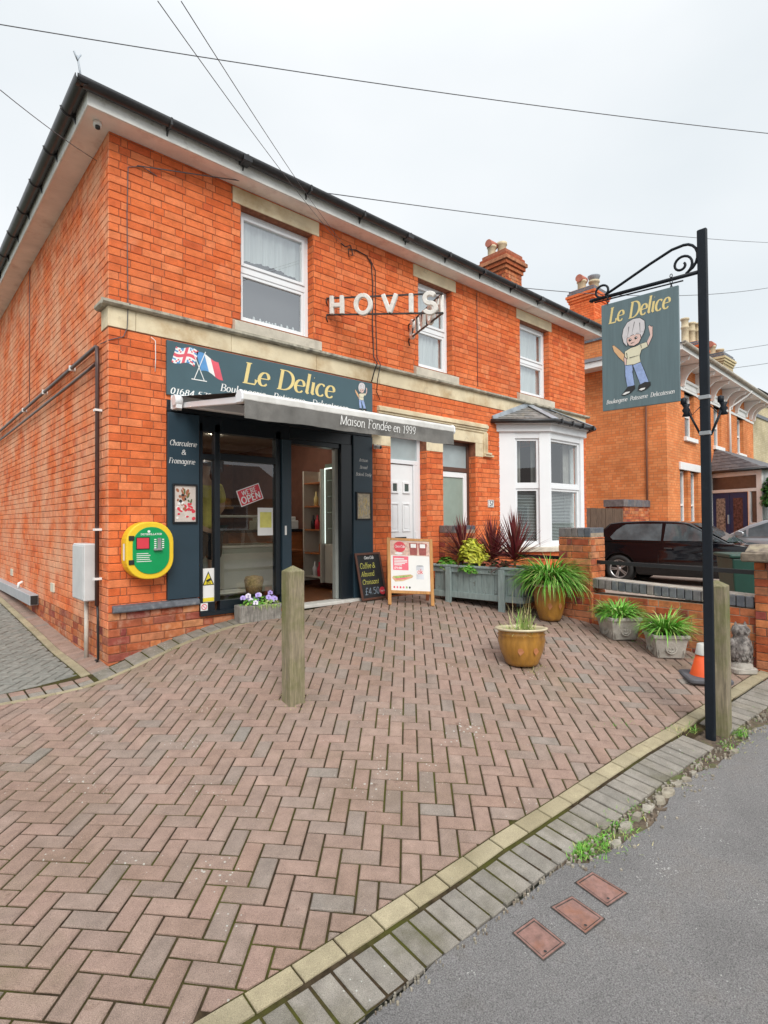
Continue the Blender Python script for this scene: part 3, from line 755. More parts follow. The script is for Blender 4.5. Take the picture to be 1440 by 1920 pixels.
# ================================================================== broad-nib lettering, drawn as strokes
def A(cx, cy, rx, ry, a0, a1, n=14): return [(cx + rx * math.cos(R(a0 + (a1 - a0) * i / n)), cy + ry * math.sin(R(a0 + (a1 - a0) * i / n))) for i in range(n + 1)]
def foot(x, y=0, w_=.14): return [(x - w_, y), (x + w_, y)]
G = {
 'a': (1.0, [A(.44,.5,.36,.5,40,320), [(.80,1.0),(.80,.16),(.86,.02),(1.0,.12)]]),
 'b': (1.0, [[(.16,1.55),(.16,0)], A(.5,.5,.36,.5,150,-150)]),
 'c': (.85, [A(.48,.5,.38,.5,42,318)]),
 'd': (1.0, [A(.44,.5,.36,.5,40,320), [(.80,1.6),(.80,.14),(.88,.02),(1.0,.12)], [(.64,1.6),(.8,1.6)]]),
 'e': (.88, [A(.46,.5,.38,.5,5,318), [(.10,.52),(.84,.54)]]),
 'é': (.88, [A(.46,.5,.38,.5,5,318), [(.10,.52),(.84,.54)], [(.42,1.2),(.66,1.55)]]),
 'f': (.62, [A(.50,1.28,.22,.28,40,180) + [(.28,0)], [(.06,.98),(.58,.98)], foot(.28)]),
 'g': (1.0, [A(.44,.5,.36,.5,40,320), [(.80,1.0),(.80,-.2)] + A(.46,-.2,.34,.32,0,-150)]),
 'h': (1.02, [[(.16,1.6),(.16,0)], [(.16,.6)] + A(.48,.62,.30,.36,160,0) + [(.78,0)], foot(.16), foot(.80), [(.02,1.6),(.16,1.6)]]),
 'i': (.42, [[(.04,.96),(.2,.98),(.2,.12),(.26,.0),(.4,.1)], [(.17,1.38),(.23,1.38)]]),
 'k': (.95, [[(.16,1.6),(.16,0)], [(.78,.98),(.2,.42)], [(.36,.58),(.84,0)], foot(.16)]),
 'l': (.42, [[(.04,1.58),(.2,1.6),(.2,.12),(.26,.0),(.4,.1)]]),
 'm': (1.5, [[(.02,.96),(.16,.98),(.16,0)], [(.16,.6)] + A(.42,.62,.25,.36,160,0) + [(.67,0)], [(.67,.6)] + A(.95,.62,.27,.36,160,0) + [(1.22,0)], foot(.16), foot(.67), foot(1.24)]),
 'n': (1.02, [[(.02,.96),(.16,.98),(.16,0)], [(.16,.6)] + A(.48,.62,.30,.36,160,0) + [(.78,0)], foot(.16), foot(.80)]),
 'o': (.98, [A(.47,.5,.38,.5,90,450,20)]),
 'p': (1.0, [[(.02,.96),(.16,.98),(.16,-.5)], A(.5,.5,.36,.5,150,-150), foot(.16,-.5)]),
 'r': (.72, [[(.02,.96),(.16,.98),(.16,0)], [(.16,.6)] + A(.46,.66,.26,.32,150,50), foot(.16)]),
 's': (.76, [A(.40,.74,.26,.25,40,250,9) + A(.38,.26,.28,.26,80,-150,10)]),
 't': (.58, [[(.26,1.4),(.26,.2)] + A(.42,.2,.16,.2,180,310,6), [(.04,.98),(.52,.98)]]),
 'u': (1.02, [[(.02,.98),(.18,.98),(.18,.38)] + A(.48,.36,.30,.36,180,340), [(.80,.98),(.80,.12),(.86,.0),(1.0,.1)]]),
 'v': (.9, [[(.08,.98),(.42,0)], [(.42,0),(.8,.98)]]),
 'w': (1.3, [[(.06,.98),(.34,0)], [(.34,0),(.64,.98)], [(.64,.98),(.92,0)], [(.92,0),(1.22,.98)]]),
 'y': (.9, [[(.08,.98),(.44,0)], [(.82,.98),(.44,0),(.2,-.48),(.02,-.42)]]),
 'x': (.9, [[(.1,.98),(.8,0)], [(.8,.98),(.08,0)]]),
 'L': (1.12, [[(.28,1.5),(.28,0)], [(.06,1.5),(.5,1.5)], [(.06,0),(1.0,0),(1.06,.36)]]),
 'D': (1.42, [[(.28,1.5),(.28,0)], [(.06,1.5),(.5,1.5)] + A(.56,.75,.74,.75,90,-90,18) + [(.06,0)]]),
 'B': (1.22, [[(.28,1.5),(.28,0)], [(.06,1.5),(.6,1.5)] + A(.62,1.14,.40,.36,90,-90,10) + [(.28,.78)], [(.6,.78)] + A(.64,.39,.46,.39,90,-90,10) + [(.06,0)]]),
 'P': (1.12, [[(.28,1.5),(.28,0)], [(.06,1.5),(.6,1.5)] + A(.62,1.08,.42,.42,90,-90,10) + [(.28,.66)], foot(.28,0,.2)]),
 'R': (1.22, [[(.28,1.5),(.28,0)], [(.06,1.5),(.6,1.5)] + A(.62,1.1,.40,.40,90,-90,10) + [(.28,.7)], [(.62,.7),(1.08,0),(1.2,0)], foot(.28,0,.2)]),
 'C': (1.22, [A(.68,.75,.58,.75,42,318,20), [(1.14,1.5),(1.12,1.1)]]),
 'F': (1.08, [[(.28,1.5),(.28,0)], [(.06,1.5),(1.0,1.5),(1.0,1.2)], [(.28,.78),(.76,.78)], foot(.28,0,.2)]),
 'A': (1.3, [[(.62,1.5),(.14,0)], [(.62,1.5),(1.12,0)], [(.3,.52),(.95,.52)], foot(.14), foot(1.12)]),
 'M': (1.62, [[(.22,1.5),(.18,0)], [(.22,1.5),(.8,.05)], [(.8,.05),(1.4,1.5)], [(1.4,1.5),(1.42,0)], foot(.18), foot(1.42)]),
 'E': (1.12, [[(.28,1.5),(.28,0)], [(.06,1.5),(1.0,1.5)], [(.28,.78),(.8,.78)], [(.06,0),(1.04,0)]]),
 'O': (1.4, [A(.68,.75,.58,.75,90,450,24)]), 'N': (1.4, [[(.22,1.5),(.22,0)], [(.22,1.5),(1.15,0)], [(1.15,0),(1.15,1.5)]]),
 'W': (1.7, [[(.08,1.5),(.46,0)], [(.46,0),(.84,1.5)], [(.84,1.5),(1.22,0)], [(1.22,0),(1.6,1.5)]]),
 'K': (1.2, [[(.28,1.5),(.28,0)], [(1.05,1.5),(.32,.7)], [(.5,.86),(1.12,0)]]),
 'T': (1.2, [[(.6,1.5),(.6,0)], [(.06,1.3),(.06,1.5),(1.14,1.5),(1.14,1.3)], foot(.6)]), 'I': (.56, [[(.28,1.5),(.28,0)], foot(.28), foot(.28,1.5)]),
 'V': (1.2, [[(.08,1.5),(.6,0)], [(.6,0),(1.12,1.5)]]), 'S': (1.05, [A(.52,1.1,.36,.38,30,265,10) + A(.52,.36,.40,.38,85,-160,10)]),
 '&': (1.4, [[(1.25,.8),(1.0,.2)] + A(.56,.40,.46,.40,-40,-250,14) + A(.60,1.18,.28,.30,200,-10,12) + [(.7,.8),(.5,.6)], [(.5,.8),(1.3,0)]]),
 '-': (.6, [[(.08,.5),(.5,.5)]]), ' ': (.55, []), "'": (.3, [[(.15,1.5),(.12,1.2)]]), '.': (.35, [[(.1,.04),(.2,.04)]]),
 '0': (.95, [A(.45,.72,.34,.74,90,450,22)]), '1': (.7, [[(.12,1.22),(.38,1.46),(.38,0)], foot(.38,0,.18)]),
 '2': (.95, [A(.44,1.08,.34,.38,160,-20,10) + [(.1,0)], [(.08,0),(.82,0)]]), '3': (.9, [A(.42,1.1,.32,.36,150,-90,10), A(.42,.38,.36,.38,90,-150,12)]),
 '4': (.95, [[(.62,0),(.62,1.46)], [(.62,1.46),(.06,.42)], [(.06,.42),(.88,.42)]]), '5': (.9, [[(.22,1.44),(.16,.84)], [(.2,1.44),(.78,1.44)], A(.40,.46,.38,.44,120,-150,14)]),
 '6': (.95, [A(.72,.7,.6,.78,110,180,8), A(.46,.42,.34,.42,90,450,20)]), '7': (.9, [[(.1,1.44),(.82,1.44)], [(.82,1.44),(.3,0)]]),
 '8': (.95, [A(.46,1.1,.28,.34,90,450,16), A(.46,.38,.35,.38,90,450,18)]), '9': (.95, [A(.46,1.02,.34,.42,90,450,18), A(.2,.72,.6,.74,-10,-70,8)]),
 '£': (1.0, [A(.62,1.12,.26,.36,20,180,8) + [(.4,.2),(.1,0)], [(.1,0),(.88,0)], [(.14,.7),(.68,.7)]]),
}
def pen_text(m, txt, O, U, V, W, size, thick=.17, thin=.05, shear=.22, mi=0, track=.06, align='l', width=None, lift=.0006, depth=0):
    """writes txt with x-height*size; strokes are broad-nib ribbons lying on the surface"""
    O, U, V, W = Vector(O), Vector(U), Vector(V), Vector(W)
    tot = sum(G[c][0] + track for c in txt) - track
    sx = 1.0 if width is None else width / (tot * size)
    x = {'l': 0, 'c': -tot / 2, 'r': -tot}[align]; k = 0
    for ch in txt:
        adv, strokes = G[ch]
        for st in strokes:
            k += 1; n = len(st); off = lift + (k % 6) * .00022; L_, R_ = [], []
            for i in range(n):
                a = st[max(0, i - 1)]; b = st[min(n - 1, i + 1)]
                dx, dy = b[0] - a[0], b[1] - a[1]; l = math.hypot(dx, dy) or 1; dx /= l; dy /= l
                wd = thin + (thick - thin) * abs(dy) ** 1.3
                if i in (0, n - 1) and abs(dy) > .5 and n > 4: wd *= .75
                L_.append((st[i][0] - dy * wd / 2, st[i][1] + dx * wd / 2)); R_.append((st[i][0] + dy * wd / 2, st[i][1] - dx * wd / 2))
            P = lambda q, o_: tuple(O + U * ((x + q[0] + q[1] * shear) * size * sx) + V * (q[1] * size) + W * o_)
            vs = [P(q, off) for q in L_] + [P(q, off) for q in R_]; fs = [(i, i + 1, n + i + 1, n + i) for i in range(n - 1)]
            if depth:
                b_ = len(vs); vs += [P(q, off - depth) for q in L_] + [P(q, off - depth) for q in R_]
                fs += [(b_ + n + i, b_ + n + i + 1, b_ + i + 1, b_ + i) for i in range(n - 1)] + [(i, b_ + i, b_ + i + 1, i + 1) for i in range(n - 1)] + [(n + i + 1, b_ + n + i + 1, b_ + n + i, n + i) for i in range(n - 1)]
                fs += [(0, n, b_ + n, b_), (n - 1, b_ + n - 1, b_ + 2 * n - 1, 2 * n - 1)]
            m.add(vs, fs, mi)
        x += adv + track
    return m
def flat(m, poly, O, U, V, W, off=.001, mi=0):
    O, U, V, W = Vector(O), Vector(U), Vector(V), Vector(W)
    m.add([tuple(O + U * p[0] + V * p[1] + W * off) for p in poly], [tuple(range(len(poly)))], mi)
def ell(cx, cy, rx, ry, n=18, a=0): return [(cx + rx * math.cos(2 * math.pi * i / n) * math.cos(a) - ry * math.sin(2 * math.pi * i / n) * math.sin(a), cy + rx * math.cos(2 * math.pi * i / n) * math.sin(a) + ry * math.sin(2 * math.pi * i / n) * math.cos(a)) for i in range(n)]
X_, Y_, Z_, NY = (1, 0, 0), (0, 1, 0), (0, 0, 1), (0, -1, 0)
m_gold = mat('gold_lettering', (.78,.62,.26), rough=.4, var=.06, scale=8)
m_white = mat('white_lettering', (.82,.82,.80), rough=.5, var=.02)
m_red = mat('red_print', (.66,.045,.07), rough=.5, var=.03); m_pink = mat('pink_print', (.80,.14,.20), rough=.45, var=.05)
m_yel = mat('yellow_print', (.80,.66,.04), rough=.5, var=.03); m_ink = mat('black_print', (.02,.02,.02), rough=.5, var=.02)
m_blu = mat('blue_print', (.05,.10,.42), rough=.5, var=.03)
m_paper = mat('white_paper', (.80,.80,.78), rough=.7, var=.02)

# ================================================================== shopfront
y0, y1 = -.030, .05
for a_, b_, z_ in ((.553, .888, .568), (2.985, 3.318, .335)):
    s = MB(); s.box((a_, y0, z_), (b_, 0, 2.49)); s.build('pilaster', m_navy, house, bev=.003)
s = MB(); F0, F1 = -.012, .075
for a, b, c, d in ((.90, .935, .47, 2.42), (1.07, 1.13, .50, 2.42), (1.83, 1.895, .50, 2.42), (.888, 2.02, 2.33, 2.50), (.935, 1.07, .40, .50), (1.13, 1.83, .40, .50), (1.13, 1.83, 2.03, 2.11), (.935, 1.07, 2.03, 2.09)):
    s.box((a, F0, c), (b, F1, d))
s.box((.893, -.05, .36), (1.90, .06, .405)); s.box((2.02, 0, 2.36), (2.985, .09, 2.50)); s.box((2.80, -.008, .34), (2.985, .14, 2.36)); s.box((.55, -.01, 2.50), (3.325, .10, 2.62))
s.box((2.02, .02, 2.30), (2.80, .16, 2.36))
sf = s.build('shopfront_frame', m_navyd, house, bev=.003)
s = MB(); s.box((1.897, -.045, .37), (2.022, .07, 2.33)); s.build('door_post', m_navy, sf, bev=.004)
s = MB(); s.box((1.925, -.052, 1.20), (1.95, -.045, 1.31)); s.build('door_button', m_paper, sf, bev=.001)
s = MB()
for a, b, c, d in ((.935, 1.07, .50, 2.03), (.935, 1.07, 2.09, 2.33), (1.13, 1.83, .50, 2.03), (1.13, 1.83, 2.11, 2.33)):
    s.quad((a, .02, c), (b, .02, c), (b, .02, d), (a, .02, d))
s.build('shop_window_pane', m_glasss, sf)
s = MB(); s.box((2.752, .06, .36), (2.799, .13, 2.30)); dl = s.build('door_edge', mat('grey_door_edge', (.30,.32,.30), rough=.4, var=.05), sf, bev=.002)
s = MB(); s.box((2.02, -.10, .31), (3.06, .12, .352)); s.build('threshold', mat('white_threshold', (.62,.61,.57), rough=.6, var=.08, scale=6, stain=((.3,.28,.24), 6, .52, .7, .4)), house, bev=.006)
# plinth and blue sill
s = MB(); s.prism([(0, .565), (-.05, .548), (-.058, .50), (-.045, .488), (0, .488)], (.03, 0, 0), Y_, Z_, X_, .855)
s.build('plinth_sill', m_blue, house, bev=.006)
# interior room
rm = MB(); a, b, c, d = .60, 3.62, .11, 4.6; zf, zc = .335, 2.72
rm.quad((a, c, zf), (b, c, zf), (b, d, zf), (a, d, zf), 0)
rm.quad((a, d, zf), (b, d, zf), (b, d, zc), (a, d, zc), 1); rm.quad((a, c, zf), (a, d, zf), (a, d, zc), (a, c, zc), 1); rm.quad((b, c, zf), (b, d, zf), (b, d, zc), (b, c, zc), 1)
rm.quad((a, c, zc), (b, c, zc), (b, d, zc), (a, d, zc), 2); rm.quad((a, .10, 2.35), (b, .10, 2.35), (b, .10, zc), (a, .10, zc), 1)
rm.build('shop_interior', [m_floor, mat('brown_shop_wall', (.17,.07,.045), rough=.8, var=.1), mat('shop_ceiling', (.55,.48,.42), rough=.8, var=.04)], house)
m_lampe = mat('lit_spot', (1, .93, .8), emit=110)
for x, y in ((1.0, .75), (1.55, 1.5), (2.0, 1.1), (2.2, 2.4), (1.3, 3.0), (2.9, 1.6)):
    q = MB(); q.lathe([(0, 0), (.04, 0), (.04, .012)], 12, (x, y, zc - .014)); q.build('ceiling_spot', m_lampe, house)
# furniture in the shop
t = thing('display_counter', 'pale glass topped chiller counter behind the shop window', 'counter', (1.8, 1.2, zf))
q = MB(); q.box((1.35, .95, .42), (2.55, 1.75, 1.02)); q.build('cabinet', m_creamd, t, bev=.01)
q = MB(); q.box((1.34, .94, 1.02), (2.56, 1.76, 1.05)); q.box((1.42, .935, .50), (2.48, .949, .95)); q.build('trim', m_cream, t, bev=.004)
q = MB(); q.quad((1.36, .96, 1.05), (2.54, .96, 1.05), (2.54, 1.12, 1.42), (1.36, 1.12, 1.42)); q.build('glass_front', glass('counter_glass', mirror=.2), t)
q = MB(); q.box((1.36, 1.12, 1.42), (2.54, 1.70, 1.45)); q.build('top_shelf', m_cream, t, bev=.003)
t = thing('wooden_counter', 'orange brown wooden till counter seen through the open shop door', 'counter', (2.6, 2.6, zf))
q = MB(); q.box((2.35, 1.85, .44), (3.60, 2.25, 1.20)); q.build('front_panel', m_wood, t, bev=.004)
q = MB(); q.box((2.6, 1.60, .90), (3.28, 1.85, .93)); q.build('ledge', m_wood, t, bev=.004)
q = MB(); q.box((2.30, 1.82, 1.20), (3.61, 2.30, 1.24)); q.build('worktop', m_black, t, bev=.004)
t = thing('shelf_unit', 'tall cream shelf unit with bottles inside the shop doorway', 'shelves', (2.95, 1.9, zf))
q = MB(); q.box((3.30, 1.14, .44), (3.60, 1.17, 2.15)); q.box((3.30, 1.60, .44), (3.60, 1.63, 2.15)); q.box((3.58, 1.17, .44), (3.6, 1.6, 2.15)); q.build('panel', m_cream, t)
for k in range(5):
    q = MB(); q.box((3.31, 1.17, .5 + k * .36), (3.58, 1.6, .52 + k * .36)); q.build('shelf', m_wood if k else m_cream, t)
for k, (y, z, c_) in enumerate(((1.3, .52, m_red), (1.42, .52, m_white), (1.25, .88, m_wood), (1.35, 1.24, m_red), (1.46, 1.24, m_ink), (1.38, 1.6, m_gold))):
    q = MB(); q.lathe([(0, 0), (.035, 0), (.037, .12), (.014, .17), (.014, .22), (0, .22)], 10, (3.38, y, z))
    tag(q.build('bottle', c_), 'small bottle standing on the shelf unit inside the shop doorway', 'bottle', 'bottles on the shelves in the shop')
t = thing('glass_display_cabinet', 'tall glass display cabinet edged in white light by the open door', 'cabinet', (3.45, .8, zf))
q = MB(); q.box((3.35, .30, .44), (3.60, 1.12, 1.02)); q.build('base_panel', m_cream, t, bev=.004)
q = MB(); q.box((3.57, .30, 1.02), (3.60, 1.12, 2.22)); q.box((3.36, .30, 2.16), (3.60, 1.12, 2.22)); q.build('case', mat('cabinet_green', (.12,.16,.12), rough=.4), t)
for k in range(4):
    q = MB(); q.box((3.38, .33, 1.25 + k * .24), (3.57, 1.09, 1.262 + k * .24)); q.build('shelf', m_frost, t)
q = MB(); q.box((3.345, 1.10, 1.03), (3.352, 1.112, 2.16)); q.box((3.345, .32, 2.145), (3.358, 1.095, 2.16)); q.build('light_strip', mat('cool_light_strip', (.85, 1, .92), emit=.9), t)
for k, (x, z, c_, lb) in enumerate(((2.62, 1.24, m_creamd, 'cream till machine on the wooden counter in the doorway'), (2.95, 1.24, m_ink, 'black coffee grinder on the wooden counter in the doorway'), (3.2, 1.24, m_paper, 'white paper bag stack on the wooden counter in the doorway'))):
    q = MB(); q.box((x, 1.9, z), (x + .2, 2.1, z + .14 + .08 * (k % 2))); q.box((x + .03, 1.93, z + .14 + .08 * (k % 2)), (x + .17, 2.05, z + .2 + .08 * (k % 2))); tag(q.build(('till', 'coffee_grinder', 'paper_bags')[k], c_, bev=.01), lb, ('till', 'coffee grinder', 'paper bags')[k])
rr = random.Random(3)
for k in range(9):
    q = MB(); x = 2.25 + (k % 5) * .27; z = 1.62 + (k // 5) * .38; q.box((x, 4.40, z), (x + .2, 4.55, z + .05)); q.lathe([(0, 0), (.07, 0), (.085, .06), (.06, .14), (0, .17)], 10, (x + .1, 4.45, z + .051)); tag(q.build('loaf', mat('bread_crust', (.42,.20,.07), rough=.8, var=.25, scale=20)), 'brown loaf of bread on the back wall shelf inside the shop', 'bread', 'loaves on the shop back wall')
tl = MB(); tl.box((1.25, .45, .50), (1.75, .75, .52)); 
tag(tl.build('tray', m_cream, None, bev=.008), 'shallow pale tray lying inside at the foot of the shop window', 'tray')
bs = MB(); bs.lathe([(0, 0), (.09, 0), (.115, .16), (.10, .2), (0, .22)], 14, (1.72, .32, .50)); tag(bs.build('bread_basket', mat('wicker', (.42,.26,.13), rough=.9, var=.3, scale=40, bump=.8)), 'small round wicker basket inside the foot of the shop window', 'basket')
# window notices (on the glass, real thin sheets)
def sheet_obj(name, label, cat, poly, fn, y=-.0, O=(0, 0, 0), extra=()):
    pass
t = thing('open_sign', 'tilted red sign reading WE\'RE OPEN in the shop window', 'sign', (1.45, .012, 1.7)); an = R(20); U = (math.cos(an), 0, math.sin(an)); V = (-math.sin(an), 0, math.cos(an)); O = (1.505, .014, 1.665)
q = MB(); flat(q, [(-.15,-.095),(.15,-.095),(.15,.095),(-.15,.095)], O, U, V, NY, .001); q.build('border', m_white, t)
q = MB(); flat(q, [(-.14,-.085),(.14,-.085),(.14,.085),(-.14,.085)], O, U, V, NY, .002); q.build('panel', m_red, t)
q = MB(); pen_text(q, "WE'RE", Vector(O) + Vector(V) * .02, U, V, NY, .033, .28, .22, 0, align='c', lift=.003); pen_text(q, "OPEN", Vector(O) - Vector(V) * .068, U, V, NY, .048, .32, .24, 0, align='c', lift=.003); q.build('lettering', m_white, t)
t = thing('window_notice', 'white paper with a yellow note taped in the shop window', 'notice', (1.72, .01, 1.4))
q = MB(); q.quad((1.60, .012, 1.20), (1.80, .012, 1.20), (1.80, .012, 1.52), (1.60, .012, 1.52)); q.build('paper', m_paper, t)
q = MB(); q.quad((1.63, .010, 1.29), (1.78, .010, 1.29), (1.78, .010, 1.47), (1.63, .010, 1.47)); q.build('yellow_note', mat('note', (.70,.66,.18), rough=.7), t)
t = thing('camera_warning_sticker', 'yellow triangle CCTV warning sticker low on the narrow left pane', 'sticker', (1.0, .01, .7))
q = MB(); q.quad((.935, .012, .50), (1.07, .012, .50), (1.07, .012, .86), (.935, .012, .86)); q.build('backing', m_paper, t)
q = MB(); q.add([(.938, .009, .68), (1.068, .009, .68), (1.003, .009, .83)], [(0, 1, 2)]); q.build('triangle_edge', m_ink, t)
q = MB(); q.add([(.952, .007, .688), (1.054, .007, .688), (1.003, .007, .808)], [(0, 1, 2)]); q.quad((.938, .009, .505), (1.067, .009, .505), (1.067, .009, .545), (.938, .009, .545)); q.build('triangle', m_yel, t)
q = MB(); q.bar((.98, .005, .725), (1.03, .005, .745), .022, .012, 0, (0, 1, 0)); q.build('camera_symbol', m_ink, t); q = MB(); pen_text(q, 'CCTV', (1.003, .005, .692), X_, Z_, NY, .011, .3, .2, 0, align='c', width=.055); q.build('wording', m_ink, t)
t = thing('round_ban_sticker', 'small white sticker with a pink ring at the corner of the window frame', 'sticker', (.93, -.02, .45))
q = MB(); q.quad((.905, -.016, .415), (.985, -.016, .415), (.985, -.016, .495), (.905, -.016, .495)); q.build('backing', m_paper, t)
q = MB(); q.tube([(.945 + .028 * math.cos(k * .42), -.018, .455 + .028 * math.sin(k * .42)) for k in range(15)], .004, 4, closed=True); q.bar((.925, -.018, .475), (.965, -.018, .435), .006, .004, 0, (0, 1, 0)); q.build('ring', m_pink, t)

# ================================================================== fascia sign
t = thing('fascia_sign', 'long dark blue Le Delice sign above the awning with crossed flags', 'shop sign', (.54, 0, 2.67))
a, b, c, d = .542, 3.32, 2.665, 3.225; ys = -.034
q = MB(); q.box((a, ys, c), (b, -.004, d)); q.build('board', m_signb if 'm_signb' in globals() else mat('sign_blue_grey', (.055,.105,.125), rough=.35, var=.05, scale=3), t, bev=.002)
W = NY; O = (0, ys, 0)
q = MB(); pen_text(q, 'Le Delice', (1.38, ys, 2.925), X_, Z_, NY, .155, .27, .07, .20, width=1.28); q.build('gold_lettering', m_gold, t)
q = MB(); pen_text(q, 'Boulangerie - Patisserie - Delicatessen', (1.12, ys, 2.79), X_, Z_, NY, .052, .24, .08, .2, width=1.78)
pen_text(q, '01684 578 58', (.575, ys, 2.68), X_, Z_, NY, .042, .24, .1, .2, width=.58); q.build('white_lettering', m_white, t)
# flags
def flag(kind, px, pz, dirx, L_=.21, H_=.15):
    fm = MB(); n = 14
    cells = []
    lean = .35 * dirx
    for i in range(n):
        for j in range(10):
            u0, u1, v0, v1 = i / n, (i + 1) / n, j / 10, (j + 1) / 10
            P = lambda u, v: (px + dirx * u * L_ + v * H_ * (-lean * .8), ys - .0012, pz + v * H_ + (.02 * math.sin(u * 5.5) - u * .05 * (1 if dirx > 0 else 0)) + (u * .02 if dirx < 0 else 0))
            uc, vc = (u0 + u1) / 2 * L_ / H_, (v0 + v1) / 2
            if kind == 'fr': mi = 0 if (u0 + u1) / 2 < .33 else (1 if (u0 + u1) / 2 < .66 else 2)
            else:
                wx = abs(uc - .7); wy = abs(vc - .5); dg = min(abs((uc / 1.4) - vc), abs((uc / 1.4) - (1 - vc)))
                mi = 2 if (wx < .10 or wy < .10) else (1 if (wx < .2 or wy < .17) else (2 if dg < .045 else (1 if dg < .14 else 0)))
            fm.quad(P(u0, v0), P(u1, v0), P(u1, v1), P(u0, v1), mi)
    return fm.build('flag', [mat('flag_blue', (.10,.28,.55), rough=.5), m_white, mat('flag_red', (.70,.10,.14), rough=.5)], t)
flag('uk', .83, 3.0, -1, .24, .17); flag('fr', .905, 2.97, 1, .25, .19)
q = MB(); q.bar((.80, ys - .002, 3.19), (.94, ys - .002, 2.87), .008, .002, 0, Y_); q.bar((.955, ys - .003, 3.18), (.83, ys - .003, 2.87), .008, .002, 0, Y_); q.bar((.80, ys - .002, 2.865), (.97, ys - .002, 2.865), .010, .002, 0, Y_); q.build('flagpole', m_white, t)

# cartoon of a child holding a baguette: flat artwork in unit coordinates
m_skin = mat('printed_skin', (.74,.52,.46), rough=.5, var=.02); m_hairw = mat('printed_hair', (.66,.63,.64), rough=.5, var=.05); m_shirt = mat('printed_shirt', (.72,.68,.50), rough=.5, var=.03)
m_jean = mat('printed_jeans', (.30,.40,.66), rough=.5, var=.12, scale=30); m_bread = mat('printed_bread', (.70,.42,.22), rough=.5, var=.06)
def child(parent, O, U, V, W, s_, lift=.001):
    """emblem: origin at the middle of the figure, s_ = height"""
    def P(pts): return [((x - 700) / 660 * s_, (1045 - y) / 660 * s_) for x, y in pts]
    def grow(pts, k):
        cx = sum(p[0] for p in pts) / len(pts); cy = sum(p[1] for p in pts) / len(pts)
        return [(p[0] + k * (p[0] - cx) / (math.hypot(p[0] - cx, p[1] - cy) + 1e-6), p[1] + k * (p[1] - cy) / (math.hypot(p[0] - cx, p[1] - cy) + 1e-6)) for p in pts]
    hair = [(620,940),(590,900),(578,840),(590,780),(625,730),(680,712),(735,718),(775,755),(778,820),(765,860),(748,890),(735,850),(720,870),(690,850),(660,880),(640,870),(622,880)]
    face = [(622,870),(640,862),(690,850),(735,862),(742,900),(722,935),(680,950),(640,938),(622,905)]
    shirt = [(600,985),(650,965),(700,962),(740,950),(790,945),(800,985),(745,1000),(728,1050),(735,1105),(680,1115),(612,1108),(618,1050),(598,1030)]
    armr = [(740,950),(790,950),(822,890),(808,812),(818,806),(832,822),(842,820),(840,905),(800,985),(760,985)]
    arml = [(600,985),(590,1050),(598,1110),(618,1105),(625,1040),(625,990)]
    bread = [(484,905),(500,905),(552,960),(600,1020),(620,1060),(612,1085),(590,1075),(545,1025),(500,960)]
    legl = [(600,1108),(680,1112),(662,1180),(680,1300),(618,1310),(600,1200)]; legr = [(668,1112),(735,1105),(770,1200),(802,1295),(735,1312),(700,1210)]
    shoel = [(565,1368),(590,1345),(622,1308),(680,1305),(682,1335),(640,1362),(590,1376)]; shoer = [(712,1350),(722,1310),(770,1295),(815,1300),(815,1330),(780,1352),(740,1364)]
    parts = [(bread, m_bread), (arml, m_skin), (armr, m_skin), (legl, m_jean), (legr, m_jean), (shirt, m_shirt), (shoel, m_ink), (shoer, m_ink), (hair, m_hairw), (face, m_skin)]
    mats_ = [m_ink, m_bread, m_skin, m_jean, m_shirt, m_hairw, m_white]; q = MB(); k = 0
    for pts, mm in parts:
        k += 1; flat(q, P(grow(pts, 5)), O, U, V, W, lift + k * .0004, 0); flat(q, P(pts), O, U, V, W, lift + k * .0004 + .0002, mats_.index(mm))
    e = lift + 13 * .0004
    fr = [(600,860),(640,740),(700,722),(765,770),(768,850),(745,835),(738,865),(715,838),(690,862),(668,835),(640,872),(620,850)]
    flat(q, P(fr), O, U, V, W, e, 5)
    for x, y in ((648, 892), (700, 885)): flat(q, P(ell(x, y, 13, 12)), O, U, V, W, e + .0003, 0); flat(q, P(ell(x + 3, y - 3, 4, 4)), O, U, V, W, e + .0005, 6)
    for a_, b_ in (((655, 925), (690, 918)), ((615, 1000), (625, 1060)), ((640, 1050), (725, 1045)), ((740, 955), (750, 990)), ((640, 770), (628, 850)), ((690, 740), (668, 830)), ((735, 760), (738, 850)), ((668, 1120), (672, 1200))):
        p = P([a_, b_]); dx, dy = p[1][0] - p[0][0], p[1][1] - p[0][1]; l = math.hypot(dx, dy); nx, ny = -dy / l * .0045 * s_, dx / l * .0045 * s_
        flat(q, [(p[0][0] + nx, p[0][1] + ny), (p[0][0] - nx, p[0][1] - ny), (p[1][0] - nx * .3, p[1][1] - ny * .3), (p[1][0] + nx * .3, p[1][1] + ny * .3)], O, U, V, W, e + .0004, 0)
    for pts in ([(572,1366),(600,1350),(640,1350),(636,1360),(592,1372)], [(718,1350),(740,1340),(775,1340),(770,1352),(742,1360)]): flat(q, P(pts), O, U, V, W, e, 6)
    return q.build('emblem', mats_, parent)
child(t, (3.14, ys, 3.01), X_, Z_, NY, .385, .0008)

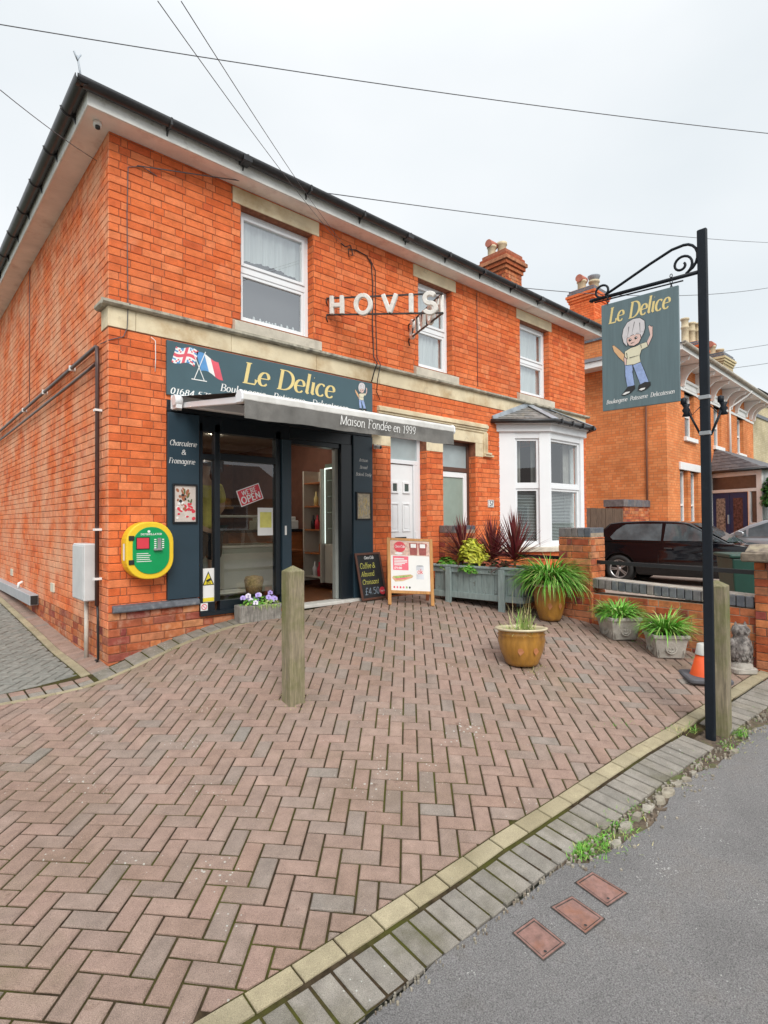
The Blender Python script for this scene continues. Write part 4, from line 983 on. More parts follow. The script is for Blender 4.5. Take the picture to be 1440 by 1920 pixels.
# pilaster wording and picture frames
q = MB(); yp = -.030
pen_text(q, 'Charcuterie', (.715, yp, 2.15), X_, Z_, NY, .036, .2, .07, .22, align='c', width=.285); pen_text(q, '&', (.72, yp, 2.06), X_, Z_, NY, .034, .2, .07, .1, align='c'); pen_text(q, 'Fromagerie', (.70, yp, 1.965), X_, Z_, NY, .036, .2, .07, .22, align='c', width=.275)
tag(q.build('pilaster_lettering', m_white), 'white italic words Charcuterie & Fromagerie on the left blue pilaster', 'lettering')
q = MB()
for k, tx in enumerate(('Artisan', 'Bread', 'Baked Daily')): pen_text(q, tx, (3.155, yp, 2.15 - k * .095), X_, Z_, NY, .028, .2, .07, .22, align='c', width=(.15, .13, .27)[k])
tag(q.build('pilaster_lettering', m_white), 'white italic words Artisan Bread Baked Daily on the right blue pilaster', 'lettering')
def picture(x0, x1, z0, z1, label, kind):
    t = thing('picture_frame', label, 'framed picture', (x0, -.03, z0)); f = MB(); y = -.031; w_ = .018
    f.box((x0, y - .02, z0), (x0 + w_, y, z1)); f.box((x1 - w_, y - .02, z0), (x1, y, z1)); f.box((x0 + w_, y - .02, z0), (x1 - w_, y, z0 + w_)); f.box((x0 + w_, y - .02, z1 - w_), (x1 - w_, y, z1)); f.build('frame', m_black, t, bev=.002)
    p = MB(); p.quad((x0 + w_, y - .004, z0 + w_), (x1 - w_, y - .004, z0 + w_), (x1 - w_, y - .004, z1 - w_), (x0 + w_, y - .004, z1 - w_), 0)
    rr = random.Random(int(x0 * 50)); w2, h2 = x1 - x0 - 2 * w_, z1 - z0 - 2 * w_
    cols = [mat('print_pale', (.62,.55,.50), rough=.5), m_red, mat('print_brown', (.33,.12,.06), rough=.5), m_paper, m_ink, mat('print_green', (.10,.14,.05), rough=.5)] if kind == 'meat' else [mat('print_straw', (.50,.42,.30), rough=.5, var=.2, scale=40), mat('print_wheat', (.62,.45,.17), rough=.5), mat('print_grey', (.40,.38,.35), rough=.5), m_paper, mat('print_brown', (.33,.12,.06)), m_gold]
    for k in range(46):
        u, v = rr.random(), rr.random()
        if kind == 'meat':
            mi = rr.choice([1, 3, 1, 2, 3, 1]) if v < .55 else rr.choice([2, 5, 4, 0, 2]); rx, ry = rr.uniform(.008, .022), rr.uniform(.008, .02)
            if v > .55: ry *= 1.8
        else: mi = rr.choice([1, 5, 2, 0, 1]); rx, ry = .005, rr.uniform(.02, .04)
        cx = x0 + w_ + .022 + u * (w2 - .044); cz = z0 + w_ + .03 + v * (h2 - .06)
        flat(p, ell(cx, cz, rx, ry * .9, 9, rr.uniform(-.6, .6)), (0, y - .004, 0), X_, Z_, NY, .0003 + k * .0001, mi)
    p.build('print', cols, t)
picture(.600, .862, 1.345, 1.755, 'framed picture of red meats and cheeses on the left pilaster', 'meat')
picture(3.02, 3.285, 1.375, 1.745, 'framed picture of golden wheat ears on the right pilaster', 'wheat')

# ================================================================== awning
t = thing('awning', 'dark grey awning with white front bar reading Maison Fondee en 1999', 'awning', (.6, 0, 2.6))
ax0, ax1, ay, az = .628, 3.305, -1.44, 2.405
q = MB(); q.box((.66, -.115, 2.545), (3.45, -.035, 2.665)); q.build('cassette', m_upvc, t, bev=.015)
q = MB(); q.tube([(.585, -.10, 2.60), (.665, -.10, 2.60)], .058, 14); q.box((.60, -.14, 2.515), (.66, -.0, 2.56)); q.box((.59, -.03, 2.52), (.70, -.005, 2.67)); q.build('end_bracket', m_upvc, t, bev=.004)
q = MB(); q.quad((ax0 + .02, -.06, 2.655), (ax1, -.06, 2.655), (ax1, ay + .02, az + .05), (ax0 + .02, ay + .02, az + .05)); q.build('canopy', mat('dark_canopy_cloth', (.045,.04,.04), rough=.9, var=.1), t)
q = MB(); q.bar((.70, -.11, 2.56), (ax0 + .06, ay + .04, az - .005), .04, .06); q.bar((2.9, -.11, 2.56), (ax1 - .1, ay + .04, az - .005), .04, .06); q.build('arm', m_upvc, t, bev=.006)
q = MB(); pf = [(.045, -.035), (.05, .02), (.02, .052), (-.02, .055), (-.048, .03), (-.05, -.02), (-.035, -.042)]
q.prism(pf, (ax0, ay, az), Y_, Z_, X_, ax1 - ax0); q.build('front_bar', mat('weathered_white_metal', (.66,.65,.62), rough=.4, var=.07, scale=5, stain=((.40,.38,.34), 6, .5, .72, .5)), t, bev=.004)
q = MB(); q.prism([(p[0] * 1.12, p[1] * 1.12) for p in pf], (ax0 - .018, ay, az), Y_, Z_, X_, .02); q.prism([(p[0] * 1.12, p[1] * 1.12) for p in pf], (ax1 - .002, ay, az), Y_, Z_, X_, .02); q.build('end_cap', m_upvc, t, bev=.003)
q = MB(); n = 120; hgt = .165
def vy(x, k): return ay - .048 + k * (.010 * math.sin(x * 9) + .006 * math.sin(x * 23 + 1) + .004 * math.sin(x * 41))
for i in range(n + 1):
    x = ax0 + .01 + (ax1 - ax0 - .02) * i / n
    for k in range(4):
        f = k / 3; q.v.append((x, vy(x, f), az - .012 - f * hgt + (.004 * math.sin(x * 6) if k == 3 else 0)))
for i in range(n):
    for k in range(3): q.f.append((i * 4 + k, (i + 1) * 4 + k, (i + 1) * 4 + k + 1, i * 4 + k + 1)); q.m.append(0); q.sm.append(True)
q.build('valance', mat('grey_valance_cloth', (.155,.15,.14), rough=.9, var=.14, scale=5, bump=.3, bscale=140, stain=((.27,.26,.24), 2.5, .5, .7, .5)), t)
q = MB(); pen_text(q, 'Maison Fondée en 1999', (1.63, ay - .066, az - .122), X_, Z_, NY, .056, .16, .09, .12, width=1.02, lift=.001); q.build('lettering', m_white, t)

# ================================================================== HOVIS projecting sign
t = thing('projecting_letter_sign', 'white HOVIS letters on a black rusty V shaped bracket above the awning', 'sign', (3.3, 0, 4.0))
m_iron = mat('rusty_iron', (.03,.028,.03), rough=.6, var=.3, scale=20, bump=.4, stain=((.16,.06,.03), 12, .55, .7, .7))
m_letter = mat('aged_white_enamel', (.72,.69,.64), rough=.45, var=.08, scale=20, stain=((.35,.22,.12), 16, .6, .75, .6))
AP = Vector((3.317, -1.32, 0)); PA = Vector((2.583, 0, 0)); PB = Vector((4.051, 0, 0)); zt, zb = 4.105, 3.895
for P0, P1, flip in ((PA, AP, False), (PB, AP, True)):
    q = MB(); nrm = Vector((0, 0, 1)).cross(P1 - P0).normalized() * (-1 if not flip else 1)
    nrm = -Vector((P1 - P0).cross(Vector((0, 0, 1)))).normalized() if flip else (P1 - P0).cross(Vector((0, 0, 1))).normalized()
    for z, zz in ((zt, 4.20 if not flip else 4.20), (zb, 3.99)):
        a_ = Vector((P0.x, 0, zz)) ; b_ = Vector((AP.x, AP.y, 4.055 if z == zt else 3.82)); q.bar(a_, b_, .018, .018)
        q.tube([a_ + Vector((0, 0, 0)), a_ + Vector((-.015, -.02, -.05)), a_ + Vector((.01, -.01, -.09))], .008, 5)
    if flip:
        for k in range(1, 7):
            f = k / 7; q.bar(Vector((P0.x, 0, 4.20)).lerp(Vector((AP.x, AP.y, 4.055)), f), Vector((P0.x, 0, 3.99)).lerp(Vector((AP.x, AP.y, 3.82)), f), .012, .012)
    q.build('bracket', m_iron, t)
    Lt = MB(); d_ = (P1 - P0); ln_ = d_.length; d_.normalize()
    U = Vector((AP.x - P0.x, AP.y - P0.y, 4.055 - 4.20)).normalized()
    if flip: U = -U
    S_ = .156
    for k, ch in enumerate('HOVIS'):
        f = (.10, .335, .565, .745, .90)[k] if not flip else 1 - (.10, .335, .565, .745, .90)[k]
        base = Vector((P0.x, 0, 3.99)).lerp(Vector((AP.x, AP.y, 3.82)), f)
        gl = {'H': [[(-.45,1.5),(-.45,0)], [(.45,1.5),(.45,0)], [(-.45,.72),(.45,.72)]], 'O': [A(0,.75,.62,.72,90,450,26)], 'V': [[(-.55,1.5),(0,.05)], [(0,.05),(.55,1.5)]], 'I': [[(0,1.5),(0,0)]], 'S': [A(0,1.1,.42,.38,30,265,12) + A(0,.36,.45,.38,85,-160,12)]}[ch]
        wN = nrm
        for si, st in enumerate(gl):
            n = len(st); L_, R_ = [], []
            for i in range(n):
                a_ = st[max(0, i - 1)]; b_ = st[min(n - 1, i + 1)]; dx, dy = b_[0] - a_[0], b_[1] - a_[1]; l = math.hypot(dx, dy) or 1; dx /= l; dy /= l; wd = .35
                L_.append((st[i][0] - dy * wd / 2, st[i][1] + dx * wd / 2)); R_.append((st[i][0] + dy * wd / 2, st[i][1] - dx * wd / 2))
            P = lambda q_, o_: tuple(base + U * (q_[0] * S_) + Vector((0, 0, 1)) * (q_[1] * S_) + wN * (o_ + si * .0012))
            vs = [P(q_, .035) for q_ in L_] + [P(q_, .035) for q_ in R_] + [P(q_, -.01) for q_ in L_] + [P(q_, -.01) for q_ in R_]
            fs = [(i, i + 1, n + i + 1, n + i) for i in range(n - 1)] + [(3 * n + i, 3 * n + i + 1, 2 * n + i + 1, 2 * n + i) for i in range(n - 1)] + [(i, 2 * n + i, 2 * n + i + 1, i + 1) for i in range(n - 1)] + [(n + i + 1, 3 * n + i + 1, 3 * n + i, n + i) for i in range(n - 1)] + [(0, n, 3 * n, 2 * n), (n - 1, 3 * n - 1, 4 * n - 1, 2 * n - 1)]
            Lt.add(vs, fs)
    Lt.build('lettering', m_letter, t, bev=.006)

# ================================================================== front doors and stone surround
s = MB(); s.box((3.44, -.012, 2.622), (5.76, .1, 2.90)); s.box((3.325, -.012, 2.402), (3.672, .02, 2.62)); s.box((4.402, -.014, 2.402), (4.762, .1, 2.622)); s.box((5.557, -.012, 2.402), (5.75, .1, 2.62))
s.build('door_surround', m_stone, house, bev=.004)
s = MB()
for k, (o_, h_, zz) in enumerate(((.03, .035, 2.80), (.05, .03, 2.837), (.072, .05, 2.869), (.05, .02, 2.921))):
    s.box((3.44 - o_ * .3, -o_, zz), (5.83, 0, zz + h_))
for x in (5.752, 5.775, 5.80): s.box((x, -.028 - (x - 5.75) * .6, 2.45), (x + .022, 0, 2.80))
s.box((5.74, -.06, 2.41), (5.98, 0, 2.44)); s.box((5.75, -.08, 2.442), (5.90, 0, 2.475)); s.box((3.33, -.06, 2.63), (3.50, 0, 2.66)); s.box((3.325, -.075, 2.665), (3.46, 0, 2.70)); s.box((3.43, -.03, 2.70), (3.50, 0, 2.80))
s.build('hood_moulding', m_stone, house, bev=.004)
m_doorw = mat('white_door', (.82,.83,.84), rough=.3, var=.015)
def frame_rect(m, x0, x1, z0, z1, y0, y1, w_, mi=0):
    m.box((x0, y0, z0), (x0 + w_, y1, z1), mi); m.box((x1 - w_, y0, z0), (x1, y1, z1), mi); m.box((x0 + w_, y0, z0), (x1 - w_, y1, z0 + w_), mi); m.box((x0 + w_, y0, z1 - w_), (x1 - w_, y1, z1), mi)
f = MB(); yd = .13; frame_rect(f, 3.675, 4.40, .33, 2.62, yd, yd + .07, .055); f.box((3.73, yd - .002, 2.19), (4.345, yd + .07, 2.25)); f.box((4.26, yd + .001, .38), (4.346, yd + .06, 2.19))
dr = f.build('front_door', m_upvc, house, bev=.004)
f = MB(); X0, X1 = 3.735, 4.255; f.box((X0, yd + .02, .39), (X1, yd + .06, 2.18)); lf = f.build('leaf', m_doorw, dr, bev=.003)
def panel(x0, x1, z0, z1, y):
    p = MB(); frame_rect(p, x0, x1, z0, z1, y - .012, y, .022); p.box((x0 + .045, y - .006, z0 + .045), (x1 - .045, y, z1 - .045)); return p
for a_, b_ in ((3.80, 3.965), (4.035, 4.20)):
    panel(a_, b_, 1.20, 1.62, yd + .02).build('moulded_panel', m_doorw, lf, bev=.003)
    panel(a_, b_, .50, .95, yd + .02).build('moulded_panel', m_doorw, lf, bev=.003)
    p = MB(); frame_rect(p, a_ + .01, b_ - .01, 1.76, 1.93, yd, yd + .02, .03); wl = p.build('small_window', m_doorw, lf, bev=.003)
    p = MB(); p.box((a_ + .04, yd + .012, 1.79), (b_ - .04, yd + .019, 1.90)); p.build('pane', mat('dark_leaded_glass', (.05,.07,.06), rough=.15), wl)
p = MB(); frame_rect(p, 3.89, 4.11, 1.045, 1.125, yd + .008, yd + .02, .012); p.box((3.90, yd + .012, 1.055), (4.10, yd + .019, 1.115)); p.build('letterbox', m_black, lf)
p = MB(); p.box((4.275, yd - .012, 1.05), (4.30, yd, 1.20)); p.bar((4.285, yd - .03, 1.10), (4.36, yd - .03, 1.10), .012, .012); p.build('handle', m_upvc, lf)
p = MB(); p.quad((3.73, yd + .03, 2.25), (4.345, yd + .03, 2.25), (4.345, yd + .03, 2.565), (3.73, yd + .03, 2.565)); p.build('fanlight', m_frosta, dr)
f = MB(); m_brown = mat('brown_door_frame', (.10,.045,.03), rough=.5, var=.1); frame_rect(f, 4.764, 5.555, .30, 2.62, yd, yd + .08, .05); f.box((4.81, yd - .002, 2.14), (5.51, yd + .08, 2.21)); dr = f.build('front_door', m_brown, house, bev=.004)
f = MB(); frame_rect(f, 4.815, 5.50, .35, 2.135, yd + .01, yd + .06, .085); lf = f.build('leaf', m_doorw, dr, bev=.004)
p = MB(); p.quad((4.89, yd + .03, .42), (5.42, yd + .03, .42), (5.42, yd + .03, 2.06), (4.89, yd + .03, 2.06)); p.build('pane', m_frost, lf)
p = MB(); p.bar((4.86, yd - .02, 1.24), (4.97, yd - .02, 1.24), .014, .016); p.build('handle', m_upvc, lf)
p = MB(); p.quad((4.81, yd + .03, 2.20), (5.51, yd + .03, 2.20), (5.51, yd + .03, 2.575), (4.81, yd + .03, 2.575)); p.build('fanlight', m_frosta, dr)
t = thing('house_number_plate', 'small white house number plate 57 beside the bay window', 'number plate', (5.94, -.02, 1.63))
p = MB(); p.box((5.855, -.022, 1.575), (6.015, -.007, 1.70)); p.build('plate', m_paper, t, bev=.003)
p = MB(); frame_rect(p, 5.862, 6.008, 1.582, 1.693, -.0235, -.022, .006); pen_text(p, '57', (5.94, -.0225, 1.602), X_, Z_, NY, .050, .36, .18, 0, align='c'); p.build('number', m_navy, t)

# ================================================================== bay window
bay = MB(); Pw = [(6.18, 0), (6.83, -.577), (8.0, -.577), (8.5, 0)]
def bayprism(m, poly, z0, z1, mi=0): m.prism(poly, (0, 0, z0), X_, Y_, Z_, z1 - z0, mi)
bay.quad((6.18, .02, .3), (9.0, .02, .3), (9.0, .02, .3), (6.18, .02, .3)) if 0 else None
def off_poly(d): return [(6.18 - d * 1.4, 0.0), (6.83 - d * .45, -.577 - d), (8.0 + d * .6, -.577 - d), (8.5 + d * 1.4, 0.0)]
base = MB(); 
for (p0, p1, sd) in ((Pw[0], Pw[1], 31), (Pw[1], Pw[2], 32), (Pw[2], Pw[3], 33)):
    u_ = Vector((p1[0] - p0[0], p1[1] - p0[1], 0)); l_ = u_.length; u_.normalize(); n_ = Vector((u_.y, -u_.x, 0))
    bricks(base, (p0[0], p0[1], 0), u_, n_, l_, -.2, .82, seed=sd); base.quad((*p0, -.3), (*p1, -.3), (*p1, .82), (*p0, .82), 1)
b_ = base.build('bay_window', [m_brick, m_mortar], house)
s = MB(); bayprism(s, off_poly(.07), .822, .90); s.build('sill', m_stones, b_, bev=.006)
def bay_face(p0, p1, posts, zs_, name='sash_window'):
    """white framing on one face; posts: list of (u0,u1) solid uprights; glass between"""
    u_ = Vector((p1[0] - p0[0], p1[1] - p0[1], 0)); l_ = u_.length; u_.normalize(); n_ = Vector((u_.y, -u_.x, 0)); O = Vector((p0[0], p0[1], 0)) - n_ * .06
    Mx = Matrix(((u_.x, -n_.x, 0, O.x), (u_.y, -n_.y, 0, O.y), (0, 0, 1, 0), (0, 0, 0, 1)))
    f = MB()
    for a_, c_ in posts: f.box((a_ * l_, -.055, .90), (c_ * l_, .05, 2.90), 0, Mx)
    f.box((0.005, -.045, 2.755), (l_ - .005, .05, 2.90), 0, Mx)
    op = f.build(name, m_upvc, b_, bev=.004)
    for (a_, c_) in zip([q_[1] for q_ in posts], [q_[0] for q_ in posts][1:]):
        A0, A1 = a_ * l_, c_ * l_
        if A1 - A0 < .1: continue
        g_ = MB()
        for (z0, z1, yy) in ((.96, 1.90, .0), (1.96, 2.755, -.015)):
            q_ = .04
            for bx in (((A0, yy, z0), (A0 + q_, .045, z1)), ((A1 - q_, yy, z0), (A1, .045, z1)), ((A0 + q_, yy, z0), (A1 - q_, .045, z0 + q_)), ((A0 + q_, yy, z1 - q_), (A1 - q_, .045, z1))): g_.box(*bx, 0, Mx)
        g_.box((A0, -.02, 1.90), (A1, .05, 1.96), 0, Mx); g_.box((A0, -.03, .90), (A1, .05, .96), 0, Mx)
        sash = g_.build('sash', m_upvc, op, bev=.003)
        # note: panes and blinds are siblings of the sash, under the frame
        p = MB()
        for z0, z1 in ((1.0, 1.86), (2.0, 2.715)): p.add([Mx @ Vector(v_) for v_ in ((A0 + .04, .02, z0), (A1 - .04, .02, z0), (A1 - .04, .02, z1), (A0 + .04, .02, z1))], [(0, 1, 2, 3)])
        p.build('pane', glass('bay_glass', mirror=.15), op)
        p = MB()
        for k in range(34):
            z = 1.0 + k * .026; p.add([Mx @ Vector(v_) for v_ in ((A0 + .03, .085, z), (A1 - .03, .085, z), (A1 - .03, .105, z + .013), (A0 + .03, .105, z + .013))], [(0, 1, 2, 3)])
        p.build('venetian_blind', mat('blind_slat', (.46,.48,.50), rough=.6, var=.03), op)
        p = MB(); n = 24
        for x0_, x1_ in ((A0, A0 + (A1 - A0) * .36), (A0 + (A1 - A0) * .8, A1)):
            o_ = len(p.v)
            for k in range(n + 1):
                x_ = x0_ + (x1_ - x0_) * k / n; dy = .02 * math.sin(k * 1.9); p.v += [tuple(Mx @ Vector((x_, .19 + dy, 1.86))), tuple(Mx @ Vector((x_, .19 + dy, 2.76)))]
            for k in range(n): p.f.append((o_ + 2 * k, o_ + 2 * k + 2, o_ + 2 * k + 3, o_ + 2 * k + 1)); p.m.append(0); p.sm.append(True)
        p.build('curtain', mat('dim_curtain', (.36,.34,.33), rough=.9, var=.1), op)
bay_face(Pw[0], Pw[1], [(0, .33), (.80, 1.0)], None); bay_face(Pw[1], Pw[2], [(0, .05), (.90, 1)], None); bay_face(Pw[2], Pw[3], [(0, .2), (.67, 1)], None)
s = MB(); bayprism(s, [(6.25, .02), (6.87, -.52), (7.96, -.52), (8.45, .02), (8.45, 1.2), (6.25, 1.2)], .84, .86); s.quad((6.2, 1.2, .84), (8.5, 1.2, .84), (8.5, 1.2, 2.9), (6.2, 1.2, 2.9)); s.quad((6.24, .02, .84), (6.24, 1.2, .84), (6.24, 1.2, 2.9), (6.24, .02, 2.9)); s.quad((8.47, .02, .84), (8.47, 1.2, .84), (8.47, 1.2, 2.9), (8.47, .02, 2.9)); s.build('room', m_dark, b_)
s = MB(); bayprism(s, off_poly(.045), 2.865, 2.985); bayprism(s, off_poly(.075), 2.988, 3.02); s.build('cornice', m_upvc, b_, bev=.006)
g = MB(); ep = off_poly(.16)
g.tube([(p[0], p[1] + (0 if 0 < i < 3 else -.02), 3.025) for i, p in enumerate(ep)], .038, 8); g.build('gutter', m_gutter, b_)
for k in range(4):
    q = MB(); x = 6.9 + k * .36; q.box((x, -.79, 2.985), (x + .03, -.70, 3.065)); q.build('gutter_bracket', m_gutter, b_)
rf = MB(); zt = 3.43; RT = [(6.83 + .28, 0), (8.0 - .2, 0)]
e = [(*ep[0], 3.04), (*ep[1], 3.04), (*ep[2], 3.04), (*ep[3], 3.04)]; tl, tr_ = (RT[0][0], RT[0][1], zt), (RT[1][0], RT[1][1], zt)
slates(rf, e[0], e[1], tl, tl, 7, 5, .006); slates(rf, e[1], e[2], tr_, tl, 7, 9, .006); slates(rf, e[2], e[3], tr_, tr_, 7, 5, .006)
rf.build('roof', m_slateb, b_)
hp = MB()
for a_, c_ in ((e[1], tl), (e[2], tr_)): hp.bar(Vector(a_) + Vector((0, 0, .02)), Vector(c_) + Vector((0, 0, .028)), .13, .016)
hp.bar(Vector(tl) + Vector((-.15, -.01, .03)), Vector(tr_) + Vector((.15, -.01, .03)), .02, .12); hp.bar(Vector(e[0]) + Vector((.05, -.015, .03)), Vector(tl) + Vector((0, -.02, .03)), .03, .10)
hp.build('lead_flashing', m_lead, b_, bev=.003)
# ================================================================== small fittings on the building
def cable(name, label, pts, r=.005, m=None, cat='cable', group=None):
    q = MB(); q.tube(pts, r, 5); return tag(q.build(name, m or m_black), label, cat, group)
def sagline(a, b, sag, n=16):
    a, b = Vector(a), Vector(b); return [a.lerp(b, k / n) - Vector((0, 0, sag * 4 * (k / n) * (1 - k / n))) for k in range(n + 1)]
m_wire = mat('grey_wire', (.11,.11,.12), rough=.7)
t = thing('defibrillator_cabinet', 'yellow rounded defibrillator cabinet with a green front by the corner of the wall', 'defibrillator', (.33, 0, 1.08))
def stadium(w_, h_, r_, n=8):
    o_ = []
    for cx, cy, a0 in ((w_ - r_, h_ - r_, 0), (-w_ + r_, h_ - r_, 90), (-w_ + r_, -h_ + r_, 180), (w_ - r_, -h_ + r_, 270)):
        for k in range(n + 1): o_.append((cx + r_ * math.cos(R(a0 + 90 * k / n)), cy + r_ * math.sin(R(a0 + 90 * k / n))))
    return o_
m_yp = mat('yellow_cabinet', (.82,.56,.03), rough=.35, var=.04, stain=((.5,.32,.05), 6, .6, .8, .3)); m_gp = mat('green_panel', (.0,.30,.09), rough=.4, var=.04)
cx, cz = .335, 1.085
q = MB(); q.prism(stadium(.225, .278, .20), (cx, -.008, cz), X_, Z_, NY, .162); q.build('case', m_yp, t, bev=.014, seg=3)
q = MB(); q.prism(stadium(.175, .228, .168), (cx + .005, -.172, cz), X_, Z_, NY, .006); gp = q.build('green_front', m_gp, t, bev=.002)
q = MB(); q.box((cx - .135, -.184, cz + .02), (cx - .02, -.178, cz + .125)); q.build('window', m_red, gp, bev=.002)
q = MB(); frame_rect(q, cx - .14, cx - .015, cz + .015, cz + .13, -.186, -.1785, .006); q.build('window_frame', m_ink, gp)
q = MB(); q.box((cx + .06, -.192, cz + .01), (cx + .095, -.178, cz + .12)); q.box((cx + .02, -.21, cz + .0), (cx + .10, -.185, cz + .018)); q.build('keypad_lock', mat('grey_metal', (.35,.35,.36), rough=.4, metal=.5), gp, bev=.002)
q = MB()
for k in range(5): q.box((cx + .03, -.181, cz + .02 + k * .02), (cx + .05, -.1785, cz + .03 + k * .02)); q.box((cx + .105, -.181, cz + .02 + k * .02), (cx + .125, -.1785, cz + .03 + k * .02))
for k, (w_, o_) in enumerate(((.11, 0), (.13, 0), (.12, 0), (.125, 0), (.14, .0))): q.box((cx - .135, -.1795, cz - .03 - k * .019), (cx - .135 + w_, -.1785, cz - .024 - k * .019))
q.prism(ell(cx - .02, cz + .185, .014, .012), (0, -.178, 0), X_, Z_, NY, .001)
q.build('printing', m_white, gp)
q = MB(); pen_text(q, 'DEFIBRILLATOR', (cx + .003, -.178, cz + .150), X_, Z_, NY, .011, .30, .22, 0, align='c', width=.20, lift=.001); q.build('printed_title', m_white, gp)
for z in (cz + .10, cz - .13):
    q = MB(); q.box((cx - .205, -.182, z), (cx - .155, -.165, z + .045)); q.build('hinge', m_ink, t, bev=.003)
q = MB(); q.quad((cx - .2265, -.125, cz - .09), (cx - .2265, -.075, cz - .09), (cx - .2265, -.075, cz + .07), (cx - .2265, -.125, cz + .07)); q.build('side_sticker', m_paper, t)

t = thing('meter_box', 'pale grey electricity meter box on the side wall beside the brown pipe', 'meter box', (-.1, .5, .6))
m_gry = mat('grey_plastic', (.58,.59,.59), rough=.4, var=.04)
q = MB(); q.box((-.14, .30, .585), (-.009, .72, 1.15)); q.build('case', m_gry, t, bev=.01)
q = MB(); q.box((-.148, .32, .60), (-.141, .70, 1.13)); q.build('door', m_gry, t, bev=.003)
q = MB(); q.tube([(-.06, .52, .58), (-.06, .52, -.06)], .021, 10); q.build('conduit', mat('cream_conduit', (.52,.48,.42), rough=.5), t)
m_bpipe = mat('brown_pipe', (.07,.035,.03), rough=.4, var=.1)
t = thing('pipe', 'dark brown pipe running down the side wall next to the corner', 'pipe', (-.03, .22, 1))
q = MB(); q.tube([(-.045, 6.6, 3.02), (-.045, .26, 3.10), (-.045, .22, 3.09), (-.045, .21, 2.9), (-.045, .21, .55)], .020, 8); q.build('upper_pipe', m_bpipe, t)
q = MB(); q.tube([(-.05, 6.6, 2.85), (-.05, .5, 2.92), (-.05, .24, 2.93)], .016, 8); q.build('side_pipe', m_bpipe, t)
q = MB(); q.tube([(-.04, .21, .55), (-.04, .19, .4), (-.04, .18, .04), (-.04, .24, -.02), (-.03, .3, .0)], .012, 6); q.build('lower_cable', m_ink, t)
for z in (2.45, 1.28, .80):
    q = MB(); q.box((-.075, .18, z), (-.008, .24, z + .022)); q.build('clip', m_paper, t)
for k, (y, z) in enumerate(((1.2, 3.087), (2.6, 3.07), (4.0, 3.05))):
    q = MB(); q.box((-.07, y, z - .028), (-.008, y + .03, z + .028)); q.build('clip', m_paper, t)
for k, (y, z, lb) in enumerate(((2.25, .50, 'small cream vent cover on the side wall nearest the meter box'), (5.18, .51, 'small cream vent cover on the side wall above the grey trunking'))):
    q = MB(); q.box((-.025, y - .09, z), (-.008, y + .09, z + .11)); tag(q.build('vent_cover', mat('cream_plastic', (.62,.58,.46), rough=.5), bev=.003), lb, 'vent')
t = thing('trunking', 'long grey box trunking fixed low along the side wall over the alley', 'trunking', (-.1, 3.2, .3))
m_trk = mat('grey_trunking', (.38,.40,.42), rough=.45, var=.05)
q = MB(); frame = [(-.115, .245), (-.01, .245), (-.01, .385), (-.115, .385)]; q.prism(frame, (0, 3.12, 0), X_, Z_, Y_, 7.5); q.build('channel', m_trk, t, bev=.004)
q = MB(); q.box((-.105, 3.112, .255), (-.02, 3.119, .375)); q.build('open_end', m_ink, t)
q = MB(); q.tube([(-.02, 4.2, .48), (-.07, 4.2, .46), (-.08, 4.2, .39)], .02, 8); q.build('elbow', m_paper, t)
# cctv cameras
t = thing('security_camera', 'white dome security camera under the soffit at the corner of the eaves', 'camera', (-.12, .04, 5.14))
q = MB(); q.lathe([(0, 0), (.036, 0), (.040, -.03), (.032, -.055), (0, -.06)], 16, (-.12, -.06, ZS)); q.build('body', m_paper, t)
q = MB(); q.lathe([(0, -.05), (.022, -.055), (.022, -.078), (0, -.09)], 12, (-.125, -.085, ZS)); q.build('lens', m_ink, t)
t = thing('security_camera', 'small white security camera on the brick just right of the shopfront', 'camera', (3.38, -.02, 2.36))
q = MB(); q.box((3.35, -.03, 2.34), (3.40, -.004, 2.40)); q.tube([(3.375, -.03, 2.37), (3.375, -.13, 2.35)], .026, 10); q.build('body', m_paper, t)
q = MB(); q.tube([(3.375, -.131, 2.35), (3.375, -.136, 2.349)], .020, 10); q.build('lens', m_ink, t)
# aerial and wall wires
t = thing('aerial_bracket', 'small metal bracket standing above the gutter at the roof corner', 'bracket', (-.25, -.1, 5.4))
q = MB(); q.tube([(-.25, -.05, 5.34), (-.27, -.07, 5.52), (-.30, -.09, 5.66)], .010, 6); q.tube([(-.33, -.1, 5.68), (-.30, -.09, 5.62), (-.27, -.08, 5.69)], .009, 6); q.build('stem', m_lead, t)
hk = Vector((2.80, -.02, 4.97))
cable('overhead_cable', 'left one of the two thin cables dropping over the gutter to the wall', sagline((-.69, -3.18, 3.73), hk, .05), .0024, m_wire, group=None)
cable('overhead_cable', 'right one of the two thin cables dropping over the gutter to the wall', sagline((-.61, -3.25, 3.73), hk + Vector((.06, 0, .0)), .05), .0024, m_wire)
cable('wall_cable', 'black looped cable running down the brick to the blue sign end', [(2.80, -.03, 4.97), (2.86, -.04, 4.94), (2.95, -.04, 4.99), (3.0, -.03, 4.88), (2.93, -.03, 4.84), (2.92, -.03, 4.93), (3.05, -.02, 4.97), (3.25, -.02, 4.95), (3.33, -.02, 4.86), (3.35, -.02, 4.6), (3.34, -.02, 4.0), (3.36, -.02, 3.6), (3.36, -.09, 3.49), (3.36, -.03, 3.4), (3.31, -.03, 3.25)], .008)
cable('wall_cable', 'second thin black cable running down the brick behind the white letters', [(3.30, -.02, 4.93), (3.40, -.02, 4.80), (3.40, -.02, 4.2), (3.42, -.02, 3.6), (3.42, -.09, 3.49), (3.42, -.03, 3.3), (3.40, -.03, 3.12), (3.46, -.03, 3.02)], .006)
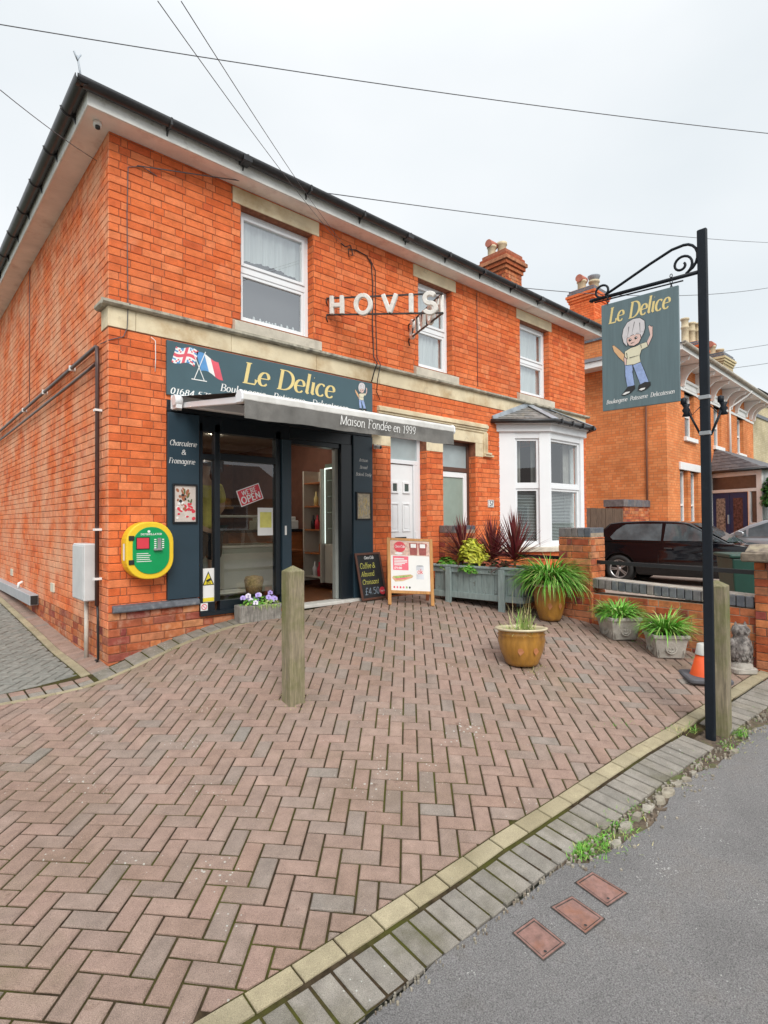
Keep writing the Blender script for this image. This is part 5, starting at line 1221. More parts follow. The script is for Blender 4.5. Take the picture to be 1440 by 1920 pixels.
cable('wall_cable', 'thin cable running down the brick close to the left corner', [(.45, -.016, 4.885), (.30, -.016, 4.92), (.17, -.016, 4.86), (.16, -.016, 4.4), (.17, -.016, 3.52), (.17, -.085, 3.49), (.165, -.03, 3.44), (.16, -.025, 3.26), (.13, -.016, 3.17), (.0, -.016, 3.11), (-.02, .2, 3.12)], .0045, m_wire)
cable('overhead_cable', 'long thin cable leaving the left corner of the wall toward the right', sagline((.25, -.03, 4.90), (17.41, -1.32, 9.36), .12, 30), .006, m_wire)
cable('overhead_cable', 'thick cable crossing the whole sky above the roof', sagline((-3.3, 6.0, 8.95), (20.5, -6.6, 10.6), .35, 30), .008, m_wire)
cable('overhead_cable', 'thin cable reaching the side wall from the left edge', sagline((-.99, -.89, 4.51), (-.02, .35, 5.02), .02, 8), .0035, m_wire)
cable('overhead_cable', 'faint far cable passing right of the chimney behind the signpost', sagline((9.6, 2.6, 7.2), (24.5, .35, 10.54), .3, 20), .010, m_wire)
cable('overhead_cable', 'faint far cable in the sky right of the signpost, upper one', sagline((22, 3.5, 7.9), (36, -4, 11.3), .2, 10), .010, m_wire)
cable('overhead_cable', 'faint far cable in the sky right of the signpost, lower one', sagline((22, 3.5, 7.2), (36, -4, 10.3), .2, 10), .010, m_wire)
cable('wall_cable', 'thin vertical cable on the brick between the second and third upstairs windows', [(5.62, -.014, 5.1), (5.62, -.014, 3.55)], .005, m_wire)
cable('wall_cable', 'thin cable hanging down the far end of the side wall', [(-.015, 3.79, 5.1), (-.02, 3.79, 4.6), (-.015, 3.78, 3.1)], .005, m_wire)
cable('drip_wire', 'short white wire hanging on the brick left of the fascia sign', [(.39, -.02, 3.22), (.43, -.03, 3.19), (.435, -.02, 3.0), (.43, -.02, 2.88)], .004, m_paper)

# ================================================================== timber posts, signpost and hanging sign
m_post = mat('weathered_timber', (.30,.25,.17), rough=.9, var=.25, scale=9, bump=.9, bscale=40, stretch=(9, 9, .7), stain=((.16,.17,.05), 2.2, .42, .62, .9))
def timber_post(label, x, y, w_, z0, z1, rz, top='point'):
    Mx = Matrix.Translation((x, y, 0)) @ Matrix.Rotation(rz, 4, 'Z'); h = w_ / 2; m = MB(); rr = random.Random(int(x * 10)); n = 9; zs_ = np.linspace(z0 - .12, z1 - (.045 if top == 'point' else .05), n)
    rings = []
    for z in zs_:
        ring = []
        for (a_, b_) in ((-h, -h), (0, -h * 1.01), (h, -h), (h * 1.01, 0), (h, h), (0, h), (-h, h), (-h, 0)): ring.append(Mx @ Vector((a_ + rr.uniform(-.0015, .0015), b_ + rr.uniform(-.0015, .0015), z)))
        rings.append(ring)
    o_ = len(m.v); [m.v.extend([tuple(v) for v in r_]) for r_ in rings]
    for i in range(n - 1):
        for k in range(8): m.f.append((o_ + i * 8 + k, o_ + i * 8 + (k + 1) % 8, o_ + (i + 1) * 8 + (k + 1) % 8, o_ + (i + 1) * 8 + k)); m.m.append(0); m.sm.append(False)
    ap = len(m.v); m.v.append(tuple(Mx @ Vector((0, 0, z1)))); b_ = o_ + (n - 1) * 8
    for k in range(8): m.f.append((b_ + k, b_ + (k + 1) % 8, ap)); m.m.append(0); m.sm.append(False)
    return tag(m.build('timber_post', m_post, bev=.004), label, 'wooden post')
timber_post('weathered wooden post with a pointed top standing alone on the brick paving', .84, -1.905, .135, gz(.84, -1.9), 1.005, R(-3))
timber_post('weathered wooden post standing right behind the black signpost', 3.165, -4.235, .15, gz(3.1, -4.2), .885, R(6))
t = thing('signpost', 'tall black metal signpost with a scrolled bracket beside the kerb', 'signpost', (3.0, -4.27, -.27))
m_bm = mat('black_gloss_metal', (.008,.012,.018), rough=.5, var=.1, scale=12, spec=.25, stain=((.04,.045,.05), 9, .6, .8, .5))
q = MB(); q.box((2.962, -4.272, -.4), (2.996, -4.205, 3.54)); q.build('post', m_bm, t, bev=.006)
q = MB(); q.tube([(2.98, -4.207, 3.225), (2.975, -3.37, 3.26)], .016, 8); q.lathe([(0, 0), (.02, .01), (.012, .03), (0, .04)], 8, (0, 0, 0), 0, Matrix.Translation((2.975, -3.37, 3.26)) @ Matrix.Rotation(R(-90), 4, 'X')); q.build('bracket_arm', m_bm, t)
def at_y(y, z): return (2.975 + (y + 3.37) * -.01, y, z)
q = MB(); pts = [at_y(-3.48, 3.275), at_y(-3.62, 3.325), at_y(-3.85, 3.41), at_y(-4.02, 3.465)]
pts += [at_y(-4.105 - .10 * math.sin(R(a_)) , 3.36 + .11 * math.cos(R(a_))) for a_ in range(0, 200, 20)]
sp = [at_y(-4.095 + (.078 - .00018 * a_) * math.sin(R(a_ + 190)), 3.33 + (.078 - .00018 * a_) * math.cos(R(a_ + 190))) for a_ in range(0, 430, 22)]
q.tube(pts[:-1] , .011, 6); q.tube([pts[-2]] + [at_y(-4.09 + (.085 - .00014 * a_) * math.sin(R(-160 + a_)) * 1, 3.322 + (.085 - .00014 * a_) * math.cos(R(-160 + a_))) for a_ in range(0, 470, 20)], .010, 6)
q.build('scroll', m_bm, t)
q = MB(); q.tube([at_y(-3.45 + .055 * math.sin(R(a_)), 3.315 + .05 * math.cos(R(a_))) for a_ in range(-150, 190, 20)], .010, 6); q.tube([(2.972, -3.385, 3.235), (2.98, -4.10, 3.195)], .006, 6); q.build('small_scroll', m_bm, t)
for z in (2.25, 1.98):
    q = MB(); q.box((2.957, -4.277, z), (3.001, -4.200, z + .03)); q.build('strap', mat('galvanised', (.4,.41,.42), rough=.4, metal=.7), t, bev=.003)
def arm_hook(x0, y0, x1, y1, name='insulator_arm'):
    q = MB(); q.tube([(x0, y0, 1.98), (x1, y1, 2.20)], .009, 6); q.lathe([(.0, -.05), (.03, -.045), (.018, -.02), (.03, 0), (.018, .02), (.03, .045), (0, .05)], 10, (x1, y1, 2.18)); q.tube([(x1, y1, 2.24), (x1 * .6 + x0 * .4, y1 * .6 + y0 * .4, 2.14), (x0, y0, 2.2)], .004, 5); q.lathe([(0, -.03), (.022, -.02), (.022, .02), (0, .03)], 8, (x1 - .01, y1 + .015, 2.25)); return q.build(name, m_bm, t)
arm_hook(2.97, -4.21, 2.94, -4.12); arm_hook(2.995, -4.27, 3.07, -4.335)
t = thing('hanging_sign', 'square blue grey hanging sign reading Le Delice with a child carrying a baguette', 'hanging sign', (2.90, -3.79, 2.25))
sx = 2.892; SB = [(-3.487, 2.262), (-4.098, 2.248), (-4.098, 3.134), (-3.487, 3.156)]
m_signh = mat('hanging_sign_blue', (.115,.17,.185), rough=.5, var=.07, scale=5, stretch=(1, 8, .5))
q = MB(); q.prism([(y, z) for y, z in SB], (sx - .008, 0, 0), Y_, Z_, X_, .018); q.build('board', m_signh, t, bev=.002)
SU, SV, SW = (0, -1, 0), Z_, (-1, 0, 0); sxf = sx - .008
q = MB(); pen_text(q, 'Le Delice', (sxf, -3.545, 2.985), (0, -1, -.01), SV, SW, .083, .30, .08, .24, width=.485); q.build('gold_lettering', m_gold, t)
q = MB(); pen_text(q, 'Boulangerie  Patisserie  Delicatessen', (sxf, -3.52, 2.315), (0, -1, -.0), SV, SW, .022, .26, .1, .22, width=.54); q.build('white_lettering', m_white, t)
child(t, (sxf, -3.775, 2.665), SU, SV, SW, .60, .0008)
for y in (-3.54, -4.045):
    q = MB()
    for k in range(5): q.tube([(sx + .009 * math.sin(R(a_)) * (1 if k % 2 else 0) , y + .009 * math.sin(R(a_)) * (0 if k % 2 else 1), 3.225 - k * .023 + .015 * math.cos(R(a_))) for a_ in range(0, 360, 45)], .0032, 4, closed=True)
    q.build('chain', m_bm, t)

# ================================================================== garden wall with piers and railing
t = thing('garden_wall', 'low orange brick wall with three piers, blue brick coping and black rail', 'garden wall', (4.8, -2, 0))
m_copb = mat('blue_coping_brick', island=[(.09,.10,.12),(.14,.145,.16),(.11,.115,.13),(.20,.17,.16)], rough=.5, var=.2, scale=12, bump=.5, stain=((.30,.27,.22), 10, .56, .7, .6))
m_coptop = mat('coping_top_mortar', (.36,.32,.27), rough=.95, var=.2, scale=14, bump=.6)
def low_wall(y0, y1, zt0, zt1, zb):
    w_ = MB(); n = 1; L_ = y0 - y1
    w_.box((4.688, y1, zb - .3), (4.892, y0, min(zt0, zt1) - .115), 1)
    bricks(w_, (4.69, y0, 0), (0, -1, 0), (-1, 0, 0), L_, zb - .15, min(zt0, zt1) - .112, seed=41); bricks(w_, (4.89, y1, 0), (0, 1, 0), (1, 0, 0), L_, zb - .15, min(zt0, zt1) - .112, seed=42)
    w_.build('brickwork', [m_brickwall, m_mortarp], t)
    c = MB(); k = int(L_ / .0765)
    for i in range(k):
        ya = y0 - L_ * i / k; yb = y0 - L_ * (i + 1) / k + .008; z = zt0 + (zt1 - zt0) * i / k + rnd.uniform(-.002, .002)
        c.box((4.672 + rnd.uniform(-.002, .002), yb, z - .112), (4.90, ya, z))
    c.build('coping', m_copb, t, bev=.006)
    c = MB(); c.prism([(y0, zt0 - .006), (y1, zt1 - .006), (y1, zt1 + .006), (y0, zt0 + .006)], (4.682, 0, 0), Y_, Z_, X_, .215); c.build('coping_mortar', m_coptop, t)
low_wall(-.44, -2.02, .70, .665, .2); low_wall(-2.44, -4.10, .655, .592, .0)
def pier(y0, y1, z0, z1, cap):
    x0, x1 = 4.655, 4.985; w_ = MB(); w_.box((x0 + .004, y1 + .004, z0 - .3), (x1 - .004, y0 - .004, z1 - .06), 1); sd = int(-y1 * 10)
    zt = z1 - (.112 if cap == 'blue' else 0)
    bricks(w_, (x0, y0, 0), (0, -1, 0), (-1, 0, 0), y0 - y1, z0 - .2, zt, seed=sd); bricks(w_, (x0, y1, 0), (1, 0, 0), (0, -1, 0), x1 - x0, z0 - .2, zt, seed=sd + 1, z_off=1)
    bricks(w_, (x1, y1, 0), (0, 1, 0), (1, 0, 0), y0 - y1, z0 - .2, zt, seed=sd + 2); bricks(w_, (x1, y0, 0), (-1, 0, 0), (0, 1, 0), x1 - x0, z0 - .2, zt, seed=sd + 3)
    p = w_.build('pier', [m_brickwall, m_mortarp], t)
    c = MB()
    if cap == 'blue':
        n = max(3, int((y0 - y1) / .078))
        for i in range(n):
            ya = y0 - (y0 - y1) * i / n; yb = y0 - (y0 - y1) * (i + 1) / n + .007; c.box((x0 - .006, yb, z1 - .108), (x1 + .006, ya, z1 + rnd.uniform(-.002, .003)))
        c.build('cap', m_copb, p, bev=.005)
    else:
        c.box((x0 - .15, y1 - .10, z1 + .002), (x1 + .08, y0 + .08, z1 + .09)); c.prism([(x0 - .13, z1 + .09), (x1 + .06, z1 + .09), (x1 - .1, z1 + .16), (x0 + .05, z1 + .16)], (0, y1 - .08, 0), X_, Z_, Y_, y0 - y1 + .14)
        c.build('cap', mat('mossy_cap_stone', (.21,.17,.13), rough=.95, var=.3, scale=16, bump=1, stain=((.42,.36,.24), 9, .52, .66, .7)), p, bev=.012)
pier(-.02, -.44, .22, 1.285, 'blue'); pier(-2.02, -2.44, .15, 1.255, 'blue'); pier(-4.11, -4.62, -.12, .94, 'stone')
for y0, y1, z0, z1 in ((-.44, -2.02, .885, .875), (-2.44, -4.11, .848, .822)):
    q = MB(); q.bar((4.78, y0, z0), (4.78, y1, z1), .012, .045); q.build('rail', m_black, t, bev=.002)

# ================================================================== plants
def blade(m, p, az, ln_, w_, lift, droop, mi=0, seg=6, tw=.3):
    """arching strap leaf with a folded midrib"""
    p = Vector(p); d = Vector((math.cos(az), math.sin(az), 0)); sd = Vector((-d.y, d.x, 0)); o_ = len(m.v)
    for i in range(seg + 1):
        f = i / seg; h = ln_ * (f * math.cos(droop * f)); el = lift * (1 - f * .2)
        ang = lift - droop * f
        if i == 0: c = p.copy(); an = lift
        else: an = lift - droop * (i - .5) / seg; c = c + (d * math.cos(an) + Vector((0, 0, 1)) * math.sin(an)) * (ln_ / seg)
        ww = w_ * (min(1, .45 + f * 2.2) if f < .4 else max(.04, 1 - ((f - .4) / .6) ** 1.7)) / 2; nz = Vector((0, 0, 1)) * math.cos(an) - d * math.sin(an)
        m.v += [tuple(c - sd * ww + nz * ww * .35), tuple(c), tuple(c + sd * ww + nz * ww * .35)]
    for i in range(seg):
        for k in (0, 1): m.f.append((o_ + i * 3 + k, o_ + i * 3 + k + 1, o_ + i * 3 + 4 + k, o_ + i * 3 + 3 + k)); m.m.append(mi); m.sm.append(True)
def leaf(m, p, n, up, l, w_, mi=0):
    p, n, up = Vector(p), Vector(n).normalized(), Vector(up); s_ = n.cross(up)
    if s_.length < 1e-3: s_ = Vector((1, 0, 0))
    s_.normalize(); u = s_.cross(n).normalized(); o_ = len(m.v)
    for a_, b_, c_ in ((0, 0, 0), (.35, -.5, .06), (.35, .5, .06), (.4, 0, -.03), (.75, -.35, .0), (.75, .35, .0), (1, 0, -.1)):
        m.v.append(tuple(p + u * (a_ * l) + s_ * (b_ * w_) + n * (c_ * l)))
    for f in ((0, 3, 1), (0, 2, 3), (1, 3, 6, 4), (3, 2, 5, 6)): m.f.append(tuple(o_ + k for k in f)); m.m.append(mi); m.sm.append(True)
m_cord = leafmat('red_cordyline_leaf', [(.10,.012,.02), (.19,.025,.035), (.07,.012,.02), (.26,.05,.05), (.15,.03,.03), (.20,.10,.06)])
m_lime = leafmat('lime_leaf', [(.50,.52,.04), (.62,.62,.07), (.40,.46,.04), (.68,.66,.14)])
m_green = leafmat('fresh_green_leaf', [(.11,.34,.03), (.18,.46,.05), (.07,.25,.025), (.24,.55,.08), (.13,.38,.04), (.09,.28,.03), (.20,.42,.08), (.34,.42,.12), (.40,.34,.13)])
m_mid = leafmat('mid_green_leaf', [(.03,.14,.03), (.05,.20,.04), (.02,.09,.02), (.07,.26,.05)])
m_dkg = leafmat('dark_leaf', [(.02,.05,.02), (.04,.09,.03), (.05,.04,.02), (.10,.07,.03)])
m_dry = leafmat('dry_grass', [(.46,.38,.18), (.56,.48,.26), (.38,.36,.14), (.30,.36,.10)])
m_pale = leafmat('pale_grass', [(.36,.50,.14), (.26,.44,.08), (.50,.54,.24), (.20,.38,.06)])
m_soil2 = mat('potting_soil', (.05,.035,.025), rough=1, var=.4, scale=30, bump=1)
def cordyline(x, y, z, h, label, sd):
    t_ = thing('cordyline', label, 'plant', (x, y, z), group='red spiky plants in the trough'); r_ = random.Random(sd); m = MB()
    for k in range(135):
        f = k / 135; el = R(88 - 95 * f ** 1.1); m_l = h * (1.0 - .25 * f) * r_.uniform(.85, 1.05)
        blade(m, (x + r_.uniform(-.02, .02), y + r_.uniform(-.02, .02), z + .10 + .10 * (1 - f)), r_.uniform(0, 6.283), m_l, r_.uniform(.016, .024), el, r_.uniform(.05, .4) * (.3 + f))
    m.build('leaves', m_cord, t_); q = MB(); q.tube([(x, y, z - .05), (x, y, z + .22)], [.02, .012], 8); q.build('stem', m_wood, t_)
def leafclump(m, c, r_, n, l, w_, rr, flat_=.7, mi=0, lobes=1):
    for _ in range(n):
        v = Vector((rr.gauss(0, 1), rr.gauss(0, 1), abs(rr.gauss(0, 1)) * 1.0)).normalized(); k = rr.uniform(.55, 1) ** .5; P = Vector((c[0] + v.x * r_[0] * k, c[1] + v.y * r_[1] * k, c[2] + v.z * r_[2] * k))
        nn_ = (v + Vector((rr.uniform(-.5, .5), rr.uniform(-.5, .5), rr.uniform(0, .9)))).normalized()
        for q in range(lobes):
            a_ = q * 2 * math.pi / lobes + rr.uniform(-.2, .2); up = Vector((math.cos(a_), math.sin(a_), .1)); leaf(m, P, nn_, up, l * rr.uniform(.7, 1.2), w_ * rr.uniform(.8, 1.2), mi)

# trough
PA_ = R(-83); t = thing('planter_trough', 'long grey green weathered wooden planter trough in front of the garden wall', 'planter', (4.35, -1.08, .23), PA_)
m_tr = mat('weathered_green_paint', (.27,.335,.325), rough=.8, var=.12, scale=7, bump=.7, bscale=40, stretch=(6, 6, .8), stain=((.10,.09,.075), 7, .60, .68, .75))
L2, Wd, z0, z1 = .66, .20, .10, .51
def lbox(m, *a): m.box(*a)
q = MB(); q.box((-L2, -Wd, z0), (L2, Wd, z1 - .02)); n = 14
body = MB()
for k in range(n):
    a_ = -L2 + .012 + (2 * L2 - .024) * k / n; body.box((a_ + .002, -Wd - .004, z0 + .05), (a_ + (2 * L2 - .024) / n - .002, -Wd + .014, z1 - .05)); body.box((a_ + .002, Wd - .014, z0 + .05), (a_ + (2 * L2 - .024) / n - .002, Wd + .004, z1 - .05))
for k in range(4):
    a_ = -Wd + .012 + (2 * Wd - .024) * k / 4; body.box((-L2 - .004, a_ + .002, z0 + .05), (-L2 + .014, a_ + .095, z1 - .05)); body.box((L2 - .014, a_ + .002, z0 + .05), (L2 + .004, a_ + .095, z1 - .05))
body.build('boarding', m_tr, t, bev=.003, local=True)
q = MB()
for sy in (-1, 1):
    q.box((-L2 - .02, sy * (Wd + .014) - .014, z1 - .075), (L2 + .02, sy * (Wd + .014) + .014, z1 - .008)); q.box((-L2 - .02, sy * (Wd + .014) - .014, z0), (L2 + .02, sy * (Wd + .014) + .014, z0 + .08))
for sx_ in (-1, 1):
    q.box((sx_ * (L2 + .014) - .013, -Wd, z1 - .075), (sx_ * (L2 + .014) + .013, Wd, z1 - .008)); q.box((sx_ * (L2 + .014) - .013, -Wd, z0), (sx_ * (L2 + .014) + .013, Wd, z0 + .08))
q.build('rails', m_tr, t, bev=.004, local=True)
q = MB(); frame_ = ((-L2 - .05, -Wd - .05, L2 + .05, -Wd + .03), (-L2 - .05, Wd - .03, L2 + .05, Wd + .05), (-L2 - .05, -Wd + .03, -L2 + .03, Wd - .03), (L2 - .03, -Wd + .03, L2 + .05, Wd - .03))
for a_, b_, c_, d_ in frame_: q.box((a_, b_, z1 - .006), (c_, d_, z1 + .024))
q.build('rim', m_tr, t, bev=.005, local=True)
for sx_, sy in ((-.40, -1), (.40, -1), (-.40, 1), (.40, 1)):
    q = MB(); q.box((sx_ - .045, sy * (Wd + .042) - .016, -.12), (sx_ + .045, sy * (Wd + .042) + .016, z1 - .008)); q.build('leg', m_tr, t, bev=.005, local=True)
q = MB(); q.box((-L2 + .02, -Wd + .02, z1 - .10), (L2 - .02, Wd - .02, z1 - .03)); q.build('soil', m_soil2, t, local=True)
TR = lambda a_, b_: wm(t) @ Vector((a_, b_, z1 - .03))
rr = random.Random(11)
for k, (a_, b_, h, lb) in enumerate(((-.36, .05, .56, 'left'), (.08, .10, .55, 'middle'), (.46, -.0, .62, 'right'))):
    P = TR(a_, b_); cordyline(P.x, P.y, P.z, h, '%s of the three spiky dark red plants in the wooden trough' % {'left': 'leftmost', 'middle': 'middle', 'right': 'rightmost'}[lb], 50 + k)
P = TR(-.12, -.06); m = MB(); leafclump(m, (P.x, P.y, P.z + .10), (.18, .22, .24), 190, .085, .035, rr, lobes=3); leafclump(m, (P.x + .04, P.y + .05, P.z + .24), (.12, .13, .16), 90, .085, .035, rr, lobes=3)
m.tube([(P.x, P.y, P.z - .02), (P.x + .02, P.y, P.z + .3)], .008, 5, 1); tag(m.build('shrub', [m_lime, m_dkg]), 'bright lime yellow leafy shrub in the middle of the wooden trough', 'shrub')
P = TR(-.52, -.10); m = MB(); leafclump(m, (P.x, P.y, P.z), (.13, .15, .14), 110, .06, .05, rr, lobes=3)
tag(m.build('bedding_plant', m_green), 'fresh green leafy plant at the left end of the wooden trough', 'plant')
m = MB(); P = TR(-.10, -.19); leafclump(m, (P.x, P.y, P.z - .02), (.09, .14, .09), 80, .06, .05, rr, lobes=3)
tag(m.build('bedding_plant', m_green), 'fresh green leafy plant spilling over the front of the trough below the lime shrub', 'plant')
m = MB(); P = TR(.22, -.08); leafclump(m, (P.x, P.y, P.z), (.14, .26, .15), 160, .055, .035, rr, lobes=2); leafclump(m, (P.x, P.y, P.z + .02), (.15, .28, .14), 40, .05, .035, rr, lobes=3, mi=1); tag(m.build('bedding_plant', [m_dkg, leafmat('coral_petals', [(.55,.12,.08), (.62,.22,.14), (.4,.1,.06)])]), 'dark leaves with coral flowers at the right part of the wooden trough', 'plant')

# glazed pots
m_glaze = mat('ochre_glaze', (.34,.165,.03), rough=.18, var=.2, scale=5, spec=.6, stretch=(3, 3, .8), stain=((.20,.09,.05), 4, .5, .66, .7)); m_rim = mat('cream_glaze', (.58,.50,.34), rough=.3, var=.08)
def glazed_pot(x, y, z, r_, h, label, tilt=(0, 0)):
    t_ = thing('glazed_pot', label, 'plant pot', (x, y, z)); Mx = Matrix.Translation((x, y, z)) @ Matrix.Rotation(tilt[0], 4, 'X') @ Matrix.Rotation(tilt[1], 4, 'Y')
    q = MB(); q.lathe([(0, 0), (r_ * .60, 0), (r_ * .66, h * .08), (r_ * .84, h * .40), (r_ * .93, h * .68), (r_ * .90, h * .80), (r_ * .94, h * .83), (r_ * .88, h * .88), (r_ * .93, h * .95)], 32, (0, 0, 0), 0, Mx); q.build('body', m_glaze, t_)
    q = MB(); q.lathe([(r_ * .92, h * .94), (r_ * 1.02, h * .965), (r_ * 1.03, h), (r_ * .95, h * 1.01), (r_ * .86, h * .98), (r_ * .84, h * .85)], 32, (0, 0, 0), 0, Mx); q.build('rim', m_rim, t_)
    q = MB(); q.lathe([(0, h * .93), (r_ * .86, h * .90)], 20, (0, 0, 0), 0, Mx); q.build('soil', m_soil2, t_)
    for az in (-1.9, -2.6, -.9):
        q = MB()
        for dz, s_ in ((.42, 1),):
            a_ = az + (dz - .4); rr_ = r_ * (.865 if dz < .5 else .93); q.add([Mx @ Vector((rr_ * math.cos(a_ + u) * 1.012, rr_ * math.sin(a_ + u) * 1.012, h * (dz + v))) for u, v in ((-.02, -.10 * s_), (.16 * s_, .0), (.05, .10 * s_), (-.10 * s_, .08 * s_), (-.13 * s_, .0))], [(0, 1, 2, 3, 4)])
        q.build('leaf_motif', mat('motif_glaze', (.42,.17,.07), rough=.25, var=.1), t_)
    return t_
PN = (2.945, -2.62); pz = gz(*PN)
glazed_pot(PN[0], PN[1], pz - .005, .243, .345, 'shiny ochre glazed pot with wispy grass standing in the open on the paving', (R(-3), R(3)))
m = MB(); rr = random.Random(5)
for k in range(420):
    a_ = rr.uniform(0, 6.28); q_ = .18 * math.sqrt(rr.random()); blade(m, (PN[0] + q_ * math.cos(a_), PN[1] + q_ * math.sin(a_), pz + .30), rr.uniform(0, 6.28), rr.uniform(.05, .13), .005, rr.uniform(.2, 1.2), rr.uniform(.3, 1.5), rr.choice([0, 0, 1]), 4)
for k in range(45): blade(m, (PN[0] + .03 + rr.gauss(0, .035), PN[1] + rr.gauss(0, .035), pz + .30), rr.uniform(0, 6.28), rr.uniform(.13, .25), .008, rr.uniform(1.1, 1.55), rr.uniform(.1, .7), rr.choice([1, 2, 1]), 6)
for k in range(26): blade(m, (PN[0] + rr.gauss(0, .06), PN[1] + rr.gauss(0, .06), pz + .30), rr.uniform(0, 6.28), rr.uniform(.2, .42), .0035, rr.uniform(1.2, 1.55), rr.uniform(.1, .6), 0, 6)
tag(m.build('grass_tuft', [m_dry, m_pale, m_green]), 'wispy part dried grass growing in the ochre pot nearest the camera', 'grass')
PB_ = (4.33, -2.08); bz = gz(*PB_)
glazed_pot(PB_[0], PB_[1], bz, .205, .43, 'larger ochre glazed pot under arching green leaves beside the brick pier')
m = MB(); rr = random.Random(6)
for k in range(820):
    a_ = rr.uniform(0, 6.28); q_ = .13 * math.sqrt(rr.random()); blade(m, (PB_[0] + q_ * math.cos(a_), PB_[1] + q_ * math.sin(a_), bz + .40), a_ + rr.uniform(-.7, .7), rr.uniform(.32, .58), rr.uniform(.010, .018), rr.uniform(.7, 1.55), rr.uniform(1.1, 2.6), 0, 7)
tag(m.build('grass_plant', m_green), 'mound of arching bright green strap leaves in the larger glazed pot', 'plant')
# cast concrete planters
m_cast = mat('cast_stone', (.40,.375,.33), rough=.95, var=.14, scale=9, bump=.8, bscale=60, stain=((.17,.15,.12), 7, .55, .72, .6))
def square_pot(x, y, rz, label, s_=1.0):
    z = gz(x, y) - .01; t_ = thing('stone_planter', label, 'planter', (x, y, z), rz, 'square cast stone planters by the garden wall'); q = MB()
    def ring(w_, zz): return [(-w_, -w_, zz), (w_, -w_, zz), (w_, w_, zz), (-w_, w_, zz)]
    hs = [(.135, 0), (.14, .01), (.172, .20), (.178, .215), (.192, .225), (.192, .262), (.165, .262), (.16, .22)]
    o_ = [ring(w_ * s_, zz * s_) for w_, zz in hs]; vs = [v for r_ in o_ for v in r_]; fs = [(i * 4 + k, i * 4 + (k + 1) % 4, i * 4 + 4 + (k + 1) % 4, i * 4 + 4 + k) for i in range(len(hs) - 1) for k in range(4)] + [(3, 2, 1, 0)]
    q.add(vs, fs); q.build('body', m_cast, t_, bev=.008, seg=2, local=True)
    q = MB(); q.quad((-.16 * s_, -.16 * s_, .235 * s_), (.16 * s_, -.16 * s_, .235 * s_), (.16 * s_, .16 * s_, .235 * s_), (-.16 * s_, .16 * s_, .235 * s_)); q.build('soil', m_soil2, t_, local=True)
    for k in range(4):
        q = MB(); Mx = Matrix.Rotation(k * math.pi / 2, 4, 'Z') @ Matrix.Translation((0, -.158 * s_, .108 * s_)) @ Matrix.Rotation(R(-9), 4, 'X')
        for pts, r_ in (([(.055 * math.cos(R(a_)), 0, .052 * math.sin(R(a_))) for a_ in range(-240, 61, 20)], .0075), ([(-.03, 0, .035), (-.012, 0, .0), (0, 0, .03), (.012, 0, 0), (.03, 0, .035)], .007), ([(-.03, 0, -.02), (0, 0, -.035), (.03, 0, -.02)], .007), ([(0, 0, .05), (0, 0, .075)], .006)):
            q.tube([Mx @ (Vector(p_) * s_) for p_ in pts], r_, 6)
        for e_ in ((-.13, -.085, -.13, .075), (.13, -.085, .13, .075), (-.13, .085, .13, .085)): q.tube([Mx @ Vector((e_[0] * s_, .004, e_[1] * s_)), Mx @ Vector((e_[2] * s_, .004, e_[3] * s_))], .005, 5)
        q.build('moulded_ornament', m_cast, t_, local=True)
    return z
z = square_pot(4.44, -2.86, R(-35), 'square cast stone planter of leafy green plants nearer the brick pier', .94)
m = MB(); rr = random.Random(8)
for k in range(420):
    a_ = rr.uniform(0, 6.28); q_ = .13 * math.sqrt(rr.random()); blade(m, (4.44 + q_ * math.cos(a_), -2.86 + q_ * math.sin(a_), z + .24), a_ + rr.uniform(-.6, .6), rr.uniform(.14, .27), rr.uniform(.012, .022), rr.uniform(.6, 1.5), rr.uniform(.9, 2.2), 0, 5)
leafclump(m, (4.44, -2.86, z + .25), (.18, .18, .07), 160, .04, .03, rr, mi=1); tag(m.build('leafy_plant', [m_green, m_pale]), 'bright green rosette plants in the stone planter nearer the brick pier', 'plant')
z = square_pot(4.33, -3.40, R(-48), 'square cast stone planter of strappy plants nearer the traffic cone', .9)
m = MB(); rr = random.Random(9)
for k in range(430):
    a_ = rr.uniform(0, 6.28); q_ = .09 * math.sqrt(rr.random()); blade(m, (4.33 + q_ * math.cos(a_), -3.40 + q_ * math.sin(a_), z + .24), a_ + rr.uniform(-.6, .6), rr.uniform(.17, .33), rr.uniform(.009, .016), rr.uniform(.5, 1.5), rr.uniform(.7, 2.0), 0, 6)
leafclump(m, (4.36, -3.30, z + .25), (.17, .17, .06), 150, .035, .028, rr, mi=1); leafclump(m, (4.38, -3.22, z + .28), (.06, .06, .05), 14, .022, .02, rr, mi=2)
tag(m.build('leafy_plant', [m_green, m_pale, leafmat('pale_petals', [(.7,.6,.58), (.75,.5,.5)])]), 'strappy bright green plant in the stone planter nearer the traffic cone', 'plant')

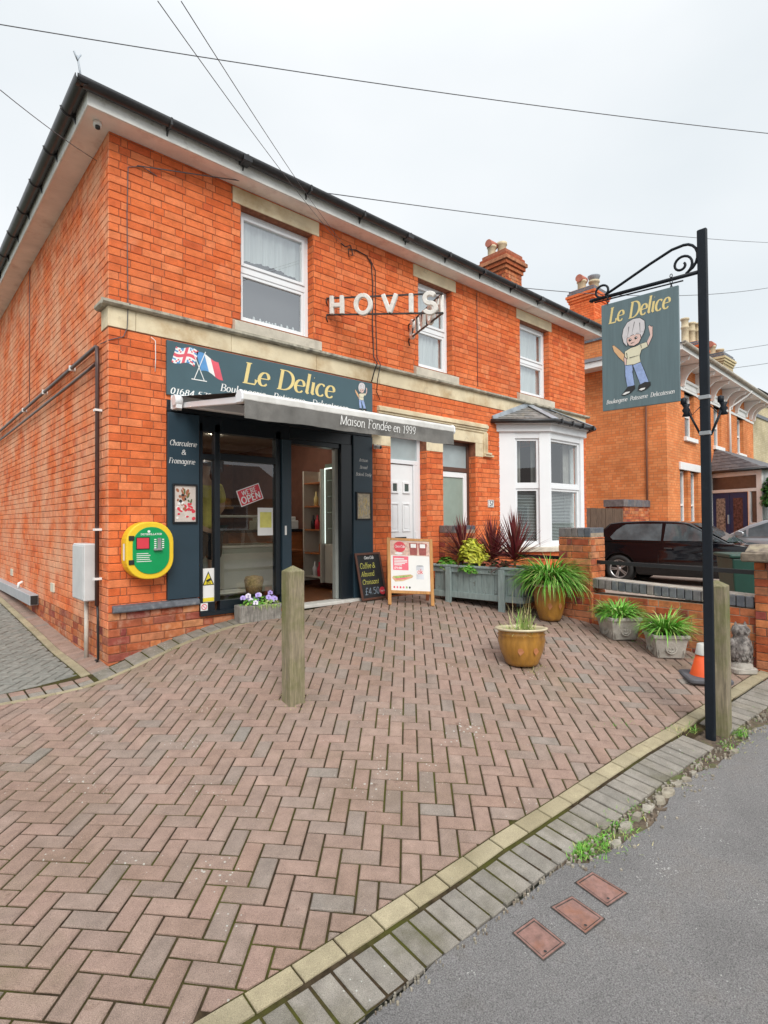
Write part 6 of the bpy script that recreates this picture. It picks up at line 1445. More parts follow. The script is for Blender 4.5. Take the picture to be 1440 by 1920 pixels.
# flower box with violas
t = thing('flower_box', 'small weathered grey trough of purple violas at the foot of the shop window', 'flower box', (1.5, -.17, gz(1.5, -.2)), R(-6)); zf_ = .0
q = MB(); n = 11
q.prism([(-.085, -.02), (.085, -.02), (.10, .165), (-.10, .165)], (-.24, 0, 0), Y_, Z_, X_, .48)
q.build('trough', mat('weathered_trough', (.32,.30,.27), rough=.95, var=.25, scale=9, bump=.9, stretch=(8, 8, .6), stain=((.13,.12,.11), 7, .5, .66, .7)), t, bev=.008, local=True)
m = MB(); rr = random.Random(12); leafclump(m, (1.5, -.17, gz(1.5, -.2) + .15), (.23, .10, .10), 260, .035, .022, rr); leafclump(m, (1.62, -.2, gz(1.5, -.2) + .14), (.14, .10, .09), 130, .035, .02, rr, mi=1)
for k in range(26): blade(m, (1.5 + rr.uniform(-.1, .2), -.26, gz(1.5, -.2) + .16), rr.uniform(-2.4, -.8), rr.uniform(.05, .12), .006, .3, 1.8, 1, 4)
for k in range(17):
    P = Vector((1.5 + rr.uniform(-.23, .23), -.17 + rr.uniform(-.11, .06), gz(1.5, -.2) + .22 + rr.uniform(-.03, .06))); nn_ = Vector((-.45 + rr.uniform(-.3, .3), -.85, .35 + rr.uniform(-.2, .3))).normalized(); s_ = nn_.cross(Vector((0, 0, 1))).normalized(); u = s_.cross(nn_); c_ = 2 if k % 4 else 3
    for a_ in (90, 30, 150, -30, -150): m.add([tuple(P + (s_ * math.cos(R(a_)) + u * math.sin(R(a_))) * .017 + (s_ * math.cos(R(a_ + g_)) + u * math.sin(R(a_ + g_))) * .015 + nn_ * .001 * (a_ % 7)) for g_ in range(0, 360, 60)], [(0, 1, 2, 3, 4, 5)], c_)
    m.add([tuple(P + (s_ * math.cos(R(g_)) + u * math.sin(R(g_))) * .007 + nn_ * .009) for g_ in range(0, 360, 60)], [(0, 1, 2, 3, 4, 5)], 4)
tag(m.build('violas', [m_green, m_pale, mat('purple_petal', (.42,.33,.72), rough=.6, var=.15), mat('white_petal', (.72,.68,.78), rough=.6), mat('dark_petal_centre', (.10,.04,.28), rough=.6)]), 'purple and white violas growing in the small grey trough', 'flowers')

# chalk board, A board
t = thing('chalkboard', 'brown framed chalkboard with yellow chalk menu leaning by the right pilaster', 'chalkboard', (3.2, -.12, .32)); an = R(12)
O = Vector((2.985, -.18, .325)); U = Vector((1, .04, 0)).normalized(); V = Vector((-.03, math.sin(an), math.cos(an))).normalized(); Wn = U.cross(V).normalized()
w_, h_ = .455, .625; Mx = Matrix(((U.x, V.x, Wn.x, O.x), (U.y, V.y, Wn.y, O.y), (U.z, V.z, Wn.z, O.z), (0, 0, 0, 1)))
m_bframe = mat('dark_brown_frame', (.10,.04,.025), rough=.5, var=.15)
q = MB()
for b_ in (((0, 0, 0), (.03, h_, .02)), ((w_ - .03, 0, 0), (w_, h_, .02)), ((.03, 0, 0), (w_ - .03, .03, .02)), ((.03, h_ - .03, 0), (w_ - .03, h_, .02))): q.box(*b_, 0, Mx)
q.build('frame', m_bframe, t, bev=.003)
q = MB(); q.box((.03, .03, .002), (w_ - .03, h_ - .03, .012), 0, Mx); q.build('board', mat('chalk_black', (.012,.013,.015), rough=.7, var=.3, scale=8), t)
S_ = lambda x, y: Mx @ Vector((x, y, .012))
m_chy = mat('yellow_chalk', (.62,.60,.12), rough=.9, var=.2, scale=50); m_chb = mat('blue_chalk', (.22,.28,.34), rough=.9, var=.2, scale=50)
q = MB(); pen_text(q, 'Coca-Cola', S_(.15, .54), U, V, Wn, .026, .26, .12, .35, width=.17); q.build('white_lettering', m_white, t)
q = MB(); pen_text(q, 'Coffee &', S_(.055, .42), U, V, Wn, .045, .14, .12, .2, width=.27); pen_text(q, 'Almond', S_(.055, .315), U, V, Wn, .040, .14, .12, .2, width=.23); pen_text(q, 'Croissant', S_(.055, .21), U, V, Wn, .040, .14, .12, .2, width=.29); q.build('yellow_chalk', m_chy, t)
q = MB(); pen_text(q, '£4.50', S_(.07, .075), U, V, Wn, .058, .15, .12, .12, width=.26); q.build('blue_chalk', m_chb, t)
q = MB(); flat(q, ell(.385, .105, .052, .052), O, U, V, Wn, .016); rd = q.build('red_disc', m_red, t); q = MB(); pen_text(q, 'Coca-Cola', S_(.343, .095), U, V, Wn, .013, .28, .16, .3, width=.085, lift=.006); q.build('disc_lettering', m_white, rd)
t = thing('pavement_sign', 'wooden framed A board with a red and white drinks and sandwich poster', 'pavement sign', (3.45, -.62, .28))
c0 = Vector((3.205, -.44, gz(3.2, -.44))); c1 = Vector((3.665, -.79, gz(3.66, -.79))); U = (c1 - c0).normalized(); an = R(8); bk = Vector((-U.y, U.x, 0)).normalized()
if bk.y < 0: bk = -bk
V = (Vector((0, 0, 1)) * math.cos(an) + bk * math.sin(an)).normalized(); Wn = U.cross(V).normalized(); w_, h_ = (c1 - c0).length + .02, .86
Mx = Matrix(((U.x, V.x, Wn.x, c0.x), (U.y, V.y, Wn.y, c0.y), (U.z, V.z, Wn.z, c0.z), (0, 0, 0, 1)))
m_pine = mat('varnished_pine', (.50,.24,.07), rough=.4, var=.15, scale=8, stretch=(5, 5, .7))
q = MB()
for b_ in (((0, 0, 0), (.045, h_, .03)), ((w_ - .045, 0, 0), (w_, h_, .03)), ((.045, .145, .002), (w_ - .045, .185, .028)), ((.045, h_ - .035, .002), (w_ - .045, h_, .028))): q.box(*b_, 0, Mx)
q.build('frame', m_pine, t, bev=.004)
hinge = Mx @ Vector((0, h_ - .02, 0))
for sx_ in (.03, w_ - .03):
    a_ = Mx @ Vector((sx_, h_ - .03, -.01)); b_ = Mx @ Vector((sx_, 0, 0)) + bk * .36; b_.z = gz(b_.x, b_.y); q = MB(); q.bar(a_, b_, .03, .045, 0, U); q.build('leg', mat('reddish_pine', (.28,.09,.04), rough=.5), t, bev=.003)
q = MB(); q.box((.045, .185, .008), (w_ - .045, h_ - .035, .022), 0, Mx); q.build('poster', m_paper, t)
S_ = lambda x, y, o_=.022: Mx @ Vector((x, y, o_))
def pq(m, pts, off, mi=0): m.add([tuple(S_(x, y, .022 + off)) for x, y in pts], [tuple(range(len(pts)))], mi)
rect = lambda x0, y0, x1, y1: [(x0, y0), (x1, y0), (x1, y1), (x0, y1)]
m_tan = mat('print_tan', (.62,.42,.34), rough=.5, var=.2, scale=30); m_cola = mat('print_cola', (.30,.06,.05), rough=.4, var=.2, scale=30); m_grn = mat('print_salad', (.30,.42,.12), rough=.5, var=.3, scale=60)
q = MB(); pq(q, rect(.05, .635, w_ - .05, .82), .001, 0)
for x0, x1 in ((.30, .39), (.42, .51)):
    pq(q, [(x0, .645), (x1, .645), (x1 + .012, .80), (x0 - .012, .80)], .0015, 1); pq(q, rect(x0 + .01, .74, x1 - .01, .79), .002, 3)
pq(q, ell(.15, .66, .05, .018), .0018, 3); q.build('drinks_picture', [m_tan, m_cola, m_red, m_paper], t)
q = MB(); pq(q, ell(.165, .745, .075, .07, 24), .003); dsc = q.build('red_disc', m_red, t); q = MB(); pen_text(q, 'Coca-Cola', S_(.10, .735), U, V, Wn, .022, .26, .12, .3, width=.13, lift=.0045); q.build('disc_lettering', m_white, dsc)
q = MB(); pq(q, rect(.075, .445, .275, .625), .001); pp = q.build('pink_price_panel', m_pink, t)
q = MB()
for k, wd in enumerate((.13, .17, .17, .14, .10)): pq(q, rect(.09, .585 - k * .020, .09 + wd, .597 - k * .020), .002)
pen_text(q, '£9.00', S_(.09, .46), U, V, Wn, .017, .34, .24, 0, width=.10, lift=.002); q.build('price', m_white, pp)
q = MB(); pq(q, [(.06, .34), (.10, .295), (.20, .305), (.32, .35), (.335, .375), (.30, .395), (.18, .38), (.07, .365)], .001, 0); pq(q, [(.08, .35), (.12, .335), (.22, .35), (.31, .375), (.30, .385), (.18, .372), (.09, .362)], .0015, 1); pq(q, [(.08, .335), (.12, .318), (.22, .33), (.31, .358), (.22, .35), (.12, .335)], .002, 2); q.build('sandwich_picture', [mat('print_bread', (.66,.44,.24), rough=.5, var=.1, scale=20), m_grn, m_pink], t)
q = MB(); pq(q, rect(.375, .335, .475, .505), .001, 0); pq(q, rect(.378, .40, .472, .45), .0015, 1); pq(q, ell(.425, .507, .046, .008), .0016, 2); cn = q.build('can_picture', [mat('print_silver', (.62,.64,.68), rough=.3), m_paper, mat('print_can_top', (.35,.36,.38))], t); q = MB(); pen_text(q, 'ok', S_(.392, .405), U, V, Wn, .040, .24, .12, 0, width=.07, lift=.003); q.build('can_lettering', m_red, cn)
for k, mm in enumerate((m_red, m_pink, m_red, m_pink, m_grn, m_ink)):
    q = MB(); pq(q, ell(.085 + k * .040, .225, .012, .014, 12), .001); q.build('round_badge', mm, t)

# traffic cone, owl
t = thing('traffic_cone', 'orange traffic cone with a grey sleeve half hidden behind the signpost', 'traffic cone', (4.0, -3.87, gz(4.0, -3.87))); c = (4.0, -3.87, gz(4.0, -3.87))
q = MB(); q.prism(stadium(.185, .185, .05, 4), (c[0], c[1], c[2]), (.8, .6, 0), (-.6, .8, 0), Z_, .045); q.build('base', mat('cone_rubber', (.09,.09,.10), rough=.8, var=.15), t, bev=.012)
q = MB(); q.lathe([(.125, .046), (.118, .06), (.070, .235), (0, .237)], 24, c); q.build('cone', mat('cone_orange', (.75,.10,.02), rough=.45, var=.08), t)
q = MB(); q.lathe([(.078, .232), (.060, .325), (.045, .33), (0, .33)], 24, c); q.build('sleeve', mat('dirty_reflective', (.45,.45,.42), rough=.6, var=.15), t)
t = thing('owl_statue', 'dark weathered stone owl on a pale base by the end pier', 'statue', (4.47, -4.03, -.1)); oz = gz(4.47, -4.03)
m_owl = mat('weathered_owl_stone', (.15,.135,.125), rough=.9, var=.45, scale=26, bump=1, bscale=55, stain=((.38,.35,.32), 18, .5, .62, .7))
q = MB(); c = (4.47, -4.03, oz)
q.lathe([(0, .09), (.06, .09), (.085, .14), (.095, .21), (.088, .27), (.066, .32), (.060, .335), (.072, .36), (.076, .39), (.066, .425), (.03, .44), (0, .442)], 22, c)
for s_ in (-1, 1):
    u_ = Vector((.75, -.66, 0)); f_ = Vector((-.66, -.75, 0)); ce = Vector(c)
    q.lathe([(.018, 0), (.012, .03), (0, .05)], 8, tuple(ce + u_ * s_ * .045 + Vector((0, 0, .425))))
    wv = []; 
    for ph in range(9):
        for th_ in range(12):
            a_, b_ = math.pi * ph / 8, 2 * math.pi * th_ / 12; wv.append(ce + u_ * (s_ * .078 + .028 * math.sin(a_) * math.cos(b_)) + f_ * (-.01 + .06 * math.sin(a_) * math.sin(b_)) + Vector((0, 0, .20 + .115 * math.cos(a_))))
    q.add([tuple(v) for v in wv], [(p_ * 12 + k, p_ * 12 + (k + 1) % 12, p_ * 12 + 12 + (k + 1) % 12, p_ * 12 + 12 + k) for p_ in range(8) for k in range(12)], 0, True)
    pe = ce + f_ * .062 + u_ * s_ * .028 + Vector((0, 0, .395)); q.tube([pe + u_ * .022 * math.cos(R(k)) + Vector((0, 0, 1)) * .022 * math.sin(R(k)) for k in range(0, 360, 30)], .007, 5, closed=True); q.lathe([(0, -.01), (.011, 0), (0, .01)], 8, tuple(pe))
for k in range(60):
    a_ = (k * 2.4) % 6.28; zz = .13 + .18 * (k / 60); rr_ = .092 if zz < .25 else .08; P = ce + Vector((math.cos(a_) * rr_, math.sin(a_) * rr_, zz)); n_ = Vector((math.cos(a_), math.sin(a_), .1)); leaf(q, P, n_, (0, 0, -1), .045, .035)
q.tube([ce + f_ * .070 + Vector((0, 0, .39)), ce + f_ * .088 + Vector((0, 0, .375)), ce + f_ * .084 + Vector((0, 0, .36))], [.010, .008, .001], 6)
q.tube([ce + u_ * .03 - f_ * .03 + Vector((0, 0, .18)), ce + u_ * .10 - f_ * .04 + Vector((0, 0, .07)), ce + u_ * .13 - f_ * .03 + Vector((0, 0, .0))], [.05, .035, .015], 8)
ow = q.build('owl', m_owl, t)
q = MB(); q.prism(stadium(.115, .10, .05, 4), (c[0], c[1], c[2] - .01), tuple(u_), tuple(f_), Z_, .055); q.lathe([(.10, .045), (.095, .07), (.075, .095), (0, .10)], 16, c); q.build('base', m_cast, t, bev=.01)

# cover plates in the pavement
m_rust = mat('rusted_iron_cover', (.26,.145,.12), rough=.7, var=.2, scale=30, bump=.6, metal=.15, stain=((.30,.12,.06), 9, .5, .68, .6))
for k, (cs, lb) in enumerate((([(.405, -4.29), (.535, -4.305), (.520, -4.462), (.385, -4.445)], 'nearest rusty metal cover plate set in the asphalt'), ([(.650, -4.325), (.772, -4.355), (.762, -4.512), (.632, -4.495)], 'middle rusty metal cover plate of the three in the asphalt'), ([(.864, -4.325), (.982, -4.345), (.978, -4.515), (.842, -4.49)], 'farthest rusty metal cover plate of the three in the asphalt'))):
    t = thing('utility_cover', lb, 'cover plate', (cs[0][0] + .06, cs[0][1] - .08, gz(.6, -4.4)), group='rusty cover plates in the pavement')
    def ringz(pts, dz): return [(x, y, gz(x, y) + dz) for x, y in pts]
    o_ = cs[::-1] if area(cs) < 0 else cs; i1 = inset(o_, .007); i2 = inset(o_, .0125); om_ = [(cxx + (x_ - cxx) * 1.09, cyy + (y_ - cyy) * 1.08) for cxx, cyy in [(sum(p[0] for p in cs) / 4, sum(p[1] for p in cs) / 4)] for x_, y_ in o_]
    q = MB(); q.add(ringz(om_, -.0020), [(0, 1, 2, 3)]); q.build('tar_surround', mat('dark_tar', (.06,.055,.05), rough=.9, var=.4, scale=30, bump=1, bscale=120), t)
    q = MB(); n = 4; q.add(ringz(o_, .0012) + ringz(i1, .0012) + ringz(i1, -.02) + ringz(o_, -.02), [(i, (i + 1) % n, n + (i + 1) % n, n + i) for i in range(n)] + [(n + i, n + (i + 1) % n, 2 * n + (i + 1) % n, 2 * n + i) for i in range(n)] + [(i, (i + 1) % n, 3 * n + (i + 1) % n, 3 * n + i) for i in range(n)]); q.build('frame', m_rust, t)
    q = MB(); q.add(ringz(i2, -.0004) + ringz(i2, -.02), [(0, 1, 2, 3)] + [(i, (i + 1) % 4, 4 + (i + 1) % 4, 4 + i) for i in range(4)]); q.build('lid', m_rust, t)
    q = MB(); cx_ = sum(p[0] for p in cs) / 4; cy_ = sum(p[1] for p in cs) / 4
    for dx in (-.05, .05): q.lathe([(0, .0015), (.007, .0015)], 8, (cx_ + dx * .9, cy_ + dx * 1.2, gz(cx_, cy_) + .0006))
    q.build('key_hole', m_ink, t)

# weeds, straw and stones
m = MB(); rr = random.Random(21)
def tuft(x, y, n, s_, l, mi): 
    for _ in range(n): a_, b_ = x + rr.gauss(0, s_), y + rr.gauss(0, s_ * .6); blade(m, (a_, b_, gz(a_, b_) - .01), rr.uniform(0, 6.28), l * rr.uniform(.5, 1.3), .004, rr.uniform(.3, 1.4), rr.uniform(.2, 1.4), mi, 4)
for x, y, n, s_, l in ((1.08, -4.23, 260, .035, .03), (1.2, -4.27, 240, .06, .03), (1.42, -4.28, 170, .07, .028), (1.62, -4.27, 60, .05, .022), (2.2, -4.31, 30, .1, .02), (2.55, -4.32, 50, .1, .022), (2.86, -4.02, 40, .06, .03), (3.0, -4.1, 30, .05, .05), (3.22, -4.37, 110, .035, .05), (2.95, -4.36, 60, .06, .03), (2.6, -3.75, 60, .06, .03), (2.3, -3.6, 30, .1, .02), (3.7, -4.45, 50, .2, .02), (4.3, -4.0, 40, .1, .02), (4.43, -3.05, 30, .06, .03), (4.5, -3.6, 30, .05, .03)): tuft(x, y, n, s_, l, 0)
for x, y, n, s_, l in ((.9, -1.82, 170, .07, .035), (.83, -2.0, 50, .06, .03), (2.95, -2.75, 60, .06, .06), (2.9, -4.05, 60, .05, .05), (3.1, -4.4, 60, .12, .03), (1.3, -4.3, 50, .15, .03)): tuft(x, y, n, s_, l, 1)
tag(m.build('weeds', [m_green, m_dry]), 'green weeds and dry straw growing along the kerb and post bases', 'weeds', kind='stuff')
m = MB(); rq = random.Random(77)
def rubble(x, y, s_, h=.004, asp=.55):
    n_ = 9; pts = [(x + s_ * rq.uniform(.65, 1.2) * math.cos(a_), y + s_ * asp * rq.uniform(.65, 1.2) * math.sin(a_)) for a_ in [k * 6.2832 / n_ for k in range(n_)]]; z = gz(x, y) - .002
    m.add([(a_, b_, z - .03) for a_, b_ in pts] + [(x + (a_ - x) * .82, y + (b_ - y) * .82, z + h * rq.uniform(.5, 1)) for a_, b_ in pts], [tuple(range(n_, 2 * n_))] + [(i, (i + 1) % n_, n_ + (i + 1) % n_, n_ + i) for i in range(n_)])
for x, y, s_ in ((1.27, -4.325, .05), (1.45, -4.30, .06), (1.58, -4.30, .055), (1.70, -4.315, .07), (1.84, -4.32, .06), (1.96, -4.325, .07), (2.1, -4.33, .055), (2.2, -4.345, .05), (2.9, -4.42, .055), (3.3, -4.40, .03), (2.32, -4.345, .04)): rubble(x, y, s_)
for k in range(330):
    x = rq.uniform(.95, 4.2); y = yl(x) - .335 - abs(rq.gauss(0, .07)); rubble(x, y, rq.uniform(.004, .014), .004, .8)
for k in range(120):
    x = rq.uniform(-1, 1.0); y = yl(x) - .335 - abs(rq.gauss(0, .02)); rubble(x, y, rq.uniform(.003, .008), .005, .8)
tag(m.build('stones', mat('pale_rubble', island=[(.34,.30,.23),(.26,.23,.18),(.38,.35,.29),(.20,.15,.11)], rough=.95, var=.2, scale=20, bump=.9)), 'pale broken concrete and grit in the soil strip beside the grey edging', 'stones', kind='stuff')
# ================================================================== neighbouring houses
m_nb = brick_shader('neighbour_brick', (.66,.20,.065), (.76,.29,.11), (.40,.17,.09)); m_yb = brick_shader('buff_brick', (.50,.42,.26), (.58,.50,.33), (.36,.31,.22)); m_ob = brick_shader('opposite_brick', (.40,.26,.17), (.48,.32,.22), (.4,.36,.3))
m_wp = mat('white_painted_timber', (.80,.80,.78), rough=.5, var=.03, stain=((.45,.42,.38), 6, .6, .8, .4))
NA = R(2.6); NX, NYY = 15.15, .70
nb = thing('brick_house', 'orange brick neighbouring house with white brackets under wide eaves and a slate porch', 'house', (NX, NYY, -.15), NA)
NMx = Matrix.Translation((NX, NYY, 0)) @ Matrix.Rotation(NA, 4, 'Z')
P3 = lambda u, o_, z: tuple(NMx @ Vector((u, -o_, z)))
def nbox(m, u0, u1, o0, o1, z0, z1, mi=0): m.box((u0, -o1, z0), (u1, -o0, z1), mi, NMx)
NZ, NU = 6.06, 10.2
NW = [(1.58, 2.50), (4.62, 5.55), (7.68, 8.62)]; NL = [(1.08, 1.80), (2.06, 2.80)]
holes = [(a, b, 3.90, 5.30) for a, b in NW] + [(a, b, .75, 2.86) for a, b in NL]
w_ = MB(); plane_holes(w_, P3(0, 0, 0), Vector(P3(1, 0, 0)) - Vector(P3(0, 0, 0)), NU, -.5, NZ, holes)
w_.quad(P3(0, 0, -.5), P3(0, -9, -.5), P3(0, -9, NZ), P3(0, 0, NZ)); w_.quad(P3(NU, 0, -.5), P3(NU, -9, -.5), P3(NU, -9, NZ), P3(NU, 0, NZ)); w_.quad(P3(0, -9, -.5), P3(NU, -9, -.5), P3(NU, -9, NZ), P3(0, -9, NZ))
for a, b, c, d in holes:
    for x in (a, b): w_.quad(P3(x, 0, c), P3(x, -.14, c), P3(x, -.14, d), P3(x, 0, d))
w_.build('wall', m_nb, nb)
for i, (a, b, c, d) in enumerate(holes):
    f = MB(); nbox(f, a, a + .07, -.20, -.13, c, d); nbox(f, b - .07, b, -.20, -.13, c, d); nbox(f, a + .07, b - .07, -.20, -.13, c, c + .07); nbox(f, a + .07, b - .07, -.20, -.13, d - .07, d); zm = (c + d) / 2; nbox(f, a + .07, b - .07, -.195, -.125, zm - .03, zm + .03)
    fo = f.build('window', m_wp, nb)
    p = MB(); p.quad(P3(a + .06, -.17, c + .06), P3(b - .06, -.17, c + .06), P3(b - .06, -.17, d - .06), P3(a + .06, -.17, d - .06)); p.build('pane', mat('far_window_glass', (.16,.19,.21), rough=.06, spec=.9), fo)
    s = MB(); nbox(s, a - .10, b + .10, -.13, .09, c - .13, c); s.build('sill', m_wp, fo, bev=.008)
    if d > 5:
        s = MB(); nbox(s, a - .16, b + .16, .0, .04, 5.30, 5.66); nbox(s, a - .22, b + .22, .0, .09, 5.56, 5.64); nbox(s, a - .06, b + .06, .04, .055, 5.38, 5.50); s.build('lintel', m_wp, fo, bev=.006)
s = MB(); nbox(s, .98, 2.94, 0, .06, 2.862, 3.09); s.build('lintel', m_wp, nb, bev=.008)
s = MB(); nbox(s, 0, NU, 0, .03, 5.30, 5.385); s.build('string_course', m_wp, nb)
for (u0, u1) in ((0.0, 1.36), (2.72, 4.40), (5.77, 7.46), (8.84, 10.2)):
    pass
for u in (.30, 1.35, 2.72, 3.55, 4.40, 5.77, 6.62, 7.46, 8.84, 9.6, 10.1):
    q = MB(); pts = [(0.0, 5.40), (0.10, 5.42)] + [(.10 + .42 * (1 - math.cos(R(a_))), 5.42 + .50 * math.sin(R(a_))) for a_ in (20, 40, 60, 80, 90)] + [(.56, 6.02), (0, 6.02)]
    q.add([P3(u - .045, p[0], p[1]) for p in pts] + [P3(u + .045, p[0], p[1]) for p in pts], [tuple(range(len(pts)))[::-1], tuple(range(len(pts), 2 * len(pts)))] + [(i, (i + 1) % len(pts), len(pts) + (i + 1) % len(pts), len(pts) + i) for i in range(len(pts))]); q.build('eaves_bracket', m_wp, nb)
s = MB(); nbox(s, -.55, NU + .4, -9, .60, NZ - .03, NZ); s.build('soffit', m_wp, nb)
s = MB(); nbox(s, -.57, NU + .42, .601, .63, NZ - .05, NZ + .13); nbox(s, -.58, -.551, -9, .60, NZ - .05, NZ + .13); s.build('fascia_board', m_wp, nb)
s = MB(); s.tube([P3(-.6, .69, NZ + .12), P3(NU + .45, .69, NZ + .12)], .062, 8); s.build('gutter', mat('weathered_cream_gutter', (.36,.32,.26), rough=.7, var=.2, scale=6), nb)
s = MB(); s.tube([P3(6.95, .66, NZ + .02), P3(6.95, .50, NZ - .15), P3(6.35, .08, 5.45), P3(6.35, .08, 3.5)], .04, 8); s.build('downpipe', m_wp, nb)
s = MB(); s.tube([(NX - .05, NYY + .55, 5.9), (NX - .05, NYY + .55, -.1)], .03, 6); s.build('side_pipe', mat('rust_brown_pipe', (.16,.06,.03), rough=.6), nb)
s = MB(); E0 = (P3(-.62, .72, 6.19), P3(NU + .45, .72, 6.19)); RG = (P3(3.2, -4.5, 7.9), P3(NU - 3.2, -4.5, 7.9)); BK = (P3(-.62, -9, 6.19), P3(NU + .45, -9, 6.19))
s.add([E0[0], E0[1], RG[1], RG[0], BK[0], BK[1]], [(0, 1, 2, 3), (4, 0, 3), (1, 5, 2), (5, 4, 3, 2)]); s.build('roof', m_slate, nb)
# rear wing with lean-to gutter and the big stack on the side
w_ = MB(); w_.box((NX - .02, 2.25, 6.0), (NX + 2.5, 9, 7.7)); w_.build('rear_wing_wall', m_nb, nb)
s = MB(); s.box((NX - .28, 1.6, 6.06), (NX - .02, 9, 6.16)); s.box((NX - .20, 1.6, 6.17), (NX + .1, 9, 6.34)); s.build('side_fascia', m_wp, nb)
s = MB(); s.box((NX - .06, 2.4, 7.02), (NX + .02, 5.6, 7.14)); s.build('side_band', m_blue, nb)
def nstack(cx, cy, w_, d_, z0, z1, pots, bm_, label=None, par=None):
    return stack('chimney', par, cx, cy, w_, d_, z0, z1, pots, brick=bm_, cap=m_blue, bands=(.45,))
nstack(16.25, 3.6, .95, .85, 6.4, 9.15, [(-.25, .1, 'hood', .35, .15), (.22, -.1, 'cap', .42, .17)], m_brick, par=nb)
nstack(20.4, 1.9, .9, .9, 6.6, 7.75, [(-.30, 0, 'tall', .95, .15), (.06, -.1, 'tall', .85, .15), (.3, -.25, 'tall', .85, .14)], m_brick, par=nb)
m_yel_b = mat('buff_chimney_brick', island=[(.52,.43,.25),(.42,.33,.19),(.60,.50,.30),(.34,.25,.14)], rough=.9, var=.15, scale=12, bump=.5)
nstack(21.9, 1.5, 1.1, .9, 6.2, 7.55, [(-.3, 0, 'hood', .35, .14), (.2, -.1, 'plain', .3, .16)], m_yel_b, par=nb)
# porch
pc = thing('porch', 'white glazed porch with a hipped slate roof and navy double doors', 'porch', (19.4, .2, -.15))
A0, A1 = Vector((19.45, .95, 0)), Vector((18.85, -.72, 0)); pu = (A1 - A0).normalized(); pn = Vector((pu.y, -pu.x, 0)); PL = (A1 - A0).length
if pn.x > 0: pn = -pn
PMx = Matrix(((pu.x, pn.x, 0, A0.x), (pu.y, pn.y, 0, A0.y), (0, 0, 1, 0), (0, 0, 0, 1)))
q = MB(); 
for a, b, c, d in ((0, .07, -.3, 2.92), (PL - .18, PL, -.3, 2.92), (0.07, PL - .18, 2.76, 2.92), (.07, PL - .18, 2.24, 2.34), (.86 * PL - .2, .90 * PL - .2, -.3, 2.24), (.86 * PL - .18, PL - .18, .3, 1.25)): q.box((a, -.06, c), (b, .03, d), 0, PMx)
q.build('frame', m_wp, pc, bev=.006)
q = MB(); q.add([PMx @ Vector(v) for v in ((.07, -.02, 2.34), (PL - .18, -.02, 2.34), (PL - .18, -.02, 2.76), (.07, -.02, 2.76))], [(0, 1, 2, 3)]); q.add([PMx @ Vector(v) for v in ((.80 * PL, -.02, 1.25), (PL - .18, -.02, 1.25), (PL - .18, -.02, 2.24), (.80 * PL, -.02, 2.24))], [(0, 1, 2, 3)]); q.build('pane', mat('porch_dark_glass', (.10,.07,.06), rough=.1, spec=.8), pc)
m_nd = mat('navy_door', (.02,.04,.12), rough=.35, var=.05)
for k in range(2):
    a = .08 + k * .60; q = MB(); q.box((a, -.05, -.2), (a + .585, -.005, 2.235), 0, PMx); dd = q.build('door', m_nd, pc, bev=.005)
    q = MB(); q.box((a + .13, -.008, .6), (a + .45, .002, 2.05), 0, PMx); q.build('stained_pane', mat('stained_glass%s' % ('' if k else '_pale'), (.10,.05,.05) if k else (.26,.23,.20), rough=.2, var=.5, scale=14), dd)
q = MB(); q.box((.63, .0, 1.2), (.66, .05, 1.5), 0, PMx); q.build('handle', m_lead, pc)
q = MB(); e0 = PMx @ Vector((-.2, .22, 2.93)); e1 = PMx @ Vector((PL + .25, .22, 2.93)); e2 = Vector((23.2, -1.05, 2.93)); e3 = Vector((23.4, .95, 2.93)); t0 = Vector((19.9, .98, 3.85)); t1 = Vector((21.8, .98, 3.85))
q.add([e0, e1, e2, e3, t0, t1], [(0, 1, 4), (1, 2, 5, 4), (2, 3, 5)]); 
slates(q, e0, e1, t0, t0, 8, 8, .006); q.build('roof', m_slate, pc)
q = MB(); q.tube([e0, e1, e2], .05, 8); q.build('gutter', m_gutter, pc)
q = MB(); q.add([PMx @ Vector((PL - .01, 0, -.3)), Vector((23, -.85, -.3)), Vector((23, -.85, 2.92)), PMx @ Vector((PL - .01, 0, 2.92))], [(0, 1, 2, 3)]); q.build('front_panel', m_wp, pc)
# buff brick house beyond
yh = thing('brick_house', 'pale buff brick house beyond the orange neighbour at the right edge', 'house', (27, .8, 0))
q = MB(); q.box((25.6, 1.25, -.5), (36, 9, 6.4)); q.build('wall', m_yb, yh)
q = MB(); q.box((25.5, 1.15, 6.4), (36.2, 9.2, 6.75)); q.add([(25.2, .9, 6.75), (36.4, .9, 6.75), (34, 5, 7.6), (28, 5, 7.6), (25.2, 9.4, 6.75), (36.4, 9.4, 6.75)], [(0, 1, 2, 3), (4, 0, 3), (1, 5, 2), (5, 4, 3, 2)]); q.build('roof', m_slate, yh)
q = MB(); q.box((25.55, 1.2, 5.72), (36, 1.26, 5.86)); q.box((25.55, 1.2, 3.3), (36, 1.26, 3.5)); q.build('string_course', m_blue, yh)
stack('chimney', yh, 25.6, 2.6, 1.5, .8, 6.7, 8.05, [(-.4, 0, 'plain', .25, .15), (.1, 0, 'plain', .25, .15), (.5, -.1, 'hood', .3, .15)], brick=m_yel_b, flare=False, bands=())

